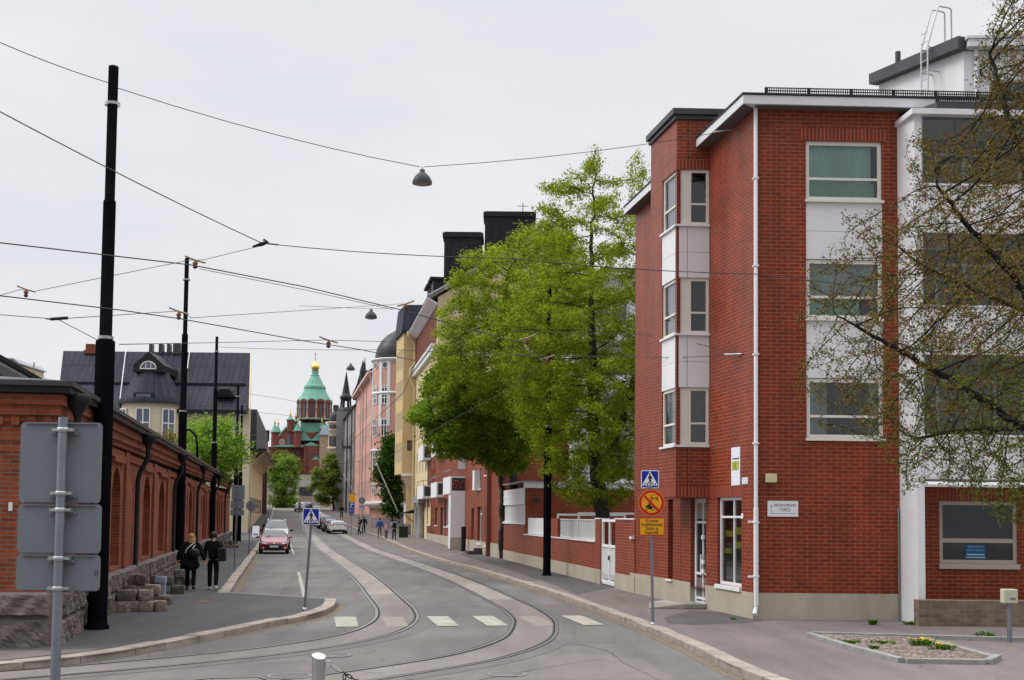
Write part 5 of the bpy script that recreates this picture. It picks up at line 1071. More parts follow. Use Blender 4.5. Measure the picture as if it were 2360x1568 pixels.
for k in range(n): t = k / n; z1_, z0_ = zo0 - .26 - 3.2 * t, zo0 - .26 - 3.2 * (t + 1 / n); wd = ox * (1 - t) ** 1.8; OF.box(mb, wd, 0, z0_, z1_, -.5 - 1.2 * (1 - t), -.02)
mb.build('oriel_bracket', mat('warm_stone', (.45, .36, .24), .85, .1, 2), yh)
mb = MB(); zh = OF.px(940, 700)[1]; c1, c2, c3, c4 = OF.pt(ox - .2, zo1, .2), OF.pt(.3, zo1, .2), OS.pt(ol, zo1, .2), YF.pt(so_ + ol + .5, zo1, -1)
mb.prism([c1, c2, c4, c3], (0, 0, .25)); t1, t2 = OF.pt(ox + .0, zh, -.8), OF.pt(1.2, zh, -.8)
mb.quad(c1 + V(0, 0, .25), c2 + V(0, 0, .25), t2, t1); mb.quad(c1 + V(0, 0, .25), t1, OS.pt(ol, zh, -.1), c3 + V(0, 0, .25)); mb.quad(t1, t2, c4 + V(0, 0, 4), OS.pt(ol, zh, -.1)); mb.quad(c2 + V(0, 0, .25), c4 + V(0, 0, .25), c4 + V(0, 0, 4), t2); mb.build('oriel_roof', M_seam, yh)
M_ypipe = mat('cream_pipe', (.6, .48, .28), .5, .06, 2)
mb = MB(); zz_ = YF.px(957, 775)[1]; sp = so_ - .5; mb.lathe([(.1, zz_ - .5), (.25, zz_ - .1), (.25, zz_ + .1)], YF.pt(sp, 0, .8), 10); mb.tube([YF.pt(sp, zz_ - .3, .8), YF.pt(sp, zz_ - 1.2, .25), YF.pt(sp, zco + 1, .2), YF.pt(sp, zco + .5, .6), YF.pt(sp, zco - .5, .7), YF.pt(sp, zco - 1.4, .2), YF.pt(sp, .5, .2)], .11, 8); mb.build('downpipe', M_ypipe, yh)
# ground floor pieces under the oriel
mb = MB(); OF2 = Facade(OF.pt(ox * .55, 0), (-.165, 1), 1); OF.box(mb, ox * .6, .0, 0, zo0 - .3, -6, -.06); mb.build('ground_wall', M_yellow, yh)
mb = MB(); so2_ = -.3; OF.box(mb, ox * .62, 2.5, gz(118) - .3, gz(118) + 1.25, -6.2, .0); mb.build('stone_base', mat('grey_lilac_stone', (.24, .2, .2), .9, .25, 3, bump=.6, bscale=12), yh)
mb = MB(); w_o = OF.px(950, 1180)[0]
for k in (.2, .55): OF2.box(MB(), .8 + 4 * k, 1.7 + 4 * k, gz(120) + 1.3, gz(120) + 3.3, -.02, .03).build('ground_window', M_white, yh)
aw = thing('shop_awning', 'black shop awning over the yellow house door', 'awning', YF.pt(so_ - 3, 3.6, .2), 0, None, True)
mb = MB(); a0_ = YF.px(968, 1180)[0]; z3 = YF.px(968, 1171)[1]; z4 = YF.px(955, 1184)[1]; mb.quad(YF.pt(a0_, z3, .05), YF.pt(a0_ + 3.2, z3, .05), YF.pt(a0_ + 3.4, z4, 1.7), YF.pt(a0_ - .2, z4, 1.7)); mb.quad(YF.pt(a0_, z3, .05), YF.pt(a0_ - .2, z4, 1.7), YF.pt(a0_, z4, .05)); mb.obox(YF.pt(a0_ - .2, z4 - .15, 1.68), YF.d * 3.6, YF.n * .03, V(0, 0, .16)); mb.build('canopy', M_black, aw)
mb = MB(); 
for k in (.3, 2.8): mb.tube([YF.pt(a0_ + k, z4 - 1.2, .05), YF.pt(a0_ + k, z4, 1.5)], .03, 5)
mb.build('strut', M_charcoal, aw)
por = thing('stone_portal', 'pale granite portal columns between the yellow and the red brick house', 'portal', YF.pt(8, 0), 0, None, True)
mb = MB(); zpt = YF.px(975, 1160)[1]
for px_ in (969, 977): a = YF.px(px_, 1200)[0]; MB().lathe([(.42, 0), (.42, 1.2), (.36, 1.3), (.36, zpt - .5), (.45, zpt - .35), (.45, zpt)], YF.pt(a, 0, .25), 14).build('column', M_granite_grey, por)
a, b = YF.px(981, 1200)[0], YF.px(964, 1200)[0]; MB().obox(YF.pt(a, zpt, -.1), YF.d * (b - a), YF.n * .8, V(0, 0, .6)).build('lintel', M_granite_grey, por)
# ================================================================== far houses on the right
c2 = lambda x, y: ((640 + x / 4.127) / 1.0593, (860 + y / 4.127) / 1.0593)
c3 = lambda x, y: ((780 + x / 2.903) / 1.0593, (800 + y / 2.903) / 1.0593)
def facade_windows(F, root, cols, rows, m, depth=.12, name='window', mf=None, proud=False):
    H_ = [(a, b, c, d, depth) for a, b in cols for c, d in rows]
    return H_
M_pink = mat('pink_render', (.61, .345, .275), .85, .06, .7, dirt=((.5, .27, .22), .4))
M_pinkpale = mat('pale_pink_trim', (.66, .50, .46), .8, .05, 2)
M_slate = mat('slate_dome', (.03, .031, .036), .4, .2, 2)
TY = 148; tcx = at(914, 1000, TY).x; tr = 2.95; tz = at(893, c3(400, 232)[1], TY - 1.5).z
pk = thing('pink_house', 'pink house with a round corner tower under a black dome', 'apartment house', (tcx, TY, gz(TY)), 0, None, True)
PF = Facade((tcx - tr * .98, TY + .1), (-.19, 1), 1); LP = PF.px(819, 1050)[0]; ze = PF.px(848, 880)[1]
wins = [(1.2 + 2.9 * i, 2.2 + 2.9 * i, gz(160) + 3.6 + 3.3 * j, gz(160) + 5.5 + 3.3 * j, .15) for i in range(int((LP - 2) / 2.9)) for j in range(int((ze - 6) / 3.3) + 1) if gz(160) + 5.5 + 3.3 * j < ze - .4]
mb = MB(); PF.wall(mb, 0, LP, 0, ze, wins); PF.box(mb, LP - .01, LP, 0, ze, -8, 0); mb.build('wall', M_pink, pk)
for h in wins: PF.window(pk, h, M_white, M_pane_mid, .1, .1, vs=(.5,), hs=(.65,))
mb = MB(); s = .25
for s in (.3, LP * .33, LP * .66, LP - .3): PF.box(MB(), s, s + .25, 1, ze, 0, .12).build('pilaster', M_pinkpale, pk)
mb = MB(); PF.box(mb, -.3, LP, ze, ze + .3, -.5, .7); mb.build('cornice', M_pinkpale, pk)
mb = MB(); mb.prism([PF.pt(0, ze + .31, .7), PF.pt(LP, ze + .31, .7), PF.pt(LP, ze + 3.2, -4), PF.pt(0, ze + 3.2, -4)], -PF.n * 3); mb.build('roof', M_slate, pk)
mb = MB(); mb.lathe([(tr, 0), (tr, tz)], (tcx, TY, 0), 28); Fk = Facade((tcx, TY - tr + .3), (1, .06), -1); mb.obox(Fk.pt(.2, 0, 0), Fk.d * 9, -Fk.n * 8, V(0, 0, tz - 1)); tw_ = mb.build('tower', M_pink, pk)
mb = MB(); mb.lathe([(tr, tz - .3), (tr + .2, tz - .1), (tr + .3, tz), (tr + .3, tz + .15), (tr, tz + .2)], (tcx, TY, 0), 28); 
zb_ = at(893, c3(400, 465)[1], TY - 2).z; zb2 = at(893, c3(400, 870)[1], TY - 2).z
mb.build('cornice', M_white, tw_)
for zz_ in (zb_, zb2): MB().lathe([(tr, zz_ - .15), (tr + .14, zz_ - .1), (tr + .14, zz_ + .1), (tr, zz_ + .15)], (tcx, TY, 0), 28).build('string_course', M_white, tw_)
mb = MB(); mb.lathe([(tr * .93, tz + .2), (tr * .93, tz + .7), (tr * .86, tz + 1.5), (tr * .7, tz + 2.4), (tr * .45, tz + 3.2), (tr * .2, tz + 3.65), (.2, tz + 3.9), (.15, tz + 4.4), (.02, tz + 4.8)], (tcx, TY, 0), 24); mb.build('dome', M_slate, pk)
for ang in (-166, -145.5, -127, -115, -105):                                   # tower windows and white strips
    a = math.radians(ang); p = V(tcx + tr * math.cos(a), TY + tr * math.sin(a), 0); td = V(-math.sin(a), math.cos(a), 0); Ft = Facade(p, td, -1)
    if ang in (-145.5, -115):
        for y0, y1 in ((475, 545), (650, 775), (880, 1000), (1110, 1185), (415, 458)):
            z1, z0 = at(893, c3(0, y0)[1], TY - 2).z, at(893, c3(0, y1)[1], TY - 2).z; f = Ft.frame(MB(), -.42, .42, z0, z1, .09, .0, .06, (.5,), (.65,)).build('tower_window', M_white, tw_); g = MB(); g.quad(Ft.pt(-.4, z0, .025), Ft.pt(.4, z0, .025), Ft.pt(.4, z1, .025), Ft.pt(-.4, z1, .025)); g.build('tower_pane', M_pane_mid, tw_)
        z1 = at(893, c3(0, 270)[1], TY - 2).z; g = MB(); g.tube([Ft.pt(0, z1, 0), Ft.pt(0, z1, .05)], .42, 14); g.build('round_window', M_white, tw_); g = MB(); g.tube([Ft.pt(0, z1, 0), Ft.pt(0, z1, .06)], .33, 14); g.build('round_pane', M_pane_mid, tw_)
    else:
        g = MB(); Ft.box(g, -.2, .2, at(893, c3(0, 700)[1], TY - 2).z, tz - .3, -.05, .06); g.build('white_strip', M_white, tw_)
mb = MB(); z_b = at(893, c3(0, 1250)[1], TY - 3).z; mb.lathe([(tr + .05, z_b - .5), (tr + .7, z_b - .2), (tr + .8, z_b + .25), (tr, z_b + .3)], (tcx, TY, 0), 20); mb.build('bow_ledge', M_white, tw_)
mb = MB(); mb.lathe([(tr + .12, 0), (tr + .12, gz(TY) + 1.2), (tr, gz(TY) + 1.3)], (tcx, TY, 0), 20); PF.box(mb, .1, LP, 0, gz(160) + 1.2, -.1, .1); mb.build('stone_base', MATS['grey_lilac_stone'], pk)
mb = MB(); mb.tube([PF.pt(.1, ze, .5), PF.pt(.1, ze - 1.2, .15), PF.pt(.1, 1, .15)], .1, 6); mb.build('downpipe', M_pinkpale, pk); mb = MB(); mb.tube([PF.pt(LP * .5, ze, .5), PF.pt(LP * .5, ze - 1.2, .15), PF.pt(LP * .5, 1, .15)], .1, 6); mb.build('downpipe', M_pinkpale, pk)
# grey house
GF = Facade(PF.pt(LP + .05, 0, .25), (-.19, 1), 1); LG = GF.px(793, 1050)[0]; zg_ = GF.px(808, 950)[1]
M_greyr = mat('grey_rough_render', (.25, .235, .225), .9, .15, 1, dirt=((.12, .115, .11), .6))
gh = thing('grey_house', 'dark grey rough rendered house with pointed black gable turrets', 'apartment house', GF.pt(3, gz(190)), 0, None, True)
wins = [(1.5 + 3.4 * i, 2.6 + 3.4 * i, gz(195) + 3.0 + 3.5 * j, gz(195) + 5 + 3.5 * j, .15) for i in range(int((LG - 2) / 3.4)) for j in range(6) if gz(195) + 5 + 3.5 * j < zg_ - .5]
mb = MB(); GF.wall(mb, 0, LG, 0, zg_, wins); mb.obox(GF.pt(0, 0, -.01), GF.d * .02, -GF.n * 9, V(0, 0, zg_)); mb.build('wall', M_greyr, gh)
for h in wins: GF.window(gh, h, mat('brown_frame', (.12, .05, .04), .6, .1), M_pane_mid, .1, .12, vs=(.5,))
mb = MB(); p0 = GF.pt(1, zg_, .3); mb.prism([GF.pt(-.5, zg_, .4), GF.pt(LG, zg_, .4), GF.pt(LG, zg_ + 3.5, -4), GF.pt(-.5, zg_ + 3.5, -4)], -GF.n * 4); zt3 = at(847, c3(0, 300)[1], 182).z
mb.prism([at(*c3(228, 480), 182), at(*c3(265, 400), 182), at(*c3(290, 305), 182), at(*c3(365, 300), 182), at(*c3(365, 480), 182)], (-.8, 8, 0)); mb.build('roof', M_slate, gh)
for tip, b0, b1 in (((305, 230), (286, 318), (328, 318)), ((321, 212), (313, 300), (328, 300)), ((275, 395), (262, 440), (288, 440))):
    a, b, c = at(*c3(*tip), 181), at(*c3(*b0), 181), at(*c3(*b1), 181); r_ = (c.x - b.x) / 2; mb = MB(); mb.lathe([(r_ * 1.0, b.z - 3), (r_, b.z), (r_ * 1.15, b.z + .05), (.03, a.z)], ((b.x + c.x) / 2, 181, 0), 8, False); mb.build('pinnacle', M_slate, gh)
mb = MB(); bz = GF.px(805, c3(0, 860)[1])[1]; GF.box(mb, LG * .3, LG * .3 + 3, bz, bz + .25, 0, 1.3); GF.box(mb, LG * .3, LG * .3 + 3, bz + 1.1, bz + 1.2, 1.2, 1.3); s = 0
while s < 3: GF.box(mb, LG * .3 + s, LG * .3 + s + .06, bz, bz + 1.1, 1.2, 1.28); s += .3
mb.build('balcony', M_charcoal, gh)
for s in (.3, LG * .45): mb = MB(); mb.tube([GF.pt(s, zg_, .35), GF.pt(s, 1, .3)], .11, 6); mb.build('downpipe', M_charcoal, gh)
# beige corner house with slate dome and lantern spire
BY = 222; bx = at(c2(748, 800)[0], 1000, BY).x; zd = lambda y, Y=BY: at(770, c2(0, y)[1], Y).z
be_ = thing('beige_domed_house', 'beige stone corner house with a slate dome beside the black lantern spire', 'apartment house', (bx, BY, gz(BY)), 0, None, True)
M_beigest = mat('beige_stone', (.50, .43, .33), .85, .1, 1, dirt=((.36, .3, .23), .5)); R1 = (c2(830, 0)[0] - c2(672, 0)[0]) / 2 * BY / 2832
mb = MB(); mb.lathe([(R1, 0), (R1, zd(990)), (R1 + .25, zd(980)), (R1 + .25, zd(965)), (R1, zd(960)), (R1, zd(800)), (R1 + .2, zd(790)), (R1, zd(780)), (R1, zd(735)), (R1 + .35, zd(720)), (R1 + .35, zd(706)), (R1, zd(704))], (bx, BY, 0), 16); mb.box((bx, BY - R1 * .6, 0), (bx + 7, BY + 8, zd(720))); mb.build('wall', M_beigest, be_)
mb = MB(); mb.lathe([(R1 * .95, zd(704)), (R1 * .98, zd(670)), (R1 * .8, zd(620)), (R1 * .5, zd(596)), (.05, zd(590))], (bx, BY, 0), 14); mb.build('dome', M_slate, be_)
for ang in (-120, -75):
    a = math.radians(ang)
    for y0, y1 in ((850, 950), (1040, 1100), (740, 775)):
        p = V(bx + R1 * math.cos(a), BY + R1 * math.sin(a), 0); td = V(-math.sin(a), math.cos(a), 0); Fb = Facade(p, td, -1); mb = MB(); Fb.box(mb, -.5, .5, zd(y1), zd(y0), -.1, .08); mb.build('window', M_pane_dark, be_)
mb = MB(); mb.box((bx - .6, BY - .5, zd(590)), (bx + .3, BY + .5, zd(535))); mb.build('chimney', M_charcoal, be_)
SY = 208; sx_ = at(c2(838, 0)[0], 1000, SY).x; zs_ = lambda y: zd(y, SY); k_ = SY / 2832 / 4.127 / 1.0593
sp_ = thing('lantern_spire', 'slender black lantern spire on the grey house corner, tallest of the pointed roofs', 'spire', (sx_, SY, zs_(600)), 0, None, True)
mb = MB(); mb.lathe([(48 * k_, zs_(432)), (40 * k_, zs_(415)), (2 * k_, zs_(195))], (sx_, SY, 0), 8, False); mb.build('spire', M_slate, sp_)
mb = MB(); mb.lathe([(40 * k_, zs_(490)), (62 * k_, zs_(470)), (60 * k_, zs_(445)), (48 * k_, zs_(432))], (sx_, SY, 0), 12); mb.lathe([(70 * k_, zs_(600)), (72 * k_, zs_(560)), (60 * k_, zs_(570))], (sx_, SY, 0), 12); mb.build('lantern_base', M_slate, sp_)
for k in range(6): a = k * math.pi / 3; mb = MB(); mb.tube([V(sx_ + 52 * k_ * math.cos(a), SY + 52 * k_ * math.sin(a), zs_(570)), V(sx_ + 45 * k_ * math.cos(a), SY + 45 * k_ * math.sin(a), zs_(485))], 9 * k_, 6); mb.build('lantern_column', M_slate, sp_)
mb = MB(); mb.box((sx_ - 1.4, SY - 1.2, 0), (sx_ + 4, SY + 5, zs_(598))); mb.build('tower_base', M_greyr, sp_)
pb2 = thing('pale_roofed_house', 'ochre house with a pale blue roof in front of the cathedral', 'house', at(750, 1150, 262), 0, None, True)
Y_ = 262; MB().prism([at(c2(578, 0)[0], c2(0, 830)[1], Y_), at(c2(690, 0)[0], c2(0, 830)[1], Y_), at(c2(690, 0)[0], 1190, Y_), at(c2(578, 0)[0], 1190, Y_)], (-.5, 8, 0)).build('wall', mat('ochre_wall', (.36, .27, .18), .85, .2, 1), pb2)
MB().prism([at(*c2(572, 832), Y_ - .3), at(*c2(700, 832), Y_ - .3), at(*c2(680, 735), Y_ - .3), at(*c2(618, 735), Y_ - .3)], (-.5, 8.5, 0)).build('roof', mat('pale_blue_roof', (.42, .52, .62), .5, .08, 1), pb2)

# ================================================================== cathedral on its rock
KY = 430; kk = KY / 2832 / 4.127 / 1.0593
def K(x, y): return at(*c2(x, y), KY)
kc = K(527, 600); kx = kc.x; kz_ = lambda y: K(527, y).z
ca = thing('cathedral', 'red brick cathedral with green copper roofs and a golden onion cupola on the hill', 'cathedral', (kx, KY, K(527, 1240).z), 0, None, True)
M_kbrick = brick_mat('cathedral_brick', (.24, .055, .04), (.17, .038, .03), (.2, .1, .08), 1.4, .5, .06, .85)
M_copper = mat('green_copper', (.16, .36, .28), .7, .18, .35, dirt=((.10, .25, .20), .6), streak=.4)
M_gold = mat('gold_leaf', (.80, .52, .10), .25, .08, 2, metal=.9)
M_kstone = mat('cathedral_stone', (.36, .27, .22), .85, .1, 1)
def ring(prof, cx, cy=KY, n=12, smooth=False, rot=0): return MB().lathe([(r * kk, kz_(y)) for r, y in prof], (cx, cy, 0), n, smooth, rot)
ring([(165, 690), (165, 490)], kx, n=12, rot=.26).build('drum', M_kbrick, ca)
ring([(172, 690), (176, 680), (165, 672)], kx, n=12, rot=.26).build('drum_ledge', M_copper, ca)
R_ = 166 * kk
for k in range(12):
    a = 2 * math.pi * (k + .5) / 12 + .26; p = V(kx + R_ * .966 * math.cos(a), KY + R_ * .966 * math.sin(a), 0); td = V(-math.sin(a), math.cos(a), 0); Fd = Facade(p, td, -1 if True else 1)
    if math.sin(a) > .35: continue
    mb = MB(); w2 = 13 * kk; P = [Fd.pt(-w2, kz_(662), .05), Fd.pt(w2, kz_(662), .05)] + [Fd.pt(w2 * math.cos(t), kz_(535) + w2 * math.sin(t), .05) for t in np.linspace(0, math.pi, 6)]; mb.prism(P, Fd.n * .12); mb.build('drum_window', M_pane_mid, ca)
    mb = MB(); w2 = 40 * kk; P = [Fd.pt(w2 * math.cos(t), kz_(515) + w2 * .8 * math.sin(t), .0) for t in np.linspace(0, math.pi, 8)]; mb.prism(P, Fd.n * .5); mb.build('drum_arch', M_kbrick, ca)
    a2 = a + math.pi / 12; mb = MB(); q_ = V(kx + R_ * 1.02 * math.cos(a2), KY + R_ * 1.02 * math.sin(a2), 0)
    mb.lathe([(14 * kk, kz_(690)), (14 * kk, kz_(668)), (9 * kk, kz_(660)), (9 * kk, kz_(580)), (14 * kk, kz_(572)), (9 * kk, kz_(562)), (9 * kk, kz_(520)), (15 * kk, kz_(505))], q_, 8); mb.build('drum_column', M_kstone, ca)
ring([(178, 512), (176, 492), (150, 455), (122, 410), (104, 372)], kx, n=12, rot=.26).build('main_roof', M_copper, ca)
ring([(106, 374), (112, 366), (108, 345), (92, 332), (78, 310), (55, 265), (40, 240)], kx, n=12, rot=.26).build('upper_roof', M_copper, ca)
ring([(46, 240), (42, 232), (34, 228), (34, 190), (38, 184), (20, 180)], kx, n=10).build('lantern', M_copper, ca)
ring([(24, 184), (36, 172), (43, 158), (40, 142), (28, 124), (14, 106), (6, 85), (5, 70), (8, 64), (5, 58)], kx, n=16, smooth=True).build('onion_cupola', M_gold, ca)
mb = MB(); z0, z1 = kz_(62), kz_(2); mb.box((kx - .1, KY - .1, z0), (kx + .1, KY + .1, z1)); mb.box((kx - .55, KY - .09, z0 + (z1 - z0) * .62), (kx + .55, KY + .09, z0 + (z1 - z0) * .68)); mb.box((kx - .3, KY - .09, z0 + (z1 - z0) * .8), (kx + .3, KY + .09, z0 + (z1 - z0) * .85)); mb.build('cross', M_gold, ca)
# square roof and body
def slab3(pts, dy, name, m, depth): return MB().prism([at(*c2(x, y), KY + dy) for x, y in pts], (0, depth, 0)).build(name, m, ca)
slab3([(380, 712), (618, 712), (640, 800), (430, 812), (400, 780)], -4, 'crossing_roof', M_copper, 10)
slab3([(432, 808), (560, 808), (495, 872)], -4.6, 'gable', M_kbrick, 1)
slab3([(380, 890), (420, 800), (495, 885), (580, 800), (600, 890)], -5, 'lower_roof', M_copper, 1.5)
slab3([(392, 688), (606, 688), (606, 960), (392, 960)], 1, 'crossing', M_kbrick, 8)
slab3([(60, 955), (600, 955), (600, 1260), (60, 1260)], -3, 'body', M_kbrick, 14)
slab3([(170, 955), (170, 842), (238, 762), (255, 762), (330, 842), (400, 955)], -5.5, 'front_gable', M_kbrick, 6)
slab3([(160, 838), (238, 750), (255, 750), (322, 800), (322, 812), (255, 768), (238, 768), (172, 850)], -5.8, 'gable_roof', M_copper, 6.5)
slab3([(265, 752), (330, 720), (400, 800), (330, 806)], -3, 'nave_roof', M_copper, 6)
slab3([(386, 690), (420, 712), (495, 892), (386, 892)], -3.5, 'roof_slope', M_copper, 3)
slab3([(400, 945), (490, 905), (585, 945)], -6.2, 'porch_roof', M_copper, 3); slab3([(420, 945), (582, 945), (582, 1260), (420, 1260)], -6, 'porch', M_kbrick, 4)
slab3([(495, 1085), (540, 1050), (585, 1085)], -7, 'annex_roof', M_copper, 3); slab3([(470, 1085), (582, 1085), (582, 1260), (470, 1260)], -6.9, 'annex', M_kbrick, 3)
slab3([(62, 955), (170, 935), (420, 935), (420, 955)], -6.1, 'eaves_band', M_copper, 1)
P = [(248, 940), (248, 850)] + [(264 + 14 * math.cos(t), 850 - 24 * math.sin(t)) for t in np.linspace(math.pi, 0, 6)] + [(280, 940)]
slab3(P, -5.7, 'arched_window', M_bluepane, .3)
slab3([(200 + 34 * math.cos(t), 905 - 34 * math.sin(t)) for t in np.linspace(0, 2 * math.pi, 14)[:-1]], -5.65, 'blind_rosette', M_kstone, .3)
for x in (110, 210, 300, 350): slab3([(x, 1090), (x, 1000), (x + 12, 985), (x + 24, 1000), (x + 24, 1090)], -3.2, 'nave_window', M_pane_mid, .3)
for x in (450, 505, 560): slab3([(x - 9, 1060), (x - 9, 1010), (x + 9, 1010), (x + 9, 1060)], -6.2, 'porch_window', M_pane_mid, .3)
for x in (120, 290, 430, 580): slab3([(x - 8, 1260), (x - 8, 960), (x + 8, 960), (x + 8, 1260)], -6.4 if x > 400 else -3.5, 'buttress', M_kbrick, 1)
def turret(cx_, r, y_top, y_roof0, y_base, gold=True, dy=-5):
    x = at(*c2(cx_, 800), KY + dy).x; z = lambda y: at(*c2(cx_, y), KY + dy).z
    MB().lathe([(r * kk, z(y_base)), (r * kk, z(y_roof0 + 20)), (r * 1.15 * kk, z(y_roof0 + 12)), (r * 1.15 * kk, z(y_roof0))], (x, KY + dy, 0), 8, False, .39).build('turret', M_kbrick, ca)
    MB().lathe([(r * 1.22 * kk, z(y_roof0)), (r * .6 * kk, z(y_roof0 - (y_roof0 - y_top) * .5)), (r * .12 * kk, z(y_top))], (x, KY + dy, 0), 8, False, .39).build('turret_roof', M_copper, ca)
    if gold:
        g = 11; MB().lathe([(g * .5 * kk, z(y_top + 4)), (g * kk, z(y_top - 8)), (g * .8 * kk, z(y_top - 18)), (g * .2 * kk, z(y_top - 34)), (.05, z(y_top - 62))], (x, KY + dy, 0), 8, True).build('turret_cupola', M_gold, ca)
turret(126, 34, 720, 805, 960); turret(160, 26, 730, 805, 960); turret(282, 34, 640, 682, 800); turret(334, 20, 662, 700, 800, True, -2); turret(358, 36, 705, 795, 960, True, -6); turret(600, 24, 705, 770, 900)
# rocky hill and park below the cathedral
hn_, hm_ = 40, 26; mb = MB(); vs = []
rng = random.Random(5)
for j in range(hm_ + 1):
    for i in range(hn_ + 1):
        y = 305 + (KY + 60 - 305) * j / hm_; x = kx - 85 + 170 * i / hn_; t = min(1, max(0, (y - 318) / (KY - 26 - 318))); zt_ = K(527, 1262).z
        z = gz(305) - .5 + (zt_ - gz(305) + .5) * (t ** .85) + (rng.uniform(-.9, .9) if .05 < t < .95 else 0); vs.append(V(x, y, z))
mb.add(vs, [(j * (hn_ + 1) + i, j * (hn_ + 1) + i + 1, (j + 1) * (hn_ + 1) + i + 1, (j + 1) * (hn_ + 1) + i) for j in range(hm_) for i in range(hn_)], True)
tag(mb.build('hill', mat('rock_and_turf', (.095, .085, .07), .95, .4, .12, dirt=((.05, .085, .022), .97))), 'rocky green hill below the cathedral', kind='structure')
fw = thing('rock_retaining_wall', 'low pinkish stone retaining wall at the end of the street', 'wall', at(*c2(425, 1480), 300), 0, None, True)
MB().prism([at(*c2(375, 1452), 300), at(*c2(500, 1452), 300), at(*c2(500, 1530), 300), at(*c2(375, 1530), 300)], (0, 2, 0)).build('stonework', mat('pink_rubble', (.30, .22, .18), .9, .35, .5, bump=.6, bscale=3), fw)
MB().prism([at(*c2(370, 1360), 306), at(*c2(500, 1360), 306), at(*c2(500, 1450), 306), at(*c2(370, 1450), 306)], (0, 2, 0)).build('upper_stonework', mat('dark_rubble', (.06, .055, .06), .9, .35, .5), fw)
# ================================================================== trees
def in_poly(P, x, y):
    c = np.zeros(len(x), bool); n = len(P)
    for i in range(n):
        x1, y1 = P[i]; x2, y2 = P[(i + 1) % n]
        m = ((y1 > y) != (y2 > y)); c ^= m & (x < (x2 - x1) * (y - y1) / ((y2 - y1) or 1e-9) + x1)
    return c
def edge_dist(P, x, y):
    d = np.full(len(x), 1e9); n = len(P)
    for i in range(n):
        a = np.array(P[i], float); b = np.array(P[(i + 1) % n], float); ab = b - a
        t = np.clip(((x - a[0]) * ab[0] + (y - a[1]) * ab[1]) / (ab @ ab), 0, 1); d = np.minimum(d, np.hypot(x - a[0] - t * ab[0], y - a[1] - t * ab[1]))
    return d
def crown_points(P, Y, half, n, rng, clump=.0, thin=None):
    """points through the crown's volume: outline as seen from the street, thickness from the distance to that outline"""
    xs = [p[0] for p in P]; ys = [p[1] for p in P]; out = np.zeros((0, 3)); cen = None
    while len(out) < n:
        k = n * 4; x = rng.uniform(min(xs), max(xs), k); y = rng.uniform(min(ys), max(ys), k); m = in_poly(P, x, y); x, y = x[m], y[m]
        if thin is not None: m = rng.random(len(x)) < thin(x, y); x, y = x[m], y[m]
        d = edge_dist(P, x, y); d = np.sqrt(np.clip(d / (d.max() * .8), 0.02, 1)); z = Y + half * d * rng.uniform(-1, 1, len(x))
        q = np.stack([(x - CX) / FOC, (CY - y) / FOC], 1); F3, R3, U3 = np.array(_F), np.array(CR), np.array(CU)
        dr = F3 + q[:, :1] * R3 + q[:, 1:] * U3; p = dr * (z / dr[:, 1])[:, None]; p[:, 2] += EYE
        if clump:
            if cen is None: cen = p[:max(12, int(clump))]
            w = np.min(((p[:, None] - cen[None]) ** 2).sum(2), 1); m = rng.random(len(p)) < np.exp(-w / (half * .33) ** 2) + .12; p = p[m]
        out = np.vstack([out, p])
    return out[:n]
def grow(starts, A, D, di, dk, rng, up=.08, wob=.25, iters=160):
    """space colonisation: branches reach for the attraction points"""
    pos = []; par = []
    for line in starts:
        j = -1
        if line[0] is not None and isinstance(line[0], int): j = line[0]; line = line[1:]
        for i, p in enumerate(line):
            p = np.array(p, float)
            if j >= 0:
                q = pos[j]; L_ = np.linalg.norm(p - q); m = max(1, int(L_ / D))
                for t in range(1, m + 1):
                    w = rng.normal(0, D * .12, 3) * (t < m); pos.append(q + (p - q) * t / m + w); par.append(j); j = len(pos) - 1
            else: pos.append(p); par.append(-1); j = len(pos) - 1
    N_ = np.array(pos); par = list(par)
    best = np.full(len(A), 1e18); idx = np.zeros(len(A), int)
    def upd(new0):
        nonlocal best, idx
        for s in range(new0, len(N_), 400):
            B = N_[s:s + 400]; d = ((A[:, None] - B[None]) ** 2).sum(2); k = d.argmin(1); dd = d[np.arange(len(A)), k]; m = dd < best; best[m] = dd[m]; idx[m] = k[m] + s
    upd(0); last = {}
    for it in range(iters):
        if len(A) == 0: break
        m = best < di * di
        if not m.any(): di *= 1.4; continue
        u, inv = np.unique(idx[m], return_inverse=True); v = A[m] - N_[idx[m]]; v /= np.linalg.norm(v, axis=1)[:, None] + 1e-9
        S_ = np.zeros((len(u), 3)); np.add.at(S_, inv, v); S_ += rng.normal(0, wob, S_.shape) ; S_[:, 2] += up; S_ /= np.linalg.norm(S_, axis=1)[:, None] + 1e-9
        nw = N_[u] + S_ * D; keep = np.array([last.get(int(a), 0) < 4 for a in u])
        if not keep.any():
            A = A[~m]; best = best[~m]; idx = idx[~m]; continue
        for a in u[keep]: last[int(a)] = last.get(int(a), 0) + 1
        n0 = len(N_); N_ = np.vstack([N_, nw[keep]]); par += [int(a) for a in u[keep]]; upd(n0)
        al = best > dk * dk; A, best, idx = A[al], best[al], idx[al]
    return N_, np.array(par)
def radii(par, tip, e=2.3, cap=None):
    r = np.zeros(len(par)); ch = np.zeros(len(par), int)
    for i in range(len(par)):
        if par[i] >= 0: ch[par[i]] += 1
    for i in range(len(par) - 1, -1, -1):
        if ch[i] == 0: r[i] = tip ** e
        if par[i] >= 0: r[par[i]] += r[i]
    r = r ** (1 / e)
    return (np.minimum(r, cap) if cap else r), ch
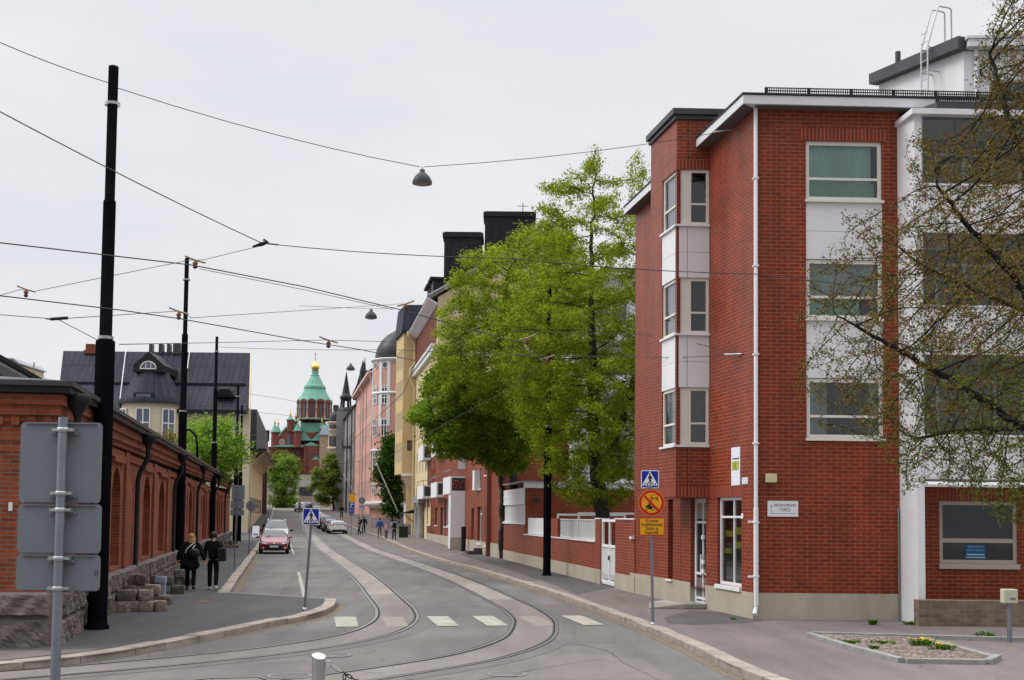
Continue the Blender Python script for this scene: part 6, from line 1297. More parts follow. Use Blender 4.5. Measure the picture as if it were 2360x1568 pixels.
def np_mesh(name, vs, faces4, m, parent, loc, mats=None, mi=None, smooth=False):
    me = bpy.data.meshes.new(name); nv, nf = len(vs), len(faces4); k = faces4.shape[1]
    me.vertices.add(nv); me.vertices.foreach_set('co', (vs - np.array(loc)).astype(np.float32).ravel()); me.loops.add(nf * k); me.polygons.add(nf)
    me.loops.foreach_set('vertex_index', faces4.astype(np.int32).ravel()); me.polygons.foreach_set('loop_start', np.arange(0, nf * k, k, dtype=np.int32))
    for mm in (mats or [m]): me.materials.append(mm)
    if mi is not None: me.polygons.foreach_set('material_index', mi.astype(np.int32))
    if smooth: me.polygons.foreach_set('use_smooth', np.ones(nf, bool))
    me.update(calc_edges=True); me.validate()
    o = bpy.data.objects.new(name, me); COL.objects.link(o); o.parent = parent; return o
def limb_mesh(N_, par, r, name, m, parent, loc):
    VV, FF, base = [], [], 0
    c = np.where(par >= 0)[0]; p = par[c]; d = N_[c] - N_[p]; d /= np.linalg.norm(d, axis=1)[:, None] + 1e-9
    ref = np.where(np.abs(d[:, 2:3]) < .9, np.array([[0, 0, 1.]]), np.array([[1., 0, 0]])); a = np.cross(d, ref); a /= np.linalg.norm(a, axis=1)[:, None] + 1e-9; b = np.cross(a, d)
    for lo, hi, k in ((0, .012, 3), (.012, .05, 5), (.05, 9, 9)):
        s = (r[c] >= lo) & (r[c] < hi); n = s.sum()
        if not n: continue
        th = np.arange(k) * 2 * np.pi / k; off = a[s][:, None] * np.cos(th)[None, :, None] + b[s][:, None] * np.sin(th)[None, :, None]
        rc = r[c][s]; rp = np.minimum(r[p][s], rc * 1.22)
        ring0 = N_[p][s][:, None] - d[s][:, None] * (rp * .3)[:, None, None] + off * rp[:, None, None]; ring1 = N_[c][s][:, None] + off * rc[:, None, None]
        v = np.concatenate([ring0, ring1], 1).reshape(-1, 3); i = np.arange(n)[:, None] * 2 * k + np.arange(k)[None]; j = np.arange(n)[:, None] * 2 * k + (np.arange(k)[None] + 1) % k
        f = np.stack([i, j, j + k, i + k], 2).reshape(-1, 4) + base; VV.append(v); FF.append(f); base += len(v)
    return np_mesh(name, np.vstack(VV), np.vstack(FF), m, parent, loc, smooth=True)
def leaf_mesh(P, size, rng, name, parent, loc, mats, pick=None, wid=.62, upb=.6, droop=.25):
    n = len(P); nm = rng.normal(0, 1, (n, 3)); nm[:, 2] = np.abs(nm[:, 2]) + upb; nm /= np.linalg.norm(nm, axis=1)[:, None]
    t = rng.normal(0, 1, (n, 3)); t[:, 2] -= droop * 2; t -= nm * (t * nm).sum(1)[:, None]; t /= np.linalg.norm(t, axis=1)[:, None]; s = np.cross(nm, t)
    L_ = size * rng.uniform(.65, 1.3, n)[:, None]
    v = np.stack([P, P + t * L_ * .45 + s * L_ * wid * .5 + nm * L_ * .1, P + t * L_, P + t * L_ * .45 - s * L_ * wid * .5 + nm * L_ * .1], 1).reshape(-1, 3)
    f = np.arange(n * 4).reshape(-1, 4)
    return np_mesh(name, v, f, None, parent, loc, mats=mats, mi=pick)
M_bark = mat('lime_bark', (.045, .038, .032), .95, .4, 5, bump=.9, bscale=18, dirt=((.12, .11, .09), .5))
M_twig = mat('dark_twig', (.022, .018, .015), .9, .3, 5)
def tree(label, starts, poly, Y, half, n_attr, D, leaf, n_leaf, mats, seed, tip=.007, clump=0, thin=None, spread=.22, cap=None, di=3.0, group=None, name='street_tree', pickf=None, upb=.6, bark=None, base_r=None):
    rng = np.random.default_rng(seed); A_ = crown_points(poly, Y, half, n_attr, rng, clump, thin)
    N_, par = grow(starts, A_, D, di, D * 1.6, rng); r, ch = radii(par, tip, cap=cap)
    if base_r: r = r * (1 + (base_r / r.max() - 1) * (r / r.max()) ** 1.5)
    base = N_[0].copy(); t = thing(name, label, 'tree', tuple(base), 0, group)
    limb_mesh(N_, par, r, 'trunk', bark or M_bark, t, base)
    thin_n = np.where(r < tip * 2.6)[0]; P = N_[rng.choice(thin_n, n_leaf)] + rng.normal(0, spread, (n_leaf, 3)) * np.array([1, 1, .8])
    pick = pickf(P, rng) if pickf else (np.arange(len(P)) % len(mats))
    leaf_mesh(P, leaf, rng, 'crown', t, base, mats, pick, upb=upb)
    return t
M_lime = leaf_mat('lime_leaf', (.25, .315, .024), (.38, .435, .038), .52)
M_lime2 = leaf_mat('lime_leaf_deep', (.14, .21, .018), (.25, .32, .026), .48)
M_maple = leaf_mat('maple_leaf', (.10, .19, .018), (.20, .31, .026), .48)
M_chest = leaf_mat('chestnut_leaf', (.03, .075, .012), (.06, .13, .02), .35)
M_park = leaf_mat('park_leaf', (.13, .21, .05), (.24, .32, .08), .5)
M_spring = leaf_mat('spring_leaf', (.16, .30, .04), (.28, .42, .05), .5)
def line(*p): return [tuple(at(*q)) for q in p]
gA = 'tall street trees behind the garden wall'
tree('tall yellow green lime tree reaching above the brick house roof', [line((1404, 1336, 49), (1390, 1195, 49), (1375, 1090, 49), (1366, 950, 49), (1364, 760, 49), (1362, 560, 49), (1372, 400, 49)), line((1383, 1100, 49), (1430, 980, 49.5), (1490, 780, 50), (1500, 560, 50))],
     [(1375, 318), (1335, 385), (1285, 400), (1240, 440), (1228, 520), (1200, 600), (1165, 700), (1150, 850), (1180, 960), (1232, 1060), (1262, 1130), (1330, 1178), (1420, 1172), (1470, 1120), (1540, 1000), (1560, 700), (1520, 440), (1475, 335), (1440, 400), (1410, 370)],
     49, 4.4, 3600, .27, .105, 120000, [M_lime, M_lime2], 11, clump=60, tip=.0095, base_r=.29, thin=lambda x, y: np.clip(.16 + (y - 420) / 520, .14, 1), group=gA, spread=.13)
tree('broad lime tree with pale green crown in front of the yellow house', [line((1186, 1295, 68), (1184, 1130, 67), (1168, 1000, 64), (1150, 800, 60), (1170, 640, 58)), line((1178, 1060, 65.5), (1240, 900, 60), (1262, 760, 57))],
     [(1222, 498), (1170, 560), (1120, 556), (1060, 596), (1024, 640), (1036, 700), (1000, 745), (992, 820), (1010, 900), (1080, 940), (1150, 975), (1300, 1010), (1370, 870), (1370, 640), (1300, 500)],
     57, 4.6, 3200, .3, .115, 95000, [M_lime, M_lime2], 12, clump=64, tip=.0095, base_r=.24, group=gA, spread=.15)
tree('darker green maple tree hanging over the pavement', [line((1156, 1295, 68.5), (1158, 1130, 68), (1136, 1020, 66), (1090, 940, 63)), line((1152, 1080, 67), (1060, 990, 62), (985, 955, 60)), line((1157, 1110, 67.5), (1215, 1020, 65))],
     [(934, 966), (962, 930), (975, 868), (1004, 822), (1080, 835), (1160, 880), (1235, 930), (1246, 1010), (1222, 1075), (1168, 1098), (1120, 1080), (1062, 1052), (1012, 1062), (985, 1030), (970, 992)],
     62, 4.4, 1900, .32, .165, 50000, [M_maple, M_maple, M_lime2], 13, clump=40, base_r=.22, spread=.18)
tree('big budding tree with olive brown young leaves in front of the white balconies', [
    [tuple(at(2700, 1950, 11.5)), *line((2620, 1500, 11.5), (2560, 1200, 11.5), (2490, 950, 11.6), (2440, 720, 11.8))],
    line((2575, 1260, 11.5), (2480, 1090, 11.3), (2360, 985, 11.1), (2200, 880, 10.9), (2060, 800, 10.8), (1930, 730, 10.7)),
    line((2500, 980, 11.6), (2420, 760, 11.4), (2320, 620, 11.2), (2230, 520, 11.1), (2160, 430, 11)),
    line((2440, 720, 11.8), (2390, 480, 12), (2330, 290, 12.1), (2280, 120, 12.2)), line((2420, 740, 11.5), (2300, 690, 11.6), (2140, 620, 11.8)), line((2360, 985, 11.1), (2230, 990, 11.6), (2120, 1010, 11.9))],
    [(2282, -10), (2300, 40), (2320, -80), (2520, -80), (2600, 500), (2600, 1240), (2370, 1250), (2330, 1210), (2290, 1185), (2200, 1140), (2160, 1095), (2085, 1150), (2062, 1090), (1990, 1020), (1900, 1015), (1850, 950), (1815, 880), (1800, 790), (1832, 700), (1836, 620), (1905, 590), (1930, 470), (1965, 520), (1998, 462), (2062, 520), (2092, 430), (2078, 330), (2115, 290), (2200, 320), (2250, 240), (2236, 170), (2268, 60)],
    11.6, 2.3, 13500, .062, .028, 84000, [leaf_mat('bronze_bud', (.105, .066, .022), (.22, .135, .05), .35), leaf_mat('olive_bud', (.085, .082, .018), (.18, .155, .038), .4), leaf_mat('fresh_bud', (.10, .155, .02), (.21, .265, .038), .45)], 21, tip=.0024, spread=.028, cap=.17, di=1.0, name='budding_tree', clump=110, bark=M_twig, thin=lambda x, y: np.clip((x - 1850) / 330, .22, 1),
    pickf=lambda P, rng: np.where(rng.random(len(P)) < np.clip((3.7 - P[:, 2]) / 3.2 + .22 + (P[:, 0] - 3.9) * .18, .04, .9), 2, np.where(rng.random(len(P)) < .45, 1, 0)))
tree('bright green young tree between the depot roof and the cream house', [line((470, 1250, 78), (468, 1120, 78), (470, 1010, 78))], [(398, 1010), (430, 975), (470, 958), (520, 955), (555, 985), (575, 1030), (570, 1080), (530, 1110), (440, 1110), (410, 1060)], 78, 2.6, 500, .45, .2, 9000, [M_spring], 31, clump=24, tip=.012, spread=.3, name='leafy_tree')
tree('small yellowish bush behind the depot roof by the round bay', [line((392, 1100, 76), (392, 1040, 76))], [(372, 1045), (376, 1005), (390, 985), (408, 1000), (412, 1050)], 76, 1, 120, .4, .18, 1200, [leaf_mat('yellow_leaf', (.2, .18, .03), (.28, .24, .05), .4)], 32, tip=.01, spread=.25, name='leafy_bush')
tree('dark green chestnut tree at the foot of the pink tower', [line((906, 1236, 137), (905, 1190, 137), (900, 1080, 137))], [(862, 1092), (868, 1062), (884, 1050), (880, 1022), (898, 1000), (925, 1000), (930, 1185), (905, 1192), (884, 1178), (876, 1150), (884, 1120), (866, 1105)], 137, 2.4, 420, .6, .38, 7500, [M_chest], 33, clump=26, tip=.02, spread=.42, name='chestnut_tree')
tree('large round park tree left of the cathedral at the street end', [line((652, 1190, 235), (652, 1130, 235), (650, 1080, 235))], [(617, 1150), (612, 1100), (620, 1065), (640, 1046), (668, 1044), (688, 1062), (692, 1110), (686, 1150), (668, 1176), (635, 1178)], 235, 4, 420, .8, .4, 8500, [M_park, M_maple], 34, clump=18, tip=.035, spread=.38, name='park_tree', group='trees at the end of the street')
tree('slender park tree with a dark trunk right of the cathedral', [line((768, 1215, 200), (768, 1150, 200), (768, 1060, 200))], [(712, 1120), (722, 1085), (742, 1060), (752, 1040), (768, 1038), (782, 1068), (790, 1110), (786, 1150), (762, 1165), (722, 1160)], 200, 3, 380, .7, .36, 7500, [M_park, M_lime2], 35, clump=18, tip=.04, spread=.36, name='park_tree', group='trees at the end of the street')
tree('low yellowish tree in front of the cathedral wall', [line((640, 1150, 300), (640, 1090, 300))], [(618, 1068), (624, 1045), (650, 1036), (676, 1046), (690, 1060), (690, 1090), (620, 1090)], 300, 3, 160, 1, .7, 2600, [leaf_mat('olive_leaf', (.13, .15, .03), (.2, .2, .04), .4)], 36, tip=.04, spread=.7, name='park_tree', group='trees at the end of the street')
tree('dark shrubby tree low at the street end beside the taxi', [line((672, 1192, 245), (672, 1150, 245))], [(630, 1190), (628, 1160), (650, 1140), (690, 1150), (704, 1175), (700, 1192)], 246, 3, 160, .8, .45, 4500, [M_chest, M_maple], 37, tip=.03, spread=.6, name='park_tree', group='trees at the end of the street')
# ================================================================== poles, lamps and wires
M_pole = mat('pole_black', (.006, .006, .008), .6, .25, 3, spec=0)
M_galv = mat('galvanised', (.23, .25, .28), .38, .12, 5, metal=.7)
M_signback = mat('sign_back_grey', (.165, .178, .203), .55, .05, 2)
M_wire = mat('wire_dark', (.035, .033, .034), .5, .1, 4)
M_clamp = mat('clamp_zinc', (.42, .43, .45), .35, .1, 6, metal=.7)
def tram_pole(label, top, Y, base=None, r=(.19, .13, .105), zs=(5.9, 8.8), zb=None):
    t_ = at(top[0], top[1], Y); z0 = gz(Y) + (.115 if zb is None else zb); g = thing('tram_pole', label, 'pole', (t_.x, Y, z0), 0, 'black tapering tram wire poles'); h = t_.z - z0; s1, s2 = h * .505, h * .755
    MB().lathe([(r[0] * 1.25, 0), (r[0] * 1.25, .03), (r[0] * 1.02, .12), (r[0], .3), (r[0], s1 - .05), (r[0] * .97, s1), (r[1], s1 + .02), (r[1], s2 - .03), (r[1] * .96, s2), (r[2], s2 + .02), (r[2], h - .02), (r[2] * .6, h)], n=20).build('shaft', M_pole, g)
    for z in (s1 + .06, h * .93): MB().lathe([(r[1] + .03, z - .03), (r[1] + .03, z + .03)], n=16).build('clamp', M_clamp, g)
    return g
B1 = gp(230, 1450, .115)
tram_pole('tall near black tram pole standing close in front of the depot corner', (262, 152), B1.y, r=(.19, .125, .1))
tram_pole('second black tram pole rising beside the blond walker', (431, 595), 48.3, r=(.16, .12, .085))
tram_pole('third black tram pole rising behind the man in the black jacket', (500, 776), 71.5, r=(.16, .12, .085))
tram_pole('fourth thinner black tram pole beside the far grey sign backs', (549, 888), 87, r=(.16, .12, .085))
tram_pole('farthest short looking black tram pole by the cream house end', (558, 935), 100, r=(.16, .12, .085))
Br = gp(1263, 1327, .115)
tram_pole('black tram pole in front of the garden wall rising into the tall lime tree', (1266, 655), Br.y, r=(.155, .11, .09))
lp_ = thing('lantern_post', 'slim black curved street lamp behind the depot roof by the second tram pole', 'lamp post', (at(452, 1150, 66).x, 66, 0))
a = at(452, 1150, 66); MB().tube([(0, 0, 0), (0, 0, 6.0), (-.1, 0, 6.6), (-.45, 0, 6.95), (-.8, 0, 6.85)], .06, 8).build('post', M_pole, lp_); MB().lathe([(.05, 6.9), (.18, 6.75), (.2, 6.66)], (-.85, 0, 0), 10).build('lamp_head', M_pole, lp_)

def wire(label, pts, r=.009, sag=0.0):
    P = [at(*p) if not isinstance(p, Vector) else p for p in pts]; Q = []
    for a, b in zip(P, P[1:]):
        n = max(6, int((b - a).length / 2)); Q += [a.lerp(b, k / n) - V(0, 0, sag * 4 * (k / n) * (1 - k / n)) for k in range(n)]
    Q.append(P[-1]); return tag(MB().tube(Q, r, 5).build('overhead_wire', M_wire), label, 'wire', 'overhead tram and span wires')
AN1 = S.pt(*S.px(1700, 298), .02); AN2 = S.pt(*S.px(1712, 816), .02)
wire('topmost span wire leaving the tall near pole to the left', [(-60, 72, 21), (256, 193, B1.y)], .009, .05)
wire('long span wire from the tall near pole to the nearest hanging lamp', [(270, 203, B1.y), (968, 385, 28)], .009, .12)
wire('span wire from the nearest hanging lamp to the brick corner house', [(978, 385, 28), AN1], .008, .12)
wire('steep wire coming from the upper left to the forked insulator', [(-60, 226, 19), (602, 560, 27)], .011, .05)
wire('span wire from the forked insulator past the brick house front', [(622, 563, 27), (1180, 596, 26.5), (1740, 632, 26), (2420, 690, 24)], .010, .06)
wire('cross wire from the forked insulator down past the second pole', [(600, 567, 27), (470, 599, 27), (436, 600, 27), (78, 672, 26), (46, 668, 26), (-60, 698, 25)], .007)
wire('upper contact wire sweeping over the near track curve', [(-60, 553, 18), (200, 583, 19.5), (440, 611, 21.5), (700, 661, 23.2), (930, 716, 25), (1100, 764, 27), (1212, 793, 30), (1258, 831, 34), (1160, 905, 42), (1027, 976, 52), (880, 1062, 84)], .011)
wire('lower contact wire sweeping over the near track curve', [(-60, 675, 20), (270, 714, 22.5), (415, 735, 24), (700, 786, 28), (830, 806, 30), (960, 832, 34), (930, 905, 42), (829, 1000, 58), (745, 1085, 100)], .011)
wire('thin wire doubling the upper contact wire past the second pole', [(460, 620, 21.6), (700, 668, 23), (905, 714, 25)], .006)
wire('thin span wire rising slightly towards the yellow house', [(-60, 721, 24), (118, 735, 25), (140, 735, 25), (415, 717, 29), (440, 733, 30), (905, 702, 50), (945, 699, 60)], .008)
wire('short diagonal wire from the small clamp to the tall near pole', [(135, 737, 25), (240, 792, B1.y)], .008)
wire('wire running from the tall near pole to the third pole', [(275, 794, B1.y), (500, 790, 40), (745, 784, 42), (900, 788, 45)], .010)
wire('long level span wire from the third pole to the brick corner house', [(505, 800, 45), (900, 806, 40), (1459, 822, 34), AN2], .008, .05)
wire('short forked wire ending at the brick wall below the bay window', [(1180, 762, 38), (1490, 771, 34), (1556, 777, 33), AN2], .008, .03)
wire('far span wire between the fourth pole and the grey house', [(552, 905, 87), (640, 918, 110), (790, 947, 170)], .014)
wire('far span wire below the cathedral dome', [(560, 948, 98), (640, 955, 120), (735, 970, 180)], .016)
wire('far wire crossing low in front of the cathedral', [(575, 1000, 98), (660, 1022, 130), (800, 1040, 175)], .014)
wire('lowest far wire crossing the park trees', [(560, 1050, 90), (680, 1080, 130), (835, 1063, 140)], .014)
ANC = MB(); ANC.tube([AN1, AN1.lerp(at(1640, 306, 29.5), .9)], .022, 6); tag(ANC.build('wire_anchor', M_clamp), 'zinc wire anchor at the bay of the brick corner house below the roof', 'wire anchor', 'wire anchors on the brick house')
ANC = MB(); ANC.tube([AN2, AN2.lerp(at(1660, 818, 30), .8)], .02, 6); tag(ANC.build('wire_anchor', M_clamp), 'zinc wire anchor on the brick house wall left of the downpipe', 'wire anchor', 'wire anchors on the brick house')
M_ins = mat('brown_insulator', (.16, .06, .04), .4, .2, 5); M_arm = mat('bronze_arm', (.30, .22, .14), .5, .15, 5, metal=.4)
def insulator(label, x, y, Y, flip=1, s=1.0):
    c = at(x, y, Y); g = thing('wire_hanger', label, 'wire hanger', c, 0, 'red brown hangers on the tram wires'); k = Y / 24 * s
    MB().lathe([(.02, -.12 * k), (.055 * k, -.09 * k), (.03 * k, -.05 * k), (.06 * k, -.02 * k), (.03 * k, .02 * k), (.02, .04 * k)], n=8).build('insulator', M_ins, g)
    MB().tube([(-.2 * k * flip, 0, .13 * k), (0, 0, .05 * k), (.2 * k * flip, 0, -.0 * k)], .02 * k, 6).build('arm', M_arm, g); MB().tube([(-.2 * k * flip, 0, .13 * k), (.2 * k * flip, 0, .0)], .01 * k, 5).build('stay', M_arm, g)
for a_ in (('red brown hanger at the far left edge of the sky', 60, 673, 24, 1, .9), ('red brown hanger beside the top of the second pole', 450, 606, 26, 1, 1), ('red brown hanger just left of the second pole shaft', 412, 724, 28, 1, .95), ('red brown hanger over the street in front of the dome', 757, 790, 42, 1, .9), ('red brown hanger against the oriel roof of the yellow house', 935, 706, 48, -1, .85), ('upper red brown hanger among the lime leaves', 1215, 784, 30, -1, .8), ('lower red brown hanger among the lime leaves', 1262, 829, 34, -1, .7)): insulator(*a_)
fk = thing('wire_fork', 'black forked insulator joining three wires in the open sky', 'wire hanger', at(605, 563, 27)); MB().tube([(-.22, 0, -.06), (-.02, 0, .0), (.12, 0, .05), (.02, 0, .1)], [.02, .05, .05, .03], 8).build('insulator', M_black, fk); MB().tube([(.12, 0, .02), (.35, 0, .0)], .03, 6).build('link', M_clamp, fk)
fk = thing('wire_fork', 'small black wire clamp left of the tall near pole', 'wire hanger', at(128, 736, 25)); MB().tube([(-.1, 0, .0), (.25, 0, .03)], .035, 6).build('insulator', M_black, fk); MB().tube([(-.2, 0, .01), (-.1, 0, .0)], .02, 6).build('link', M_clamp, fk)
M_lampd = mat('lamp_shade_dark', (.045, .043, .045), .5, .2, 4); M_lampg = mat('lamp_lens', (.22, .21, .2), .3, .1, 3)
def hanging_lamp(label, x, y, Y, w):
    c = at(x, y, Y); g = thing('hanging_lamp', label, 'street lamp', c, 0, 'dark dome lamps hung over the street'); r = w / 2 * Y / FOC
    MB().lathe([(r, -.0), (r, r * .25), (r * .82, r * .65), (r * .5, r * 1.02), (r * .28, r * 1.15), (r * .26, r * 1.45), (.02, r * 1.5)], n=20).build('lamp_shade', M_lampd, g); MB().lathe([(r * .96, .01), (r * .55, -r * .14), (.01, -r * .16)], n=20).build('lens', M_lampg, g); MB().tube([(0, 0, r * 1.45), (0, 0, r * 1.75)], r * .07, 6).build('hook', M_clamp, g)
hanging_lamp('nearest hanging dome lamp high above the street', 973, 424, 28, 46); hanging_lamp('second hanging dome lamp left of the yellow house roof', 855, 734, 48, 28); hanging_lamp('farthest hanging dome lamp beside the black spires', 808, 853, 78, 20)
wire('thin stay over the second hanging lamp', [(690, 705, 40), (853, 712, 48), (905, 712, 52)], .007)

# ================================================================== signs
M_sblue = mat('sign_blue', (.010, .025, .30), .35, .03, 3); M_swhite = mat('sign_face_white', (.74, .76, .8), .35, .02, 3); M_sblack = mat('sign_black', (.012, .012, .014), .5, .05, 3)
M_sred = mat('sign_red', (.50, .012, .012), .35, .04, 3); M_syel = mat('sign_yellow', (.72, .33, .015), .35, .04, 3)
def rrect(x0, x1, z0, z1, r, y, n=4):
    P = []
    for cx, cz, a in ((x1 - r, z1 - r, 0), (x0 + r, z1 - r, 90), (x0 + r, z0 + r, 180), (x1 - r, z0 + r, 270)):
        P += [(cx + r * math.cos(math.radians(a + 90 * k / n)), y, cz + r * math.sin(math.radians(a + 90 * k / n))) for k in range(n + 1)]
    return P
def flat(P, name, m, root, t=.003): return MB().prism([Vector(p) for p in P], (0, -t, 0)).build(name, m, root)
def ped_sign(root, x, z, w, y=-.06, notch=True):
    """blue zebra crossing sign: w metres wide, centre (x, z)"""
    q = w / 380.; C_ = lambda a, b, d: (x + (a - 400) * q, y - d, z - (b - 268) * q)
    flat(rrect(x - w / 2, x + w / 2, z - w / 2, z + w / 2, w * .07, y), 'board', M_swhite, root, .006)
    bl = flat(rrect(x - w * .455, x + w * .455, z - w * .455, z + w * .455, w * .04, y - .0065), 'blue_field', M_sblue, root)
    flat([C_(400, 92, .010), C_(572, 402, .010), C_(228, 402, .010)], 'triangle', M_swhite, root, .002)
    man = MB(); man.prism([Vector(C_(398 + 21 * math.cos(t), 160 + 21 * math.sin(t), .0125)) for t in np.linspace(0, 2 * math.pi, 12)[:-1]], (0, -.002, 0))
    man.prism([Vector(C_(*p, .0125)) for p in ((385, 186), (415, 186), (436, 215), (455, 264), (441, 272), (424, 240), (420, 268), (446, 358), (424, 360), (402, 296), (385, 362), (362, 360), (384, 285), (384, 240), (364, 270), (348, 262), (370, 212))], (0, -.002, 0)); man.build('pedestrian', M_sblack, root)
    zb = MB()
    for a, b in ((275, 300), (335, 347), (392, 408), (452, 462), (500, 515)): zb.prism([Vector(C_(*p, .0125)) for p in ((a, 390), (a + 24, 390), (b + 12, 345), (b - 8, 345))], (0, -.002, 0))
    zb.build('zebra_stripes', M_sblack, root)
    if notch: flat([C_(345, 462, .0145), C_(352, 420, .0145), (x, y - .0145, z - (385 - 268) * q), C_(450, 420, .0145), C_(472, 462, .0145)], 'clamp_plate', M_galv, root, .002)
def post(root, h, r=.03, top=True):
    MB().tube([(0, 0, 0), (0, 0, h)], r, 12).build('post', M_galv, root); MB().lathe([(r * 2, 0), (r * 2, .03), (r * 1.1, .05)], n=14).build('foot', M_clamp, root)
    if top: MB().lathe([(r * 1.05, h - .06), (r * 1.1, h), (r * .8, h + .035), (.002, h + .045)], n=12).build('cap', M_clamp, root)
# traffic sign on the left island
b = gp(702, 1407, .115); tp = at(717, 1210, b.y); h = tp.z - .115
sgn = thing('crossing_sign', 'blue zebra crossing sign on a leaning grey post at the left kerb corner', 'road sign', b, 0); 
MB().tube([(0, 0, 0), (tp.x - b.x, 0, h)], .032, 12).build('post', M_galv, sgn); MB().lathe([(.07, 0), (.07, .05), (.036, .07)], n=14).build('foot', M_clamp, sgn); MB().ball((tp.x - b.x, 0, h), .035, 10, 6).build('cap', M_clamp, sgn)
zc0 = at(718, 1191, b.y).z - .115; ped_sign(sgn, at(718, 1191, b.y).x - b.x, zc0, 38.5 * b.y / FOC)
# sign stack on the right
b = gp(1505, 1441, .115); q = b.y / FOC; sg2 = thing('road_sign_stack', 'sign stack of blue crossing, round red ban and yellow plate before the brick house', 'road sign', b, 0)
tp = at(1498, 1090, b.y); MB().tube([(0, 0, 0), (tp.x - b.x, 0, tp.z - b.z)], .031, 12).build('post', M_galv, sg2); MB().lathe([(.06, 0), (.06, .04), (.036, .06)], n=14).build('foot', M_clamp, sg2)
Lx = lambda x, y: (at((1540 + x / 8.71) / 1.0593, (1140 + y / 8.71) / 1.0593, b.y) - b)
c = Lx(400, 266); ped_sign(sg2, c.x, c.z, 379 / 8.71 / 1.0593 * q)
c = Lx(433, 765); R_s = 276 / 8.71 / 1.0593 * q
def disc(r, d, name, m, root, t=.003, cx=0, cz=0, n=40): return flat([(cx + r * math.cos(a), d, cz + r * math.sin(a)) for a in np.linspace(0, 2 * math.pi, n + 1)[:-1]], name, m, root, t)
disc(R_s, -.055, 'round_board', M_syel, sg2, .006, c.x, c.z); disc(R_s * .965, -.0615, 'red_ring', M_sred, sg2, .003, c.x, c.z); disc(R_s * .775, -.065, 'yellow_field', M_syel, sg2, .002, c.x, c.z)
Z = lambda x, y, d: V(Lx(x, y).x, -d, Lx(x, y).z)
car_ = MB()
for P in ([(428, 596), (556, 594), (572, 652), (578, 690), (416, 692), (412, 656)],): car_.prism([Z(*p, .0675) for p in P], (0, -.002, 0))
for P in ([(424, 690), (444, 690), (442, 736), (426, 736)], [(552, 690), (572, 690), (572, 736), (556, 736)]): car_.prism([Z(*p, .0675) for p in P], (0, -.002, 0))
car_.build('car_symbol', M_sblack, sg2)
cw_ = MB()
for P in ([(440, 605), (545, 603), (560, 644), (426, 646)], [(458, 655), (534, 654), (536, 676), (458, 677)], [(422, 660), (442, 658), (444, 680), (422, 682)], [(550, 658), (572, 656), (574, 680), (552, 680)]): cw_.prism([Z(*p, .0696) for p in P], (0, -.0012, 0))
cw_.build('car_symbol_window', M_syel, sg2)
mo = MB()
for cx_, cz_ in ((322, 900), (464, 898)):
    for k in range(16): a0, a1 = 2 * math.pi * k / 16, 2 * math.pi * (k + 1) / 16; mo.prism([Z(cx_ + 36 * math.cos(a0), cz_ + 38 * math.sin(a0), .0675), Z(cx_ + 36 * math.cos(a1), cz_ + 38 * math.sin(a1), .0675), Z(cx_ + 25 * math.cos(a1), cz_ + 27 * math.sin(a1), .0675), Z(cx_ + 25 * math.cos(a0), cz_ + 27 * math.sin(a0), .0675)], (0, -.002, 0))
mo.prism([Z(*p, .0675) for p in ((312, 838), (340, 815), (365, 812), (372, 775), (402, 772), (408, 800), (428, 838), (470, 842), (465, 860), (438, 872), (425, 908), (372, 906), (358, 862), (318, 858))], (0, -.002, 0)); mo.prism([Z(386 + 17 * math.cos(a), 752 + 18 * math.sin(a), .0675) for a in np.linspace(0, 2 * math.pi, 11)[:-1]], (0, -.002, 0)); mo.build('motorcycle_symbol', M_sblack, sg2)
MB().prism([Z(*p, .0705) for p in ((270, 640), (300, 604), (600, 918), (570, 952))], (0, -.002, 0)).build('ban_bar', M_sred, sg2)
x0, x1, z0, z1 = Lx(183, 0).x, Lx(713, 0).x, Lx(445, 1458).z, Lx(445, 1080).z
flat(rrect(x0, x1, z0, z1, .03, -.055), 'text_board', M_sred, sg2, .006); flat(rrect(x0 + .015, x1 - .015, z0 + .017, z1 - .017, .02, -.0615), 'text_field', M_syel, sg2, .003)
for i, ln in enumerate(('Ei koske', 'linjaliikennettä', 'Gäller ej', 'linjetrafik')):
    yy = (1145, 1228, 1312, 1396)[i]; o = words(ln, .098, sg2, 'lettering', M_sblack, (Lx(446, 0).x, -.0665, Lx(446, yy).z), (1, 0, 0), (0, 0, 1)); o.scale = (.82, 1, 1)
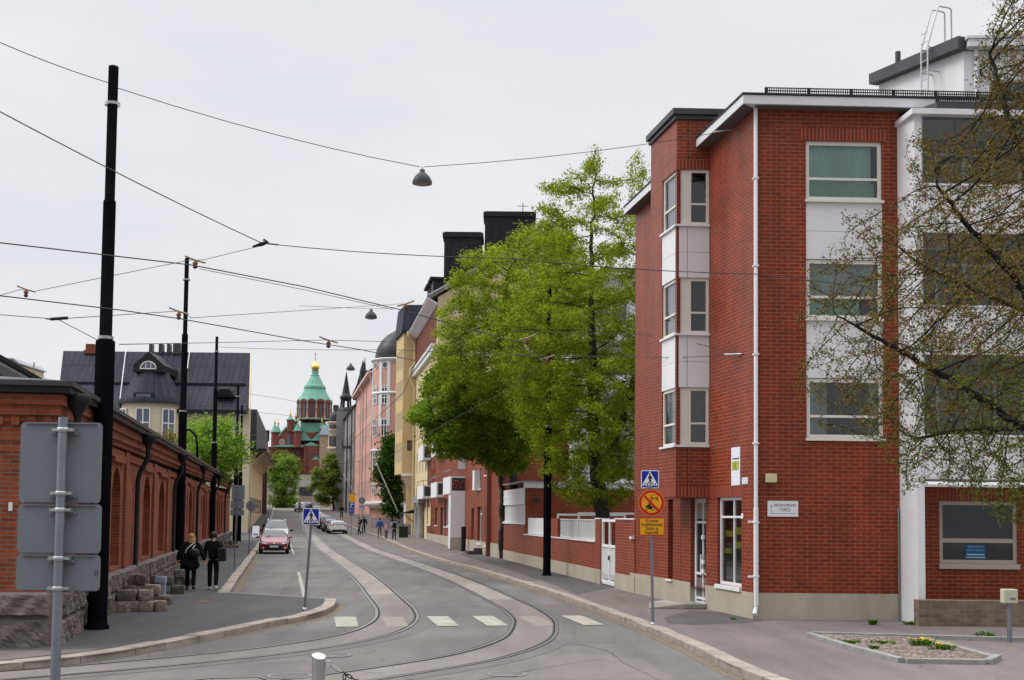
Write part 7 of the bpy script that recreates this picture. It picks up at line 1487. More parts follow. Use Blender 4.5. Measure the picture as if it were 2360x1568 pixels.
# back of the near sign on the left
Yn = 8.6; pb = at(127, 1568, Yn); bs = thing('sign_back', 'three grey sign backs clamped to a near grey post at the left edge', 'road sign', (pb.x, Yn, 0), 0)
tp = at(143, 962, Yn); MB().tube([(0, 0, 0), (0, 0, tp.z)], .034, 16).build('post', M_galv, bs)
for i, (xa, xb, ya, yb) in enumerate(((44, 238, 975, 1159), (40, 236, 1163, 1275), (37, 233, 1279, 1361))):
    A_, B_ = at(xa, yb, Yn + .07), at(xb, ya, Yn + .07); n_ = MB(); P = rrect(A_.x - pb.x, B_.x - pb.x, A_.z, B_.z, .035, .06, 5); n_.prism([Vector(p) for p in P], (0, .004, 0)); ob = n_.build('panel', M_signback, bs)
    rm_ = MB(); w_ = B_.x - A_.x
    for z in (A_.z + .006, B_.z - .012): rm_.box((A_.x - pb.x + .04, .045, z), (B_.x - pb.x - .04, .06, z + .006))
    rm_.build('edge_fold', M_signback, ob)
    for f_ in ((.12, .9) if i == 0 else (.88,) if i == 1 else (.08, .9)):
        z = A_.z + (B_.z - A_.z) * f_; cl_ = MB(); cl_.lathe([(.038, z - .016), (.042, z - .014), (.042, z + .014), (.038, z + .016)], n=16); cl_.box((-.075, .01, z - .012), (.075, .04, z + .012)); cl_.box((-.075, -.012, z - .008), (-.04, .012, z + .008)); cl_.box((.04, -.012, z - .008), (.075, .012, z + .008)); cl_.build('clamp', M_clamp, bs)
        MB().box((-.095, .04, z - .03), (.095, .058, z - .013)).build('rail', M_signback, bs)
st_ = MB(); A_ = at(222, 1320, Yn + .06); st_.box((A_.x - pb.x - .012, .056, A_.z - .02), (A_.x - pb.x + .012, .0595, A_.z + .02)); st_.build('sticker', mat('dull_sticker', (.10, .11, .12), .6, .2, 30), bs)
# far sign backs on the left pavement
b = gp(540, 1312, .115); fb = thing('sign_back', 'three small grey sign backs on a thin post beside the fourth tram pole', 'road sign', b, 0); tp = at(546.5, 1117, b.y)
MB().tube([(0, 0, 0), (tp.x - b.x, 0, tp.z - b.z)], .03, 8).build('post', M_galv, fb)
for xa, xb, ya, yb in ((533, 564, 1119, 1152), (530.5, 562, 1154, 1173), (530, 562, 1175, 1188)):
    A_, B_ = at(xa, yb, b.y) - b, at(xb, ya, b.y) - b; flat(rrect(A_.x, B_.x, A_.z, B_.z, .03, .05), 'panel', M_signback, fb, .005)
b = gp(573, 1276, .115); rb = thing('sign_back', 'round grey sign back on a thin post near the parked cars', 'road sign', b, 0); tp = at(578.5, 1166, b.y) - b
MB().tube([(0, 0, 0), (tp.x, 0, tp.z + .3)], .032, 8).build('post', M_galv, rb); disc(12 * b.y / FOC, .05, 'panel', M_signback, rb, .006, tp.x, tp.z)
# parking sign further up on the right
Yp = 122; b = V(at(810, 1225, Yp).x, Yp, gz(Yp) + .115); pk_ = thing('parking_sign', 'blue parking sign with a yellow box above on the far right pavement', 'road sign', b, 0); Lq = lambda x, y: at(x, y, Yp) - b
MB().tube([(0, 0, 0), (0, 0, Lq(811, 1142).z)], .04, 8).build('post', M_galv, pk_)
A_, B_ = Lq(804.5, 1183), Lq(817.5, 1158); flat(rrect(A_.x, B_.x, A_.z, B_.z, .04, -.05), 'board', M_sblue, pk_, .01)
words('P', .62, pk_, 'lettering', M_swhite, ((A_.x + B_.x) / 2, -.062, B_.z - .27), (1, 0, 0), (0, 0, 1))
ln_ = MB()
for z in (.52, .56, .78, .82, .95): ln_.box((A_.x + .06, -.064, B_.z - z - .03), (B_.x - .06, -.0605, B_.z - z))
ln_.build('small_print', mat('pale_sign_print', (.35, .42, .65), .5, 0), pk_)
A_, B_ = Lq(805, 1157), Lq(818.5, 1139); MB().box((A_.x, -.12, A_.z), (B_.x, .1, B_.z)).build('yellow_box', M_syel, pk_)
Yp = 123; b = V(at(837, 1232, Yp).x, Yp, gz(Yp) + .115); p2 = thing('crossing_sign', 'tiny far blue crossing sign under a round grey disc on the right pavement', 'road sign', b, 0); Lq2 = lambda x, y: at(x, y, Yp) - b
MB().tube([(0, 0, 0), (Lq2(835, 1150).x, 0, Lq2(835, 1146).z)], .04, 8).build('post', M_galv, p2); c = Lq2(834, 1170); ped_sign(p2, c.x, c.z, .44, notch=False); c = Lq2(834.5, 1154); disc(.34, -.04, 'panel', M_signback, p2, .01, c.x, c.z)

# ================================================================== small street things
M_inox = mat('brushed_steel', (.50, .49, .48), .28, .06, 8, metal=.95)
tp = at(735, 1512, 13.7); bo = thing('steel_bollard', 'brushed stainless steel bollard with a slanted top and chain ring in the foreground', 'bollard', (tp.x, 13.7, 0), 0)
mb = MB(); r, n, H_ = .073, 28, tp.z; vs = [V(r * math.cos(2 * math.pi * k / n), r * math.sin(2 * math.pi * k / n), 0) for k in range(n)] + [V(r * math.cos(2 * math.pi * k / n), r * math.sin(2 * math.pi * k / n), H_ + .025 * math.sin(2 * math.pi * k / n) - .012 * math.cos(2 * math.pi * k / n)) for k in range(n)]
mb.add(vs, [(k, (k + 1) % n, n + (k + 1) % n, n + k) for k in range(n)], True); mb.build('body', M_inox, bo); MB().add([v * 1 for v in vs[n:]], [tuple(range(n))]).build('top', mat('steel_top', (.72, .74, .8), .35, .04, 5, metal=.6), bo)
def torus(c, R, r, ax, name, m, root, sx=1.0, n=18):
    ax = Vector(ax).normalized(); u = ax.cross(V(0, 0, 1)) if abs(ax.z) < .9 else ax.cross(V(1, 0, 0)); u.normalize(); w = ax.cross(u)
    P = [Vector(c) + u * R * sx * math.cos(2 * math.pi * k / n) + w * R * math.sin(2 * math.pi * k / n) for k in range(n + 1)]; return MB().tube(P, r, 6, False).build(name, m, root)
torus((r + .035, -.01, H_ - .09), .036, .007, (0, 1, .2), 'ring', M_inox, bo)
chn = thing('bollard_chain', 'dark rusty chain hanging from the steel bollard ring', 'chain', (tp.x + r + .07, 13.68, H_ - .1), 0); M_chain = mat('rusty_chain', (.055, .038, .03), .6, .35, 20, metal=.5)
def link(p, d, k, root):
    d = Vector(d).normalized(); sd_ = d.cross(V(0, 1, 0)).normalized(); w = V(0, 1, 0) if k % 2 == 0 else sd_; L_, W_ = .036, .016
    P = [p + d * L_ * math.cos(a) + w * W_ * math.sin(a) for a in np.linspace(0, 2 * math.pi, 15)]; MB().tube(P, .0065, 5, False).build('chain_link', M_chain, root)
p = V(0, 0, 0); ang = -.62
P = [V(-.015, 0, .02), V(.06, 0, -.035), V(.13, 0, -.075), V(.05, 0, -.06), V(-.02, 0, .0)]; MB().tube(P, .005, 5).build('shackle', M_inox, chn)
p = V(.13, 0, -.07); 
for k in range(9): d = V(math.cos(ang), 0, math.sin(ang)); link(p + d * .03, d, k, chn); p += d * .056; ang += .05
p = V(.145, 0, -.1)
for k in range(8): link(p + V(0, 0, -.03), (0, .02, -1), k + 1, chn); p += V(0, 0, -.056)
pt = gp(2327, 1492, .02); pp = thing('post_box_stub', 'short grey post carrying a small cream box beside the planting bed', 'post', pt, 0); h = at(2326, 1389, pt.y).z - pt.z
MB().tube([(0, 0, 0), (0, 0, h)], .045, 12).build('post', M_galv, pp); MB().box((-.14, -.09, h - .01), (.14, .09, h + .26)).build('box', mat('cream_box', (.50, .48, .36), .5, .08, 4), pp, bevel=.015); MB().box((-.02, -.094, h + .06), (.09, -.09, h + .1)).build('slot', M_galv, pp)
# planting bed with cobbles
Kz = .16
bed = gpl((1872, 1467), (2118, 1473), (2152, 1480), (2290, 1518), (2268, 1530), (2085, 1527), (1960, 1494), z=.12)
bc_ = thing('planting_bed', 'triangular cobbled planting bed with a grey granite edge and weeds', 'planting bed', bed[0], 0, None, True)
mb = MB(); mb.prism([V(p.x, p.y, .08) for p in bed], (0, 0, .06)); mb.build('soil', mat('dry_soil', (.14, .11, .085), .95, .3, 4, bump=.6, bscale=25), bc_)
mb = MB()
for a, b in zip(bed, bed[1:] + bed[:1]):
    t = (b - a).normalized(); n_ = V(-t.y, t.x, 0); mb.prism([V(a.x, a.y, .05), V(b.x, b.y, .05), V((b + n_ * .13).x, (b + n_ * .13).y, .05), V((a + n_ * .13).x, (a + n_ * .13).y, .05)], (0, 0, .105 if a.y > 23.5 else .15))
mb.build('edge', M_granite_grey, bc_, bevel=.01)
rnd = random.Random(8); cen = sum(bed, Vector()) / len(bed); xs_ = [p.x for p in bed]; ys_ = [p.y for p in bed]; k = 0; cob = MB(); poly2 = [(p.x, p.y) for p in bed]
while k < 420:
    x, y = rnd.uniform(min(xs_), max(xs_)), rnd.uniform(min(ys_), max(ys_))
    if in_poly(poly2, np.array([x]), np.array([y]))[0] and edge_dist(poly2, np.array([x]), np.array([y]))[0] > .14: cob.ball((x, y, .135), (rnd.uniform(.03, .075), rnd.uniform(.03, .065), rnd.uniform(.015, .035)), 6, 4); k += 1
cob = cob.build('cobbles', mat('pink_cobble', (.24, .19, .165), .85, .4, 3, bump=.4, bscale=20), bc_); cob['kind'] = 'stuff'
M_grass = leaf_mat('weed_leaf', (.05, .12, .015), (.12, .22, .03), .35); M_dand = mat('dandelion', (.75, .55, .02), .8, .1, 9)
def weed(label, px, py, n, spread, hgt, z=.12, flowers=0, cat='weed'):
    p = gp(px, py, z); t = thing('weed_tuft', label, cat, p, 0, 'weeds in cracks and along walls'); mb = MB(); rr = random.Random(px)
    for k in range(n):
        a, d = rr.uniform(0, 6.28), rr.uniform(0, spread); q = V(d * math.cos(a), d * math.sin(a) * .6, 0); o = V(math.cos(a), math.sin(a), 0); h_ = hgt * rr.uniform(.5, 1.1); w = V(-o.y, o.x, 0) * rr.uniform(.008, .02)
        mb.add([q - w, q + w, q + o * h_ * .5 + w * .9 + V(0, 0, h_ * .8), q + o * h_ * .5 - w * .9 + V(0, 0, h_ * .8), q + o * h_ * 1.1 + V(0, 0, h_ * .75)], [(0, 1, 2, 3), (3, 2, 4)])
    mb.build('leaves', M_grass, t)
    if flowers:
        f = MB()
        for k in range(flowers): a, d = rr.uniform(0, 6.28), rr.uniform(0, spread); f.lathe([(.001, 0), (.028, .012), (.03, .022), (.001, .03)], (d * math.cos(a), d * math.sin(a) * .6, hgt * rr.uniform(.7, 1)), 8)
        f.build('flowers', M_dand, t)
weed('weed tuft at the foot of the brick corner wall', 2012, 1440, 45, .09, .14); weed('weed tuft at the foot of the white column', 2098, 1440, 40, .16, .1); weed('leafy weed tuft growing from the far kerb of the bed', 2270, 1476, 80, .14, .2, .02); weed('weed tuft beside the short grey post', 2312, 1483, 60, .2, .13, .02)
weed('flowering dandelion clump on the bed, left part', 2128, 1487, 110, .28, .12, .15, 12, 'dandelion'); weed('flowering dandelion clump on the bed, right part', 2172, 1497, 90, .25, .1, .15, 8, 'dandelion'); weed('flat weed patch at the left tip of the bed', 1958, 1482, 90, .25, .06, .14); weed('weed patch in the middle of the bed near the back edge', 2035, 1483, 80, .3, .06, .14); weed('small weed tuft in front of the bed cobbles', 2015, 1496, 40, .1, .08, .15); weed('weeds at the right corner of the bed edge', 2300, 1534, 40, .15, .06, .01); weed('moss tuft at the foot of the shop window wall', 1692, 1428, 25, .08, .06)
mb = MB(); a, b = gp(1872, 1466, .12), gp(2460, 1482, .12); t = (b - a).normalized(); n_ = V(-t.y, t.x, 0)
s = 0
while s < (b - a).length: p = a + t * s; mb.prism([V(p.x, p.y, .0), V((p + t * 1.19).x, (p + t * 1.19).y, .0), V((p + t * 1.19 + n_ * .12).x, (p + t * 1.19 + n_ * .12).y, .0), V((p + n_ * .12).x, (p + n_ * .12).y, .0)], (0, 0, .2)); s += 1.2
tag(mb.build('kerb', M_granite_grey, bevel=.008), 'straight grey granite kerb behind the planting bed', kind='structure')
# bins, flag poles and the like
Yb = 115; b0 = at(930, 1246, Yb); bn = thing('litter_bin', 'dark green slatted litter bin at the yellow house corner', 'litter bin', (b0.x, Yb, gz(Yb) + .115), 0)
mb = MB()
for k in range(9): a = -.42 + k * .095; mb.box((a, -.3, 0), (a + .06, .3, .95))
mb.build('slats', mat('bin_green', (.025, .045, .03), .6, .2, 4), bn); MB().box((-.44, -.32, .95), (.46, .32, 1.02)).build('rim', M_black, bn)
for lab, pa, pb_, YY in (('white flagpole slanting out from the yellow house', (868, 1070), (917, 1180), 116), ('pale flagpole slanting out from the grey house', (793, 1095), (818, 1140), 158)):
    A_, B_ = at(*pa, YY), at(*pb_, YY + 3); fl = thing('flagpole', lab, 'flagpole', B_, 0, 'slanted wall flagpoles', True); MB().tube([B_, A_], .05, 8).build('pole', M_white, fl); MB().ball(A_, .09, 8, 6).build('knob', M_white, fl); MB().tube([B_ - V(.1, 0, .1), B_ + V(.1, 0, .1)], .09, 8).build('socket', M_charcoal, fl)
Ya = 118; a0 = at(591, 1233, Ya); sb_ = thing('pavement_sign', 'small white pavement board outside the pale yellow house', 'pavement sign', (at(590, 1225, 112).x, 112, gz(112) + .115), 0)
for sg_ in (-1, 1): MB().prism([(-.3, sg_ * .25, 0), (.3, sg_ * .25, 0), (.3, sg_ * .03, 1.0), (-.3, sg_ * .03, 1.0)], (0, .02, 0)).build('board', M_swhite, sb_)
MB().box((-.22, -.262, .25), (.22, -.14, .3)).build('print', M_txt, sb_)

# grit gathered in the gutters
gm = MB(); rnd = random.Random(77)
for k in range(900):
    line_, sg_ = rnd.choice(((KRs, -1), (KLs, 1), (KL2s, 1), (KRs, -1))); i = rnd.randrange(len(line_) - 1); a, b = line_[i], line_[i + 1]
    if not 17 < a.y < 60: continue
    t = (b - a).normalized(); r_ = V(t.y, -t.x, 0) * sg_; c = a.lerp(b, rnd.random()) + r_ * abs(rnd.gauss(0, .22)) + r_ * .03; q = rnd.uniform(.006, .022)
    gm.add([c + V(q, 0, .006), c + V(-q * .6, q, .006), c + V(-q * .5, -q, .006), c + V(0, 0, .006 + q * .9)], [(0, 1, 3), (1, 2, 3), (2, 0, 3)])
tag(gm.build('grit', mat('grit_brown', (.13, .095, .065), .95, .4, 30)), 'loose grit and dry crumbs along the kerbs', 'grit', kind='stuff')
# ================================================================== people
M_skin = mat('skin', (.50, .30, .22), .55, .06, 8)
def skin_obj(name, pts, edges, rad, m, parent, sub=2, root_i=0):
    me = bpy.data.meshes.new(name); me.from_pydata([tuple(p) for p in pts], edges, []); me.materials.append(m); o = bpy.data.objects.new(name, me); COL.objects.link(o)
    md = o.modifiers.new('skin', 'SKIN'); md.use_smooth_shade = True; sv = me.skin_vertices[0].data
    for i, r in enumerate(rad): sv[i].radius = r if hasattr(r, '__len__') else (r, r)
    for v in sv: v.use_root = False
    sv[root_i].use_root = True
    if sub: s_ = o.modifiers.new('smooth', 'SUBSURF'); s_.levels = sub; s_.render_levels = sub
    o.parent = parent; return o
def person(label, loc, h, rz, step=.2, arms=((.05, .1), (.05, -.1)), top=None, legs=None, shoes=None, hair=None, coat=None, hair_len=.0, bag=None, group=None, top_len=.62, helmet=None, bend=0.0):
    """walking figure facing +Y before rz: step = stride, arms = (out, forward) of each hand"""
    g = thing('person', label, 'person', loc, rz, group); k = h / 1.75; S_ = lambda x, y, z: V(x * k, y * k, z * k)
    pv, ch, nk, hd = S_(0, 0, .95), S_(0, .03 + bend * .4, 1.28), S_(0, .03 + bend, 1.50), S_(0, .05 + bend, 1.64)
    pts = [pv, S_(0, .01, 1.10), ch, nk, hd, S_(0, .055 + bend, 1.72)]; rad = [.125, .115, .14, .055, .088, .06]; E_ = [(0, 1), (1, 2), (2, 3), (3, 4), (4, 5)]
    J = {}
    for sx, i in ((-1, 0), (1, 1)):
        ph = step * (1 if i == 0 else -1); lift = .05 if ph < 0 and step else 0
        b = len(pts); pts += [S_(sx * .095, 0, .90), S_(sx * .10, ph * .5 + .06, .50), S_(sx * .10, ph - (.06 if ph < 0 else 0), .09 + lift), S_(sx * .11, ph + .13, .04 + lift * .4)]; rad += [.085, .055, .042, .036]; E_ += [(0, b), (b, b + 1), (b + 1, b + 2), (b + 2, b + 3)]
        J['leg%d' % i] = pts[b:b + 4]
        o, f = arms[i]; b = len(pts); sh, el, wr = S_(sx * .19, .02 + bend * .8, 1.42), S_(sx * (.24 + o * .6), -.03 + f * .4 + bend * .6, 1.14), S_(sx * (.23 + o), .05 + f + bend * .5, .90)
        dn = (wr - el).normalized(); hnd = wr + dn * .07 * k
        pts += [sh, el, wr, hnd]; rad += [.062, .044, .03, .036]; E_ += [(2, b), (b, b + 1), (b + 1, b + 2), (b + 2, b + 3)]
        for q in range(4):                                             # four fingers and a thumb
            fb = hnd + V(0, (q - 1.5) * .02 * k, 0); ft = fb + dn * (.075 - abs(q - 1.3) * .012) * k + V(-sx * .012, 0, 0) * k; n0 = len(pts); pts += [fb + dn * .035 * k, ft]; rad += [.0105, .008]; E_ += [(b + 3, n0), (n0, n0 + 1)]
        n0 = len(pts); pts += [wr + dn * .045 * k + V(-sx * .01, .045, 0) * k, wr + dn * .085 * k + V(-sx * .015, .06, 0) * k]; rad += [.011, .008]; E_ += [(b + 2, n0), (n0, n0 + 1)]
        J['arm%d' % i] = (sh, el, wr)
    body = skin_obj('body', pts, E_, [r * k for r in rad], M_skin, g, 1)
    face = MB(); face.ball(hd + S_(0, .09, -.005), .014 * k, 6, 4); face.ball(hd + S_(-.09, .0, 0), (.014 * k, .02 * k, .03 * k), 6, 4); face.ball(hd + S_(.09, .0, 0), (.014 * k, .02 * k, .03 * k), 6, 4); face.build('face_and_ears', M_skin, body)
    ey = MB(); 
    for sx in (-1, 1): ey.ball(hd + S_(sx * .033, .078, .02), .011 * k, 6, 4)
    ey.build('eyes', M_sblack, body); mo_ = MB(); mo_.box(hd + S_(-.025, .078, -.05), hd + S_(.025, .088, -.042)); mo_.build('mouth', mat('lips', (.3, .1, .09), .6, .1), body)
    # clothes
    P, R_, E2 = [S_(0, 0, .99), S_(0, 0, .9)], [.15, .13], [(0, 1)]
    for i in (0, 1):
        L_ = J['leg%d' % i]; b = len(P); P += [L_[0], L_[1], L_[2] + S_(0, 0, -.01)]; R_ += [.10, .075, .068]; E2 += [(1, b), (b, b + 1), (b + 1, b + 2)]
    skin_obj('trousers', P, E2, [r * k for r in R_], legs, g, 2)
    P = [S_(0, 0, 1.72 - top_len - .1), S_(0, .0, 1.12), ch + S_(0, -.005, .04), nk + S_(0, -.01, -.06)]; R_ = [.17 if coat else .15, .155 if coat else .14, (.165 if coat else .155), .085]; E2 = [(0, 1), (1, 2), (2, 3)]
    if coat: P[0] = S_(0, -.03, .60); R_[0] = .285; R_[1] = .21
    for i in (0, 1):
        a = J['arm%d' % i]; b = len(P); w_ = 1.35 if coat else 1; P += [a[0] + S_(0, -.005, .0), a[1], a[2] + S_(0, 0, .03)]; R_ += [.085 * w_, .068 * w_, .055 * w_]; E2 += [(2, b), (b, b + 1), (b + 1, b + 2)]
    skin_obj('coat' if coat else 'jacket', P, E2, [(r * k * 1.15, r * k * .86) if j < 3 else (r * k, r * k) for j, r in enumerate(R_)], top, g, 2, 1)
    for i in (0, 1): L_ = J['leg%d' % i]; skin_obj('shoe', [L_[2] + S_(0, -.035, -.035), L_[3] + S_(0, -.02, .005), L_[3] + S_(0, .08, -.005)], [(0, 1), (1, 2)], [.058 * k, .05 * k, .036 * k], shoes, g, 1)
    if helmet: MB().lathe([(.115 * k, -.0), (.125 * k, .03 * k), (.11 * k, .09 * k), (.06 * k, .13 * k), (.002, .14 * k)], hd + S_(0, -.01, .015), 14).build('helmet', helmet, g)
    else:
        m_ = MB(); m_.ball(hd + S_(0, -.018, .028), (.105 * k, .112 * k, .105 * k), 14, 9); 
        if hair_len: m_.ball(hd + S_(0, -.045, -.085 - hair_len * .3), (.135 * k, .09 * k, (.13 + hair_len * .5) * k), 14, 9); m_.ball(hd + S_(-.085, .0, -.06), (.05 * k, .07 * k, .10 * k), 8, 6); m_.ball(hd + S_(.085, .0, -.06), (.05 * k, .07 * k, .10 * k), 8, 6)
        m_.build('hair', hair, g)
    return g, J, S_
M_blackcl = mat('black_cloth', (.0075, .0075, .008), .9, .3, 9, spec=.08); M_blackcl2 = mat('black_wool', (.010, .010, .011), .95, .3, 9, spec=.05); M_darkgrey = mat('charcoal_cloth', (.025, .025, .03), .9, .2, 9)
M_blond = mat('blond_hair', (.34, .20, .08), .6, .3, 25); M_brown = mat('dark_brown_hair', (.04, .025, .018), .6, .3, 25); M_whiteshoe = mat('white_shoe', (.75, .75, .74), .5, .05, 8); M_blackshoe = mat('black_shoe', (.012, .012, .013), .5, .1, 8)
M_denim = mat('dark_denim', (.03, .04, .075), .9, .2, 9); M_bluecl = mat('blue_jacket', (.03, .08, .26), .8, .15, 6); M_khaki = mat('khaki_cloth', (.14, .12, .08), .9, .15, 8); M_pinkcl = mat('pale_pink_jacket', (.5, .3, .32), .8, .1, 8); M_greycl = mat('grey_cloth', (.35, .37, .42), .9, .1, 8); M_bagm = mat('black_leather', (.010, .010, .011), .45, .2, 12, spec=.3)
p1 = gp(438, 1361, .115); yaw = .19
g, J, S_ = person('blond person in a loose black coat with a pale strapped bag on the back', p1, 1.70, yaw, .10, ((.16, -.05), (.20, -.12)), M_blackcl2, M_blackcl, M_blackshoe, M_blond, True, .14)
bag = thing('shoulder_bag', 'black shoulder bag with two pale straps on the back of the blond person', 'bag', p1, yaw); b = MB(); b.ball(S_(.12, -.23, 1.16), (.17, .085, .15), 16, 10); b.build('bag_body', M_bagm, bag); M_strap = mat('cream_strap', (.62, .60, .52), .7, .05, 8)
b = MB()
for o_ in (0, .13): P = [S_(-.16 + o_ * 1.4, -.18, 1.17 - o_ * .5), S_(-.11 + o_ * 1.2, -.215, 1.30 - o_ * .35), S_(.0 + o_ * .55, -.195, 1.40 - o_ * .5), S_(.12 + o_ * .1, -.14, 1.49 - o_ * .6)]; b.tube(P, .017, 6)
b.build('strap', M_strap, bag)
p2_ = gp(490, 1360, .115)
g, J, S_ = person('person with short dark hair in a black jacket, black trousers and white shoes', p2_, 1.76, yaw, .16, ((.02, .12), (.05, .16)), M_blackcl, M_blackcl, M_whiteshoe, M_brown, None, 0, top_len=.72)
bag = thing('shoulder_bag', 'long black bag hanging from the right shoulder of the person in white shoes', 'bag', p2_, yaw); b = MB(); b.obox(S_(.12, -.2, .86), S_(.26, .0, .02), S_(.03, .14, 0), S_(-.03, .0, .42)); b.build('bag_body', M_bagm, bag, bevel=.04); MB().tube([S_(.22, -.12, 1.27), S_(.19, -.12, 1.44), S_(.16, .02, 1.485), S_(.2, .12, 1.30)], .014, 6).build('strap', M_bagm, bag)
def far_person(label, px, py, Y, h, rz, **kw): p = at(px, py, Y); p.z = gz(Y) + .115; return person(label, p, h, rz, **kw)
far_person('person in a blue jacket and khaki trousers on the far right pavement', 875, 1243, 112, 1.82, .3, top=M_bluecl, legs=M_khaki, shoes=M_blackshoe, hair=M_brown, step=.1, top_len=.7)
gg, J, S2 = far_person('person in grey with a black backpack near the litter bin', 908, 1248, 108, 1.80, .2, top=M_greycl, legs=M_denim, shoes=M_blackshoe, hair=M_brown, step=.08, top_len=.66)
bp = thing('backpack', 'black backpack on the grey clad person near the litter bin', 'backpack', tuple(gg.location), .2); MB().obox(S2(-.17, -.3, 1.0), S2(.34, 0, 0), S2(0, .16, 0), S2(0, 0, .46)).build('bag_body', M_bagm, bp, bevel=.05)
MB().tube([S2(-.12, -.15, 1.45), S2(-.12, .0, 1.5), S2(-.13, .16, 1.35)], .02, 6).build('strap', M_bagm, bp)
cq = at(890, 1243, 110); cq.z = gz(110) + .115
gg, J, S3 = person('child in a pale pink jacket and yellow helmet on a small bicycle', cq + V(0, 0, .18), 1.12, .25, .12, ((.02, .2), (.02, .2)), M_pinkcl, M_denim, M_blackshoe, M_brown, None, 0, helmet=mat('yellow_helmet', (.62, .68, .05), .4, .05, 5), top_len=.7)
bi = thing('child_bicycle', 'small dark bicycle ridden by the child in the yellow helmet', 'bicycle', cq, .25)
for y in (-.32, .36): torus((0, y, .2), .18, .025, (1, 0, 0), 'wheel', M_black, bi)
MB().tube([(0, -.32, .2), (0, -.1, .45), (0, .28, .5), (0, .36, .2)], .02, 6).build('frame', mat('bike_red', (.3, .03, .05), .4, .1), bi); MB().tube([(-.2, .3, .6), (0, .28, .56), (.2, .3, .6)], .015, 6).build('handlebar', M_black, bi); MB().box((-.06, -.2, .46), (.06, .0, .5)).build('saddle', M_black, bi)
far_person('person in a dark jacket walking towards the crossing by the parking sign', 828, 1231, 124, 1.75, 2.2, top=M_darkgrey, legs=M_blackcl, shoes=M_blackshoe, hair=M_brown, step=.18)
far_person('person in black with a yellow edged bag behind the small crossing sign', 838, 1226, 128, 1.78, .4, top=M_blackcl, legs=M_blackcl, shoes=M_blackshoe, hair=M_brown, step=.12)
far_person('person all in black standing by the grey house wall', 787, 1208, 172, 1.85, .2, top=M_blackcl, legs=M_blackcl, shoes=M_blackshoe, hair=M_brown, step=.05)
far_person('person in dark clothes with a red backpack beside the silver car on the left pavement', 612, 1228, 100, 1.70, .1, top=M_darkgrey, legs=M_blackcl, shoes=M_blackshoe, hair=M_brown, step=.1)
far_person('child in a red cap walking beside the dark dressed person on the left pavement', 605, 1226, 101, 1.25, .1, top=mat('rose_jacket', (.35, .08, .1), .8, .1, 8), legs=M_denim, shoes=M_blackshoe, hair=M_brown, step=.1, helmet=mat('red_cap', (.45, .05, .06), .6, .05, 5))
far_person('tiny distant person in pale clothes at the street end', 690, 1192, 196, 1.75, 0, top=M_greycl, legs=M_darkgrey, shoes=M_blackshoe, hair=M_brown, step=.1)

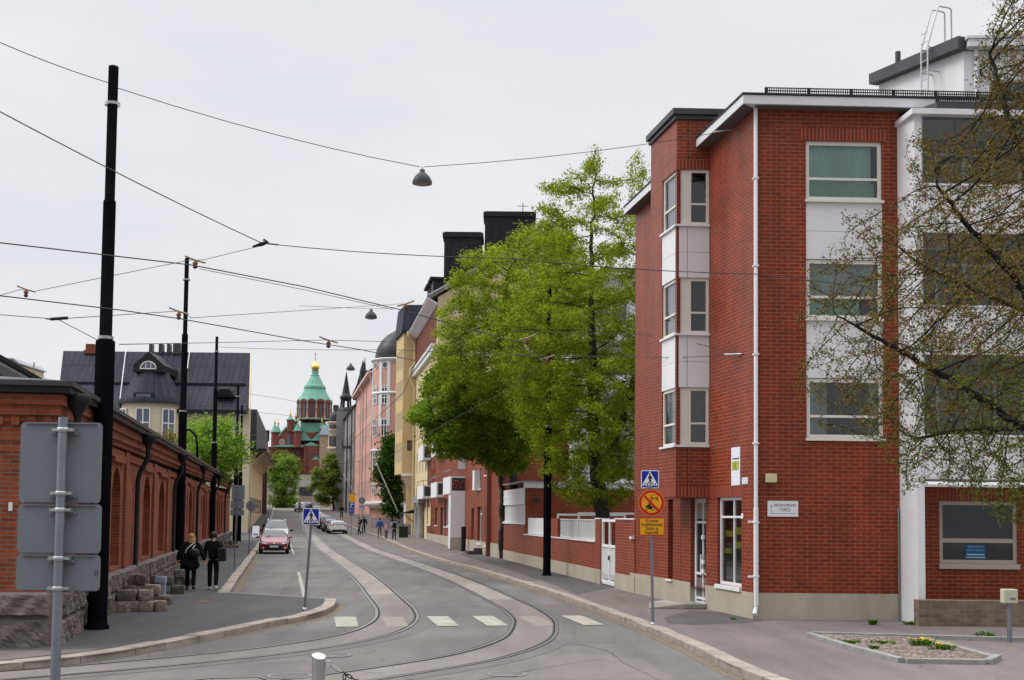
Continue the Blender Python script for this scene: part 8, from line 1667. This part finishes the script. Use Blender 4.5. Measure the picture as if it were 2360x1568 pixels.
# ================================================================== cars
M_tyre = mat('tyre', (.012, .012, .012), .85, .2, 12); M_rim = mat('alloy_rim', (.45, .46, .48), .3, .06, 10, metal=.8); M_cglass = glass_mat('car_glass', (.035, .045, .05), rough=.02); M_lens = glass_mat('lamp_glass', (.5, .52, .55), rough=.05); M_rlamp = mat('red_lamp', (.42, .015, .012), .2, .1, 5, coat=.5); M_trim = mat('black_trim', (.014, .014, .015), .5, .1, 6); M_plate = mat('plate_white', (.62, .65, .70), .4, .03, 5); M_chrome = mat('chrome', (.6, .6, .62), .15, .05, 5, metal=1.0)
def car(label, loc, rz, paint, style='hatch', L_=4.35, W_=1.82, H_=1.47, group='parked cars along the street', rails=False, number=None, taxi=False):
    """nose towards -Y before rz"""
    g = thing('parked_car', label, 'car', loc, rz, group); hw = W_ / 2
    ys = np.array([-2.17, -2.1, -1.9, -1.5, -1.05, -.75, -.25, .25, .8, 1.3, 1.7, 2.0, 2.12, 2.17]) * L_ / 4.35
    low = style == 'low'; kz = H_ / 1.47
    belt = [.60, .72, .80, .90, .98, 1.0, 1.0, 1.0, 1.0, 1.0, 1.0, .98, .84, .55]
    roof = {'hatch': [.62, .745, .83, .935, 1.02, 1.16, 1.40, 1.465, 1.465, 1.43, 1.32, 1.08, .87, .57], 'low': [.58, .70, .80, .91, 1.0, 1.12, 1.36, 1.44, 1.42, 1.31, 1.16, 1.04, .93, .57], 'suv': [.66, .80, .90, 1.0, 1.08, 1.22, 1.50, 1.56, 1.56, 1.54, 1.44, 1.14, .90, .6]}[style]
    wid = [.72, .84, .92, .975, .985, .99, 1, 1, 1, .995, .98, .94, .88, .76]; rw_ = [.64, .74, .82, .86, .86, .80, .70, .68, .68, .68, .70, .76, .78, .70]
    bt = [.24, .2, .18, .17, .17, .17, .17, .17, .17, .17, .18, .2, .24, .3]
    vs = []; m = 9
    for i, y in enumerate(ys):
        w, r, b, t, z0 = wid[i] * hw, rw_[i] * hw, min(belt[i], roof[i] - .012) * kz, roof[i] * kz, bt[i]
        half = [(w * .86, z0), (w * .97, z0 + .1), (w * 1.0, .52), (w * .985, (b + .52) / 2 + .03), (w * .94, b), (r + (w * .94 - r) * .35, b + (t - b) * .62), (r, t - (t - b) * .1 - .004), (r * .6, t), (0, t + .004)]
        vs += [V(-x, y, z) for x, z in half] + [V(x, y, z) for x, z in half[-2::-1]]
    n = 2 * m - 1; fs = []
    for i in range(len(ys) - 1):
        for k in range(n - 1): fs.append((i * n + k, (i + 1) * n + k, (i + 1) * n + k + 1, i * n + k + 1))
    last = (len(ys) - 1) * n; fs.append(tuple(range(n))); fs.append(tuple(range(last + n - 1, last - 1, -1))); 
    for i in range(len(ys) - 1): fs.append((i * n, i * n + n - 1, (i + 1) * n + n - 1, (i + 1) * n))
    body = MB().add(vs, fs, True).build('body', paint, g, subsurf=1)
    Pt = lambda i, k: vs[i * n + k]
    def patch(idx, name, m_, off=.012, parent=g):
        q = [Vector(p) for p in idx]; nn = (q[1] - q[0]).cross(q[2] - q[0]).normalized(); c = sum(q, Vector()) / len(q)
        if nn.dot(c - V(0, 0, .6)) < 0: nn = -nn; q = q[::-1]
        return MB().add([p + nn * off for p in q], [tuple(range(len(q)))]).build(name, m_, parent)
    lerp = lambda a, b, f: a + (b - a) * f
    # glass: windscreen between stations 4 and 6, back light 10-11, sides 5-9
    ws = MB(); yA, yB = ys[4] + .04, ys[6] - .02; zA, zB = roof[4] * kz + .012, roof[6] * kz - .01; xa, xb = hw * .80, hw * .655
    cols_ = 6; Vq = []
    for k in range(cols_ + 1):
        f = k / cols_ * 2 - 1; cv = .06 * (1 - f * f); Vq += [V(f * xa, yA - cv - .03, zA + .008), V(f * (xa + xb) / 2, ys[5] - cv - .035, (roof[5]) * kz + .05), V(f * xb, yB - cv * .5, zB + .03)]
    ws.add(Vq, [(3 * k + j, 3 * k + 3 + j, 3 * k + 4 + j, 3 * k + 1 + j) for k in range(cols_) for j in (0, 1)], True).build('windscreen', M_cglass, g)
    i0, i1 = (9, 11) if style == 'low' else (10, 11)
    rq = MB(); y0, y1 = ys[i0] - .0, ys[i1] - .02; z0, z1 = roof[i0] * kz - .02, roof[i1] * kz + .02; w0, w1 = hw * .60, hw * .70; rq.add([V(-w1, y1 + .04, z1), V(w1, y1 + .04, z1), V(w0, y0 + .06, z0), V(-w0, y0 + .06, z0)], [(0, 1, 2, 3)]).build('rear_window', M_cglass, g)
    for sx in (-1, 1):
        K_ = 4 if sx < 0 else n - 5; T_ = 6 if sx < 0 else n - 7; pts = []
        for i in (5, 6, 7, 8, 9, 10): pts.append((lerp(Pt(i, K_), Pt(i, T_), .12), lerp(Pt(i, K_), Pt(i, T_), .88)))
        s_ = MB(); o = V(sx * .014, 0, .004); vv = [p + o for a in pts for p in a]; s_.add(vv, [(2 * i, 2 * i + 2, 2 * i + 3, 2 * i + 1) for i in range(5)]).build('side_window', M_cglass, g)
        mr = MB(); mr.ball((sx * (hw + .1), ys[5] - .0, 1.0 * kz), (.11, .06, .075), 10, 6); mr.tube([(sx * hw * .93, ys[5] + .02, .97 * kz), (sx * (hw + .05), ys[5], .98 * kz)], .03, 6); mr.build('mirror', paint if paint.name != 'car_silver' else M_trim, g)
        hl = MB(); hl.add([V(sx * hw * .50, ys[0] - .03, .60), V(sx * hw * .90, ys[1] + .06, .66), V(sx * hw * .95, ys[2] + .05, .80), V(sx * hw * .84, ys[1] + .06, .77), V(sx * hw * .54, ys[0] + .05, .70)], [(0, 1, 2, 3, 4)]); hl.v = [(a, b - .04, c * kz) for a, b, c in hl.v]; hl.build('headlight', M_lens, g)
        tl = MB(); zt = .88 if not low else .93; tl.add([V(sx * hw * .60, ys[-1] + .05, zt - .1), V(sx * hw * .97, ys[-2] - .12, zt - .07), V(sx * hw * .95, ys[-2] - .15, zt + .09), V(sx * hw * .62, ys[-2] + .05, zt + .03)], [(0, 1, 2, 3)]); tl.v = [(a, b, c * kz) for a, b, c in tl.v]; tl.build('tail_light', M_rlamp, g)
        fg_ = MB(); fg_.ball((sx * hw * .72, ys[0] - .0, .36), (.07, .05, .045), 8, 6); fg_.build('fog_lamp', M_lens, g)
        for y in (-1.33 * L_ / 4.35, 1.32 * L_ / 4.35):
            wl = MB(); wl.v = []; 
            prof = [(.19, -.1), (.315, -.105), (.33, -.07), (.33, .07), (.315, .105), (.19, .1)]; ring_ = []
            mbw = MB().lathe([(r, z) for r, z in prof], (0, 0, 0), 20); mbw.v = [(sx * (hw - .10) + z, y + a, .33 + b) for a, b, z in mbw.v]; ty = mbw.build('wheel', M_tyre, g)
            mbr = MB().lathe([(.001, .07), (.05, .09), (.12, .06), (.19, .085), (.2, .0)], (0, 0, 0), 16, False); mbr.v = [(sx * (hw - .10) + sx * z, y + a, .33 + b) for a, b, z in mbr.v]; mbr.build('rim', M_rim, ty)
            ar_ = MB().lathe([(.37, -.0), (.37, .02), (.001, .02)], (0, 0, 0), 20); ar_.v = [(sx * (hw - .015) + sx * z, y + a, .35 + b) for a, b, z in ar_.v]; ar_.v = [(x * .965, yy, zz) for x, yy, zz in ar_.v]; ar_.build('wheel_arch', M_trim, g)
    yf = ys[0] - .055
    gr = MB(); gr.box((-.52, yf, .54 * kz), (.52, yf + .1, .585 * kz)); gr.build('upper_grille', M_trim, g); gr = MB(); gr.prism([V(-.62, yf, .26), V(.62, yf, .26), V(.50, yf, .47), V(-.50, yf, .47)], (0, .14, 0)); gr.build('lower_grille', M_trim, g)
    ch_ = MB(); ch_.box((-.55, yf - .008, .587 * kz), (.55, yf + .05, .605 * kz)); ch_.build('grille_bar', M_chrome, g); em = MB().lathe([(.001, 0), (.075, 0), (.085, .012), (.001, .02)], (0, 0, 0), 16); em.v = [(a, yf - .006 - z, .64 * kz + b * .45) for a, b, z in em.v]; em.build('badge', M_chrome, g)
    for yy, zz, sg in ((yf - .012, .40, 1), (ys[-1] + .035, .74 if not low else .80, -1)):
        pl_ = MB(); pl_.box((-.26, yy - .006, zz), (.26, yy + .006, zz + .115)); q_ = pl_.build('number_plate', M_plate, g)
    rb = MB(); rb.prism([V(-.72, ys[-1] - .12, .2), V(.72, ys[-1] - .12, .2), V(.66, ys[-1] + .02, .42), V(-.66, ys[-1] + .02, .42)], (0, .05, 0)); rb.build('rear_bumper', M_trim, g)
    if low: sp = MB(); sp.prism([V(-hw * .72, ys[11] - .02, 1.045 * kz), V(hw * .72, ys[11] - .02, 1.045 * kz), V(hw * .74, ys[12] + .02, 1.04 * kz), V(-hw * .74, ys[12] + .02, 1.04 * kz)], (0, 0, .03)); sp.build('spoiler', paint, g)
    wp = MB(); wp.tube([V(-.5, ys[4] - .06, zA + .03), V(.0, ys[5] - .12, zA + .12)], .012, 5); wp.build('wiper', M_trim, g)
    if rails:
        for sx in (-1, 1): MB().tube([V(sx * .58, ys[6] + .1, roof[6] * kz), V(sx * .58, ys[6] + .15, roof[7] * kz + .05), V(sx * .58, ys[9], roof[9] * kz + .06), V(sx * .58, ys[9] + .1, roof[9] * kz)], .02, 6).build('roof_rail', M_chrome, g)
    if taxi: MB().box((-.3, .0, roof[7] * kz), (.3, .2, roof[7] * kz + .14)).build('roof_light', mat('taxi_yellow', (.6, .5, .1), .4, .05), g)
    return g
def carpaint(name, c, metal=.2): return mat(name, c, .25, .04, 2, metal=metal, coat=.8, spec=.5)
def on_road(px, Y): p = at(px, 1240, Y); return V(p.x, Y, gz(Y) + .012)
car('dark red hatchback parked nose towards us beside the left kerb', on_road(632, 77.6), .19, carpaint('car_red', (.27, .008, .018), .0), 'hatch', number=True)
car('silver grey tall car parked right behind the dark red hatchback', on_road(637, 87), .19, carpaint('car_silver', (.33, .36, .37), .5), 'suv', 4.6, 1.9, 1.93, rails=True)
car('white low car with its tail towards us, first of the row on the right', on_road(776, 131), math.pi + .22, carpaint('car_white', (.74, .75, .76), 0), 'low', 4.7, 1.92, 1.42)
x0 = on_road(776, 131).x
for k, (lab, pn, c, st) in enumerate((('black car just behind the white car on the right', 'car_black', (.012, .012, .014), 'hatch'), ('dark grey car third in the row on the right', 'car_grey', (.06, .062, .066), 'suv'), ('black and silver car fourth in the row on the right', 'car_graphite', (.04, .042, .045), 'hatch'), ('silver car last in the row on the right', 'car_pale', (.4, .41, .42), 'hatch'))):
    Y = 138.5 + 6.6 * k; car(lab, V(x0 - .235 * (Y - 131), Y, gz(Y) + .012), math.pi + .22, carpaint(pn, c, .3), st)
car('dark blue car parked by the park tree beyond the row', on_road(826, 188) + V(.0, 0, .1), math.pi + .2, carpaint('car_navy', (.03, .035, .05), .2), 'suv')
car('white taxi with red tail lights driving away at the street crest', on_road(691, 199), math.pi + .15, carpaint('car_taxi', (.72, .72, .72), 0), 'hatch', taxi=True, group='cars driving at the street crest')
car('small dark blue car beside the taxi at the street crest', on_road(707, 204), math.pi + .15, carpaint('car_blue', (.03, .06, .16), .2), 'hatch', group='cars driving at the street crest')
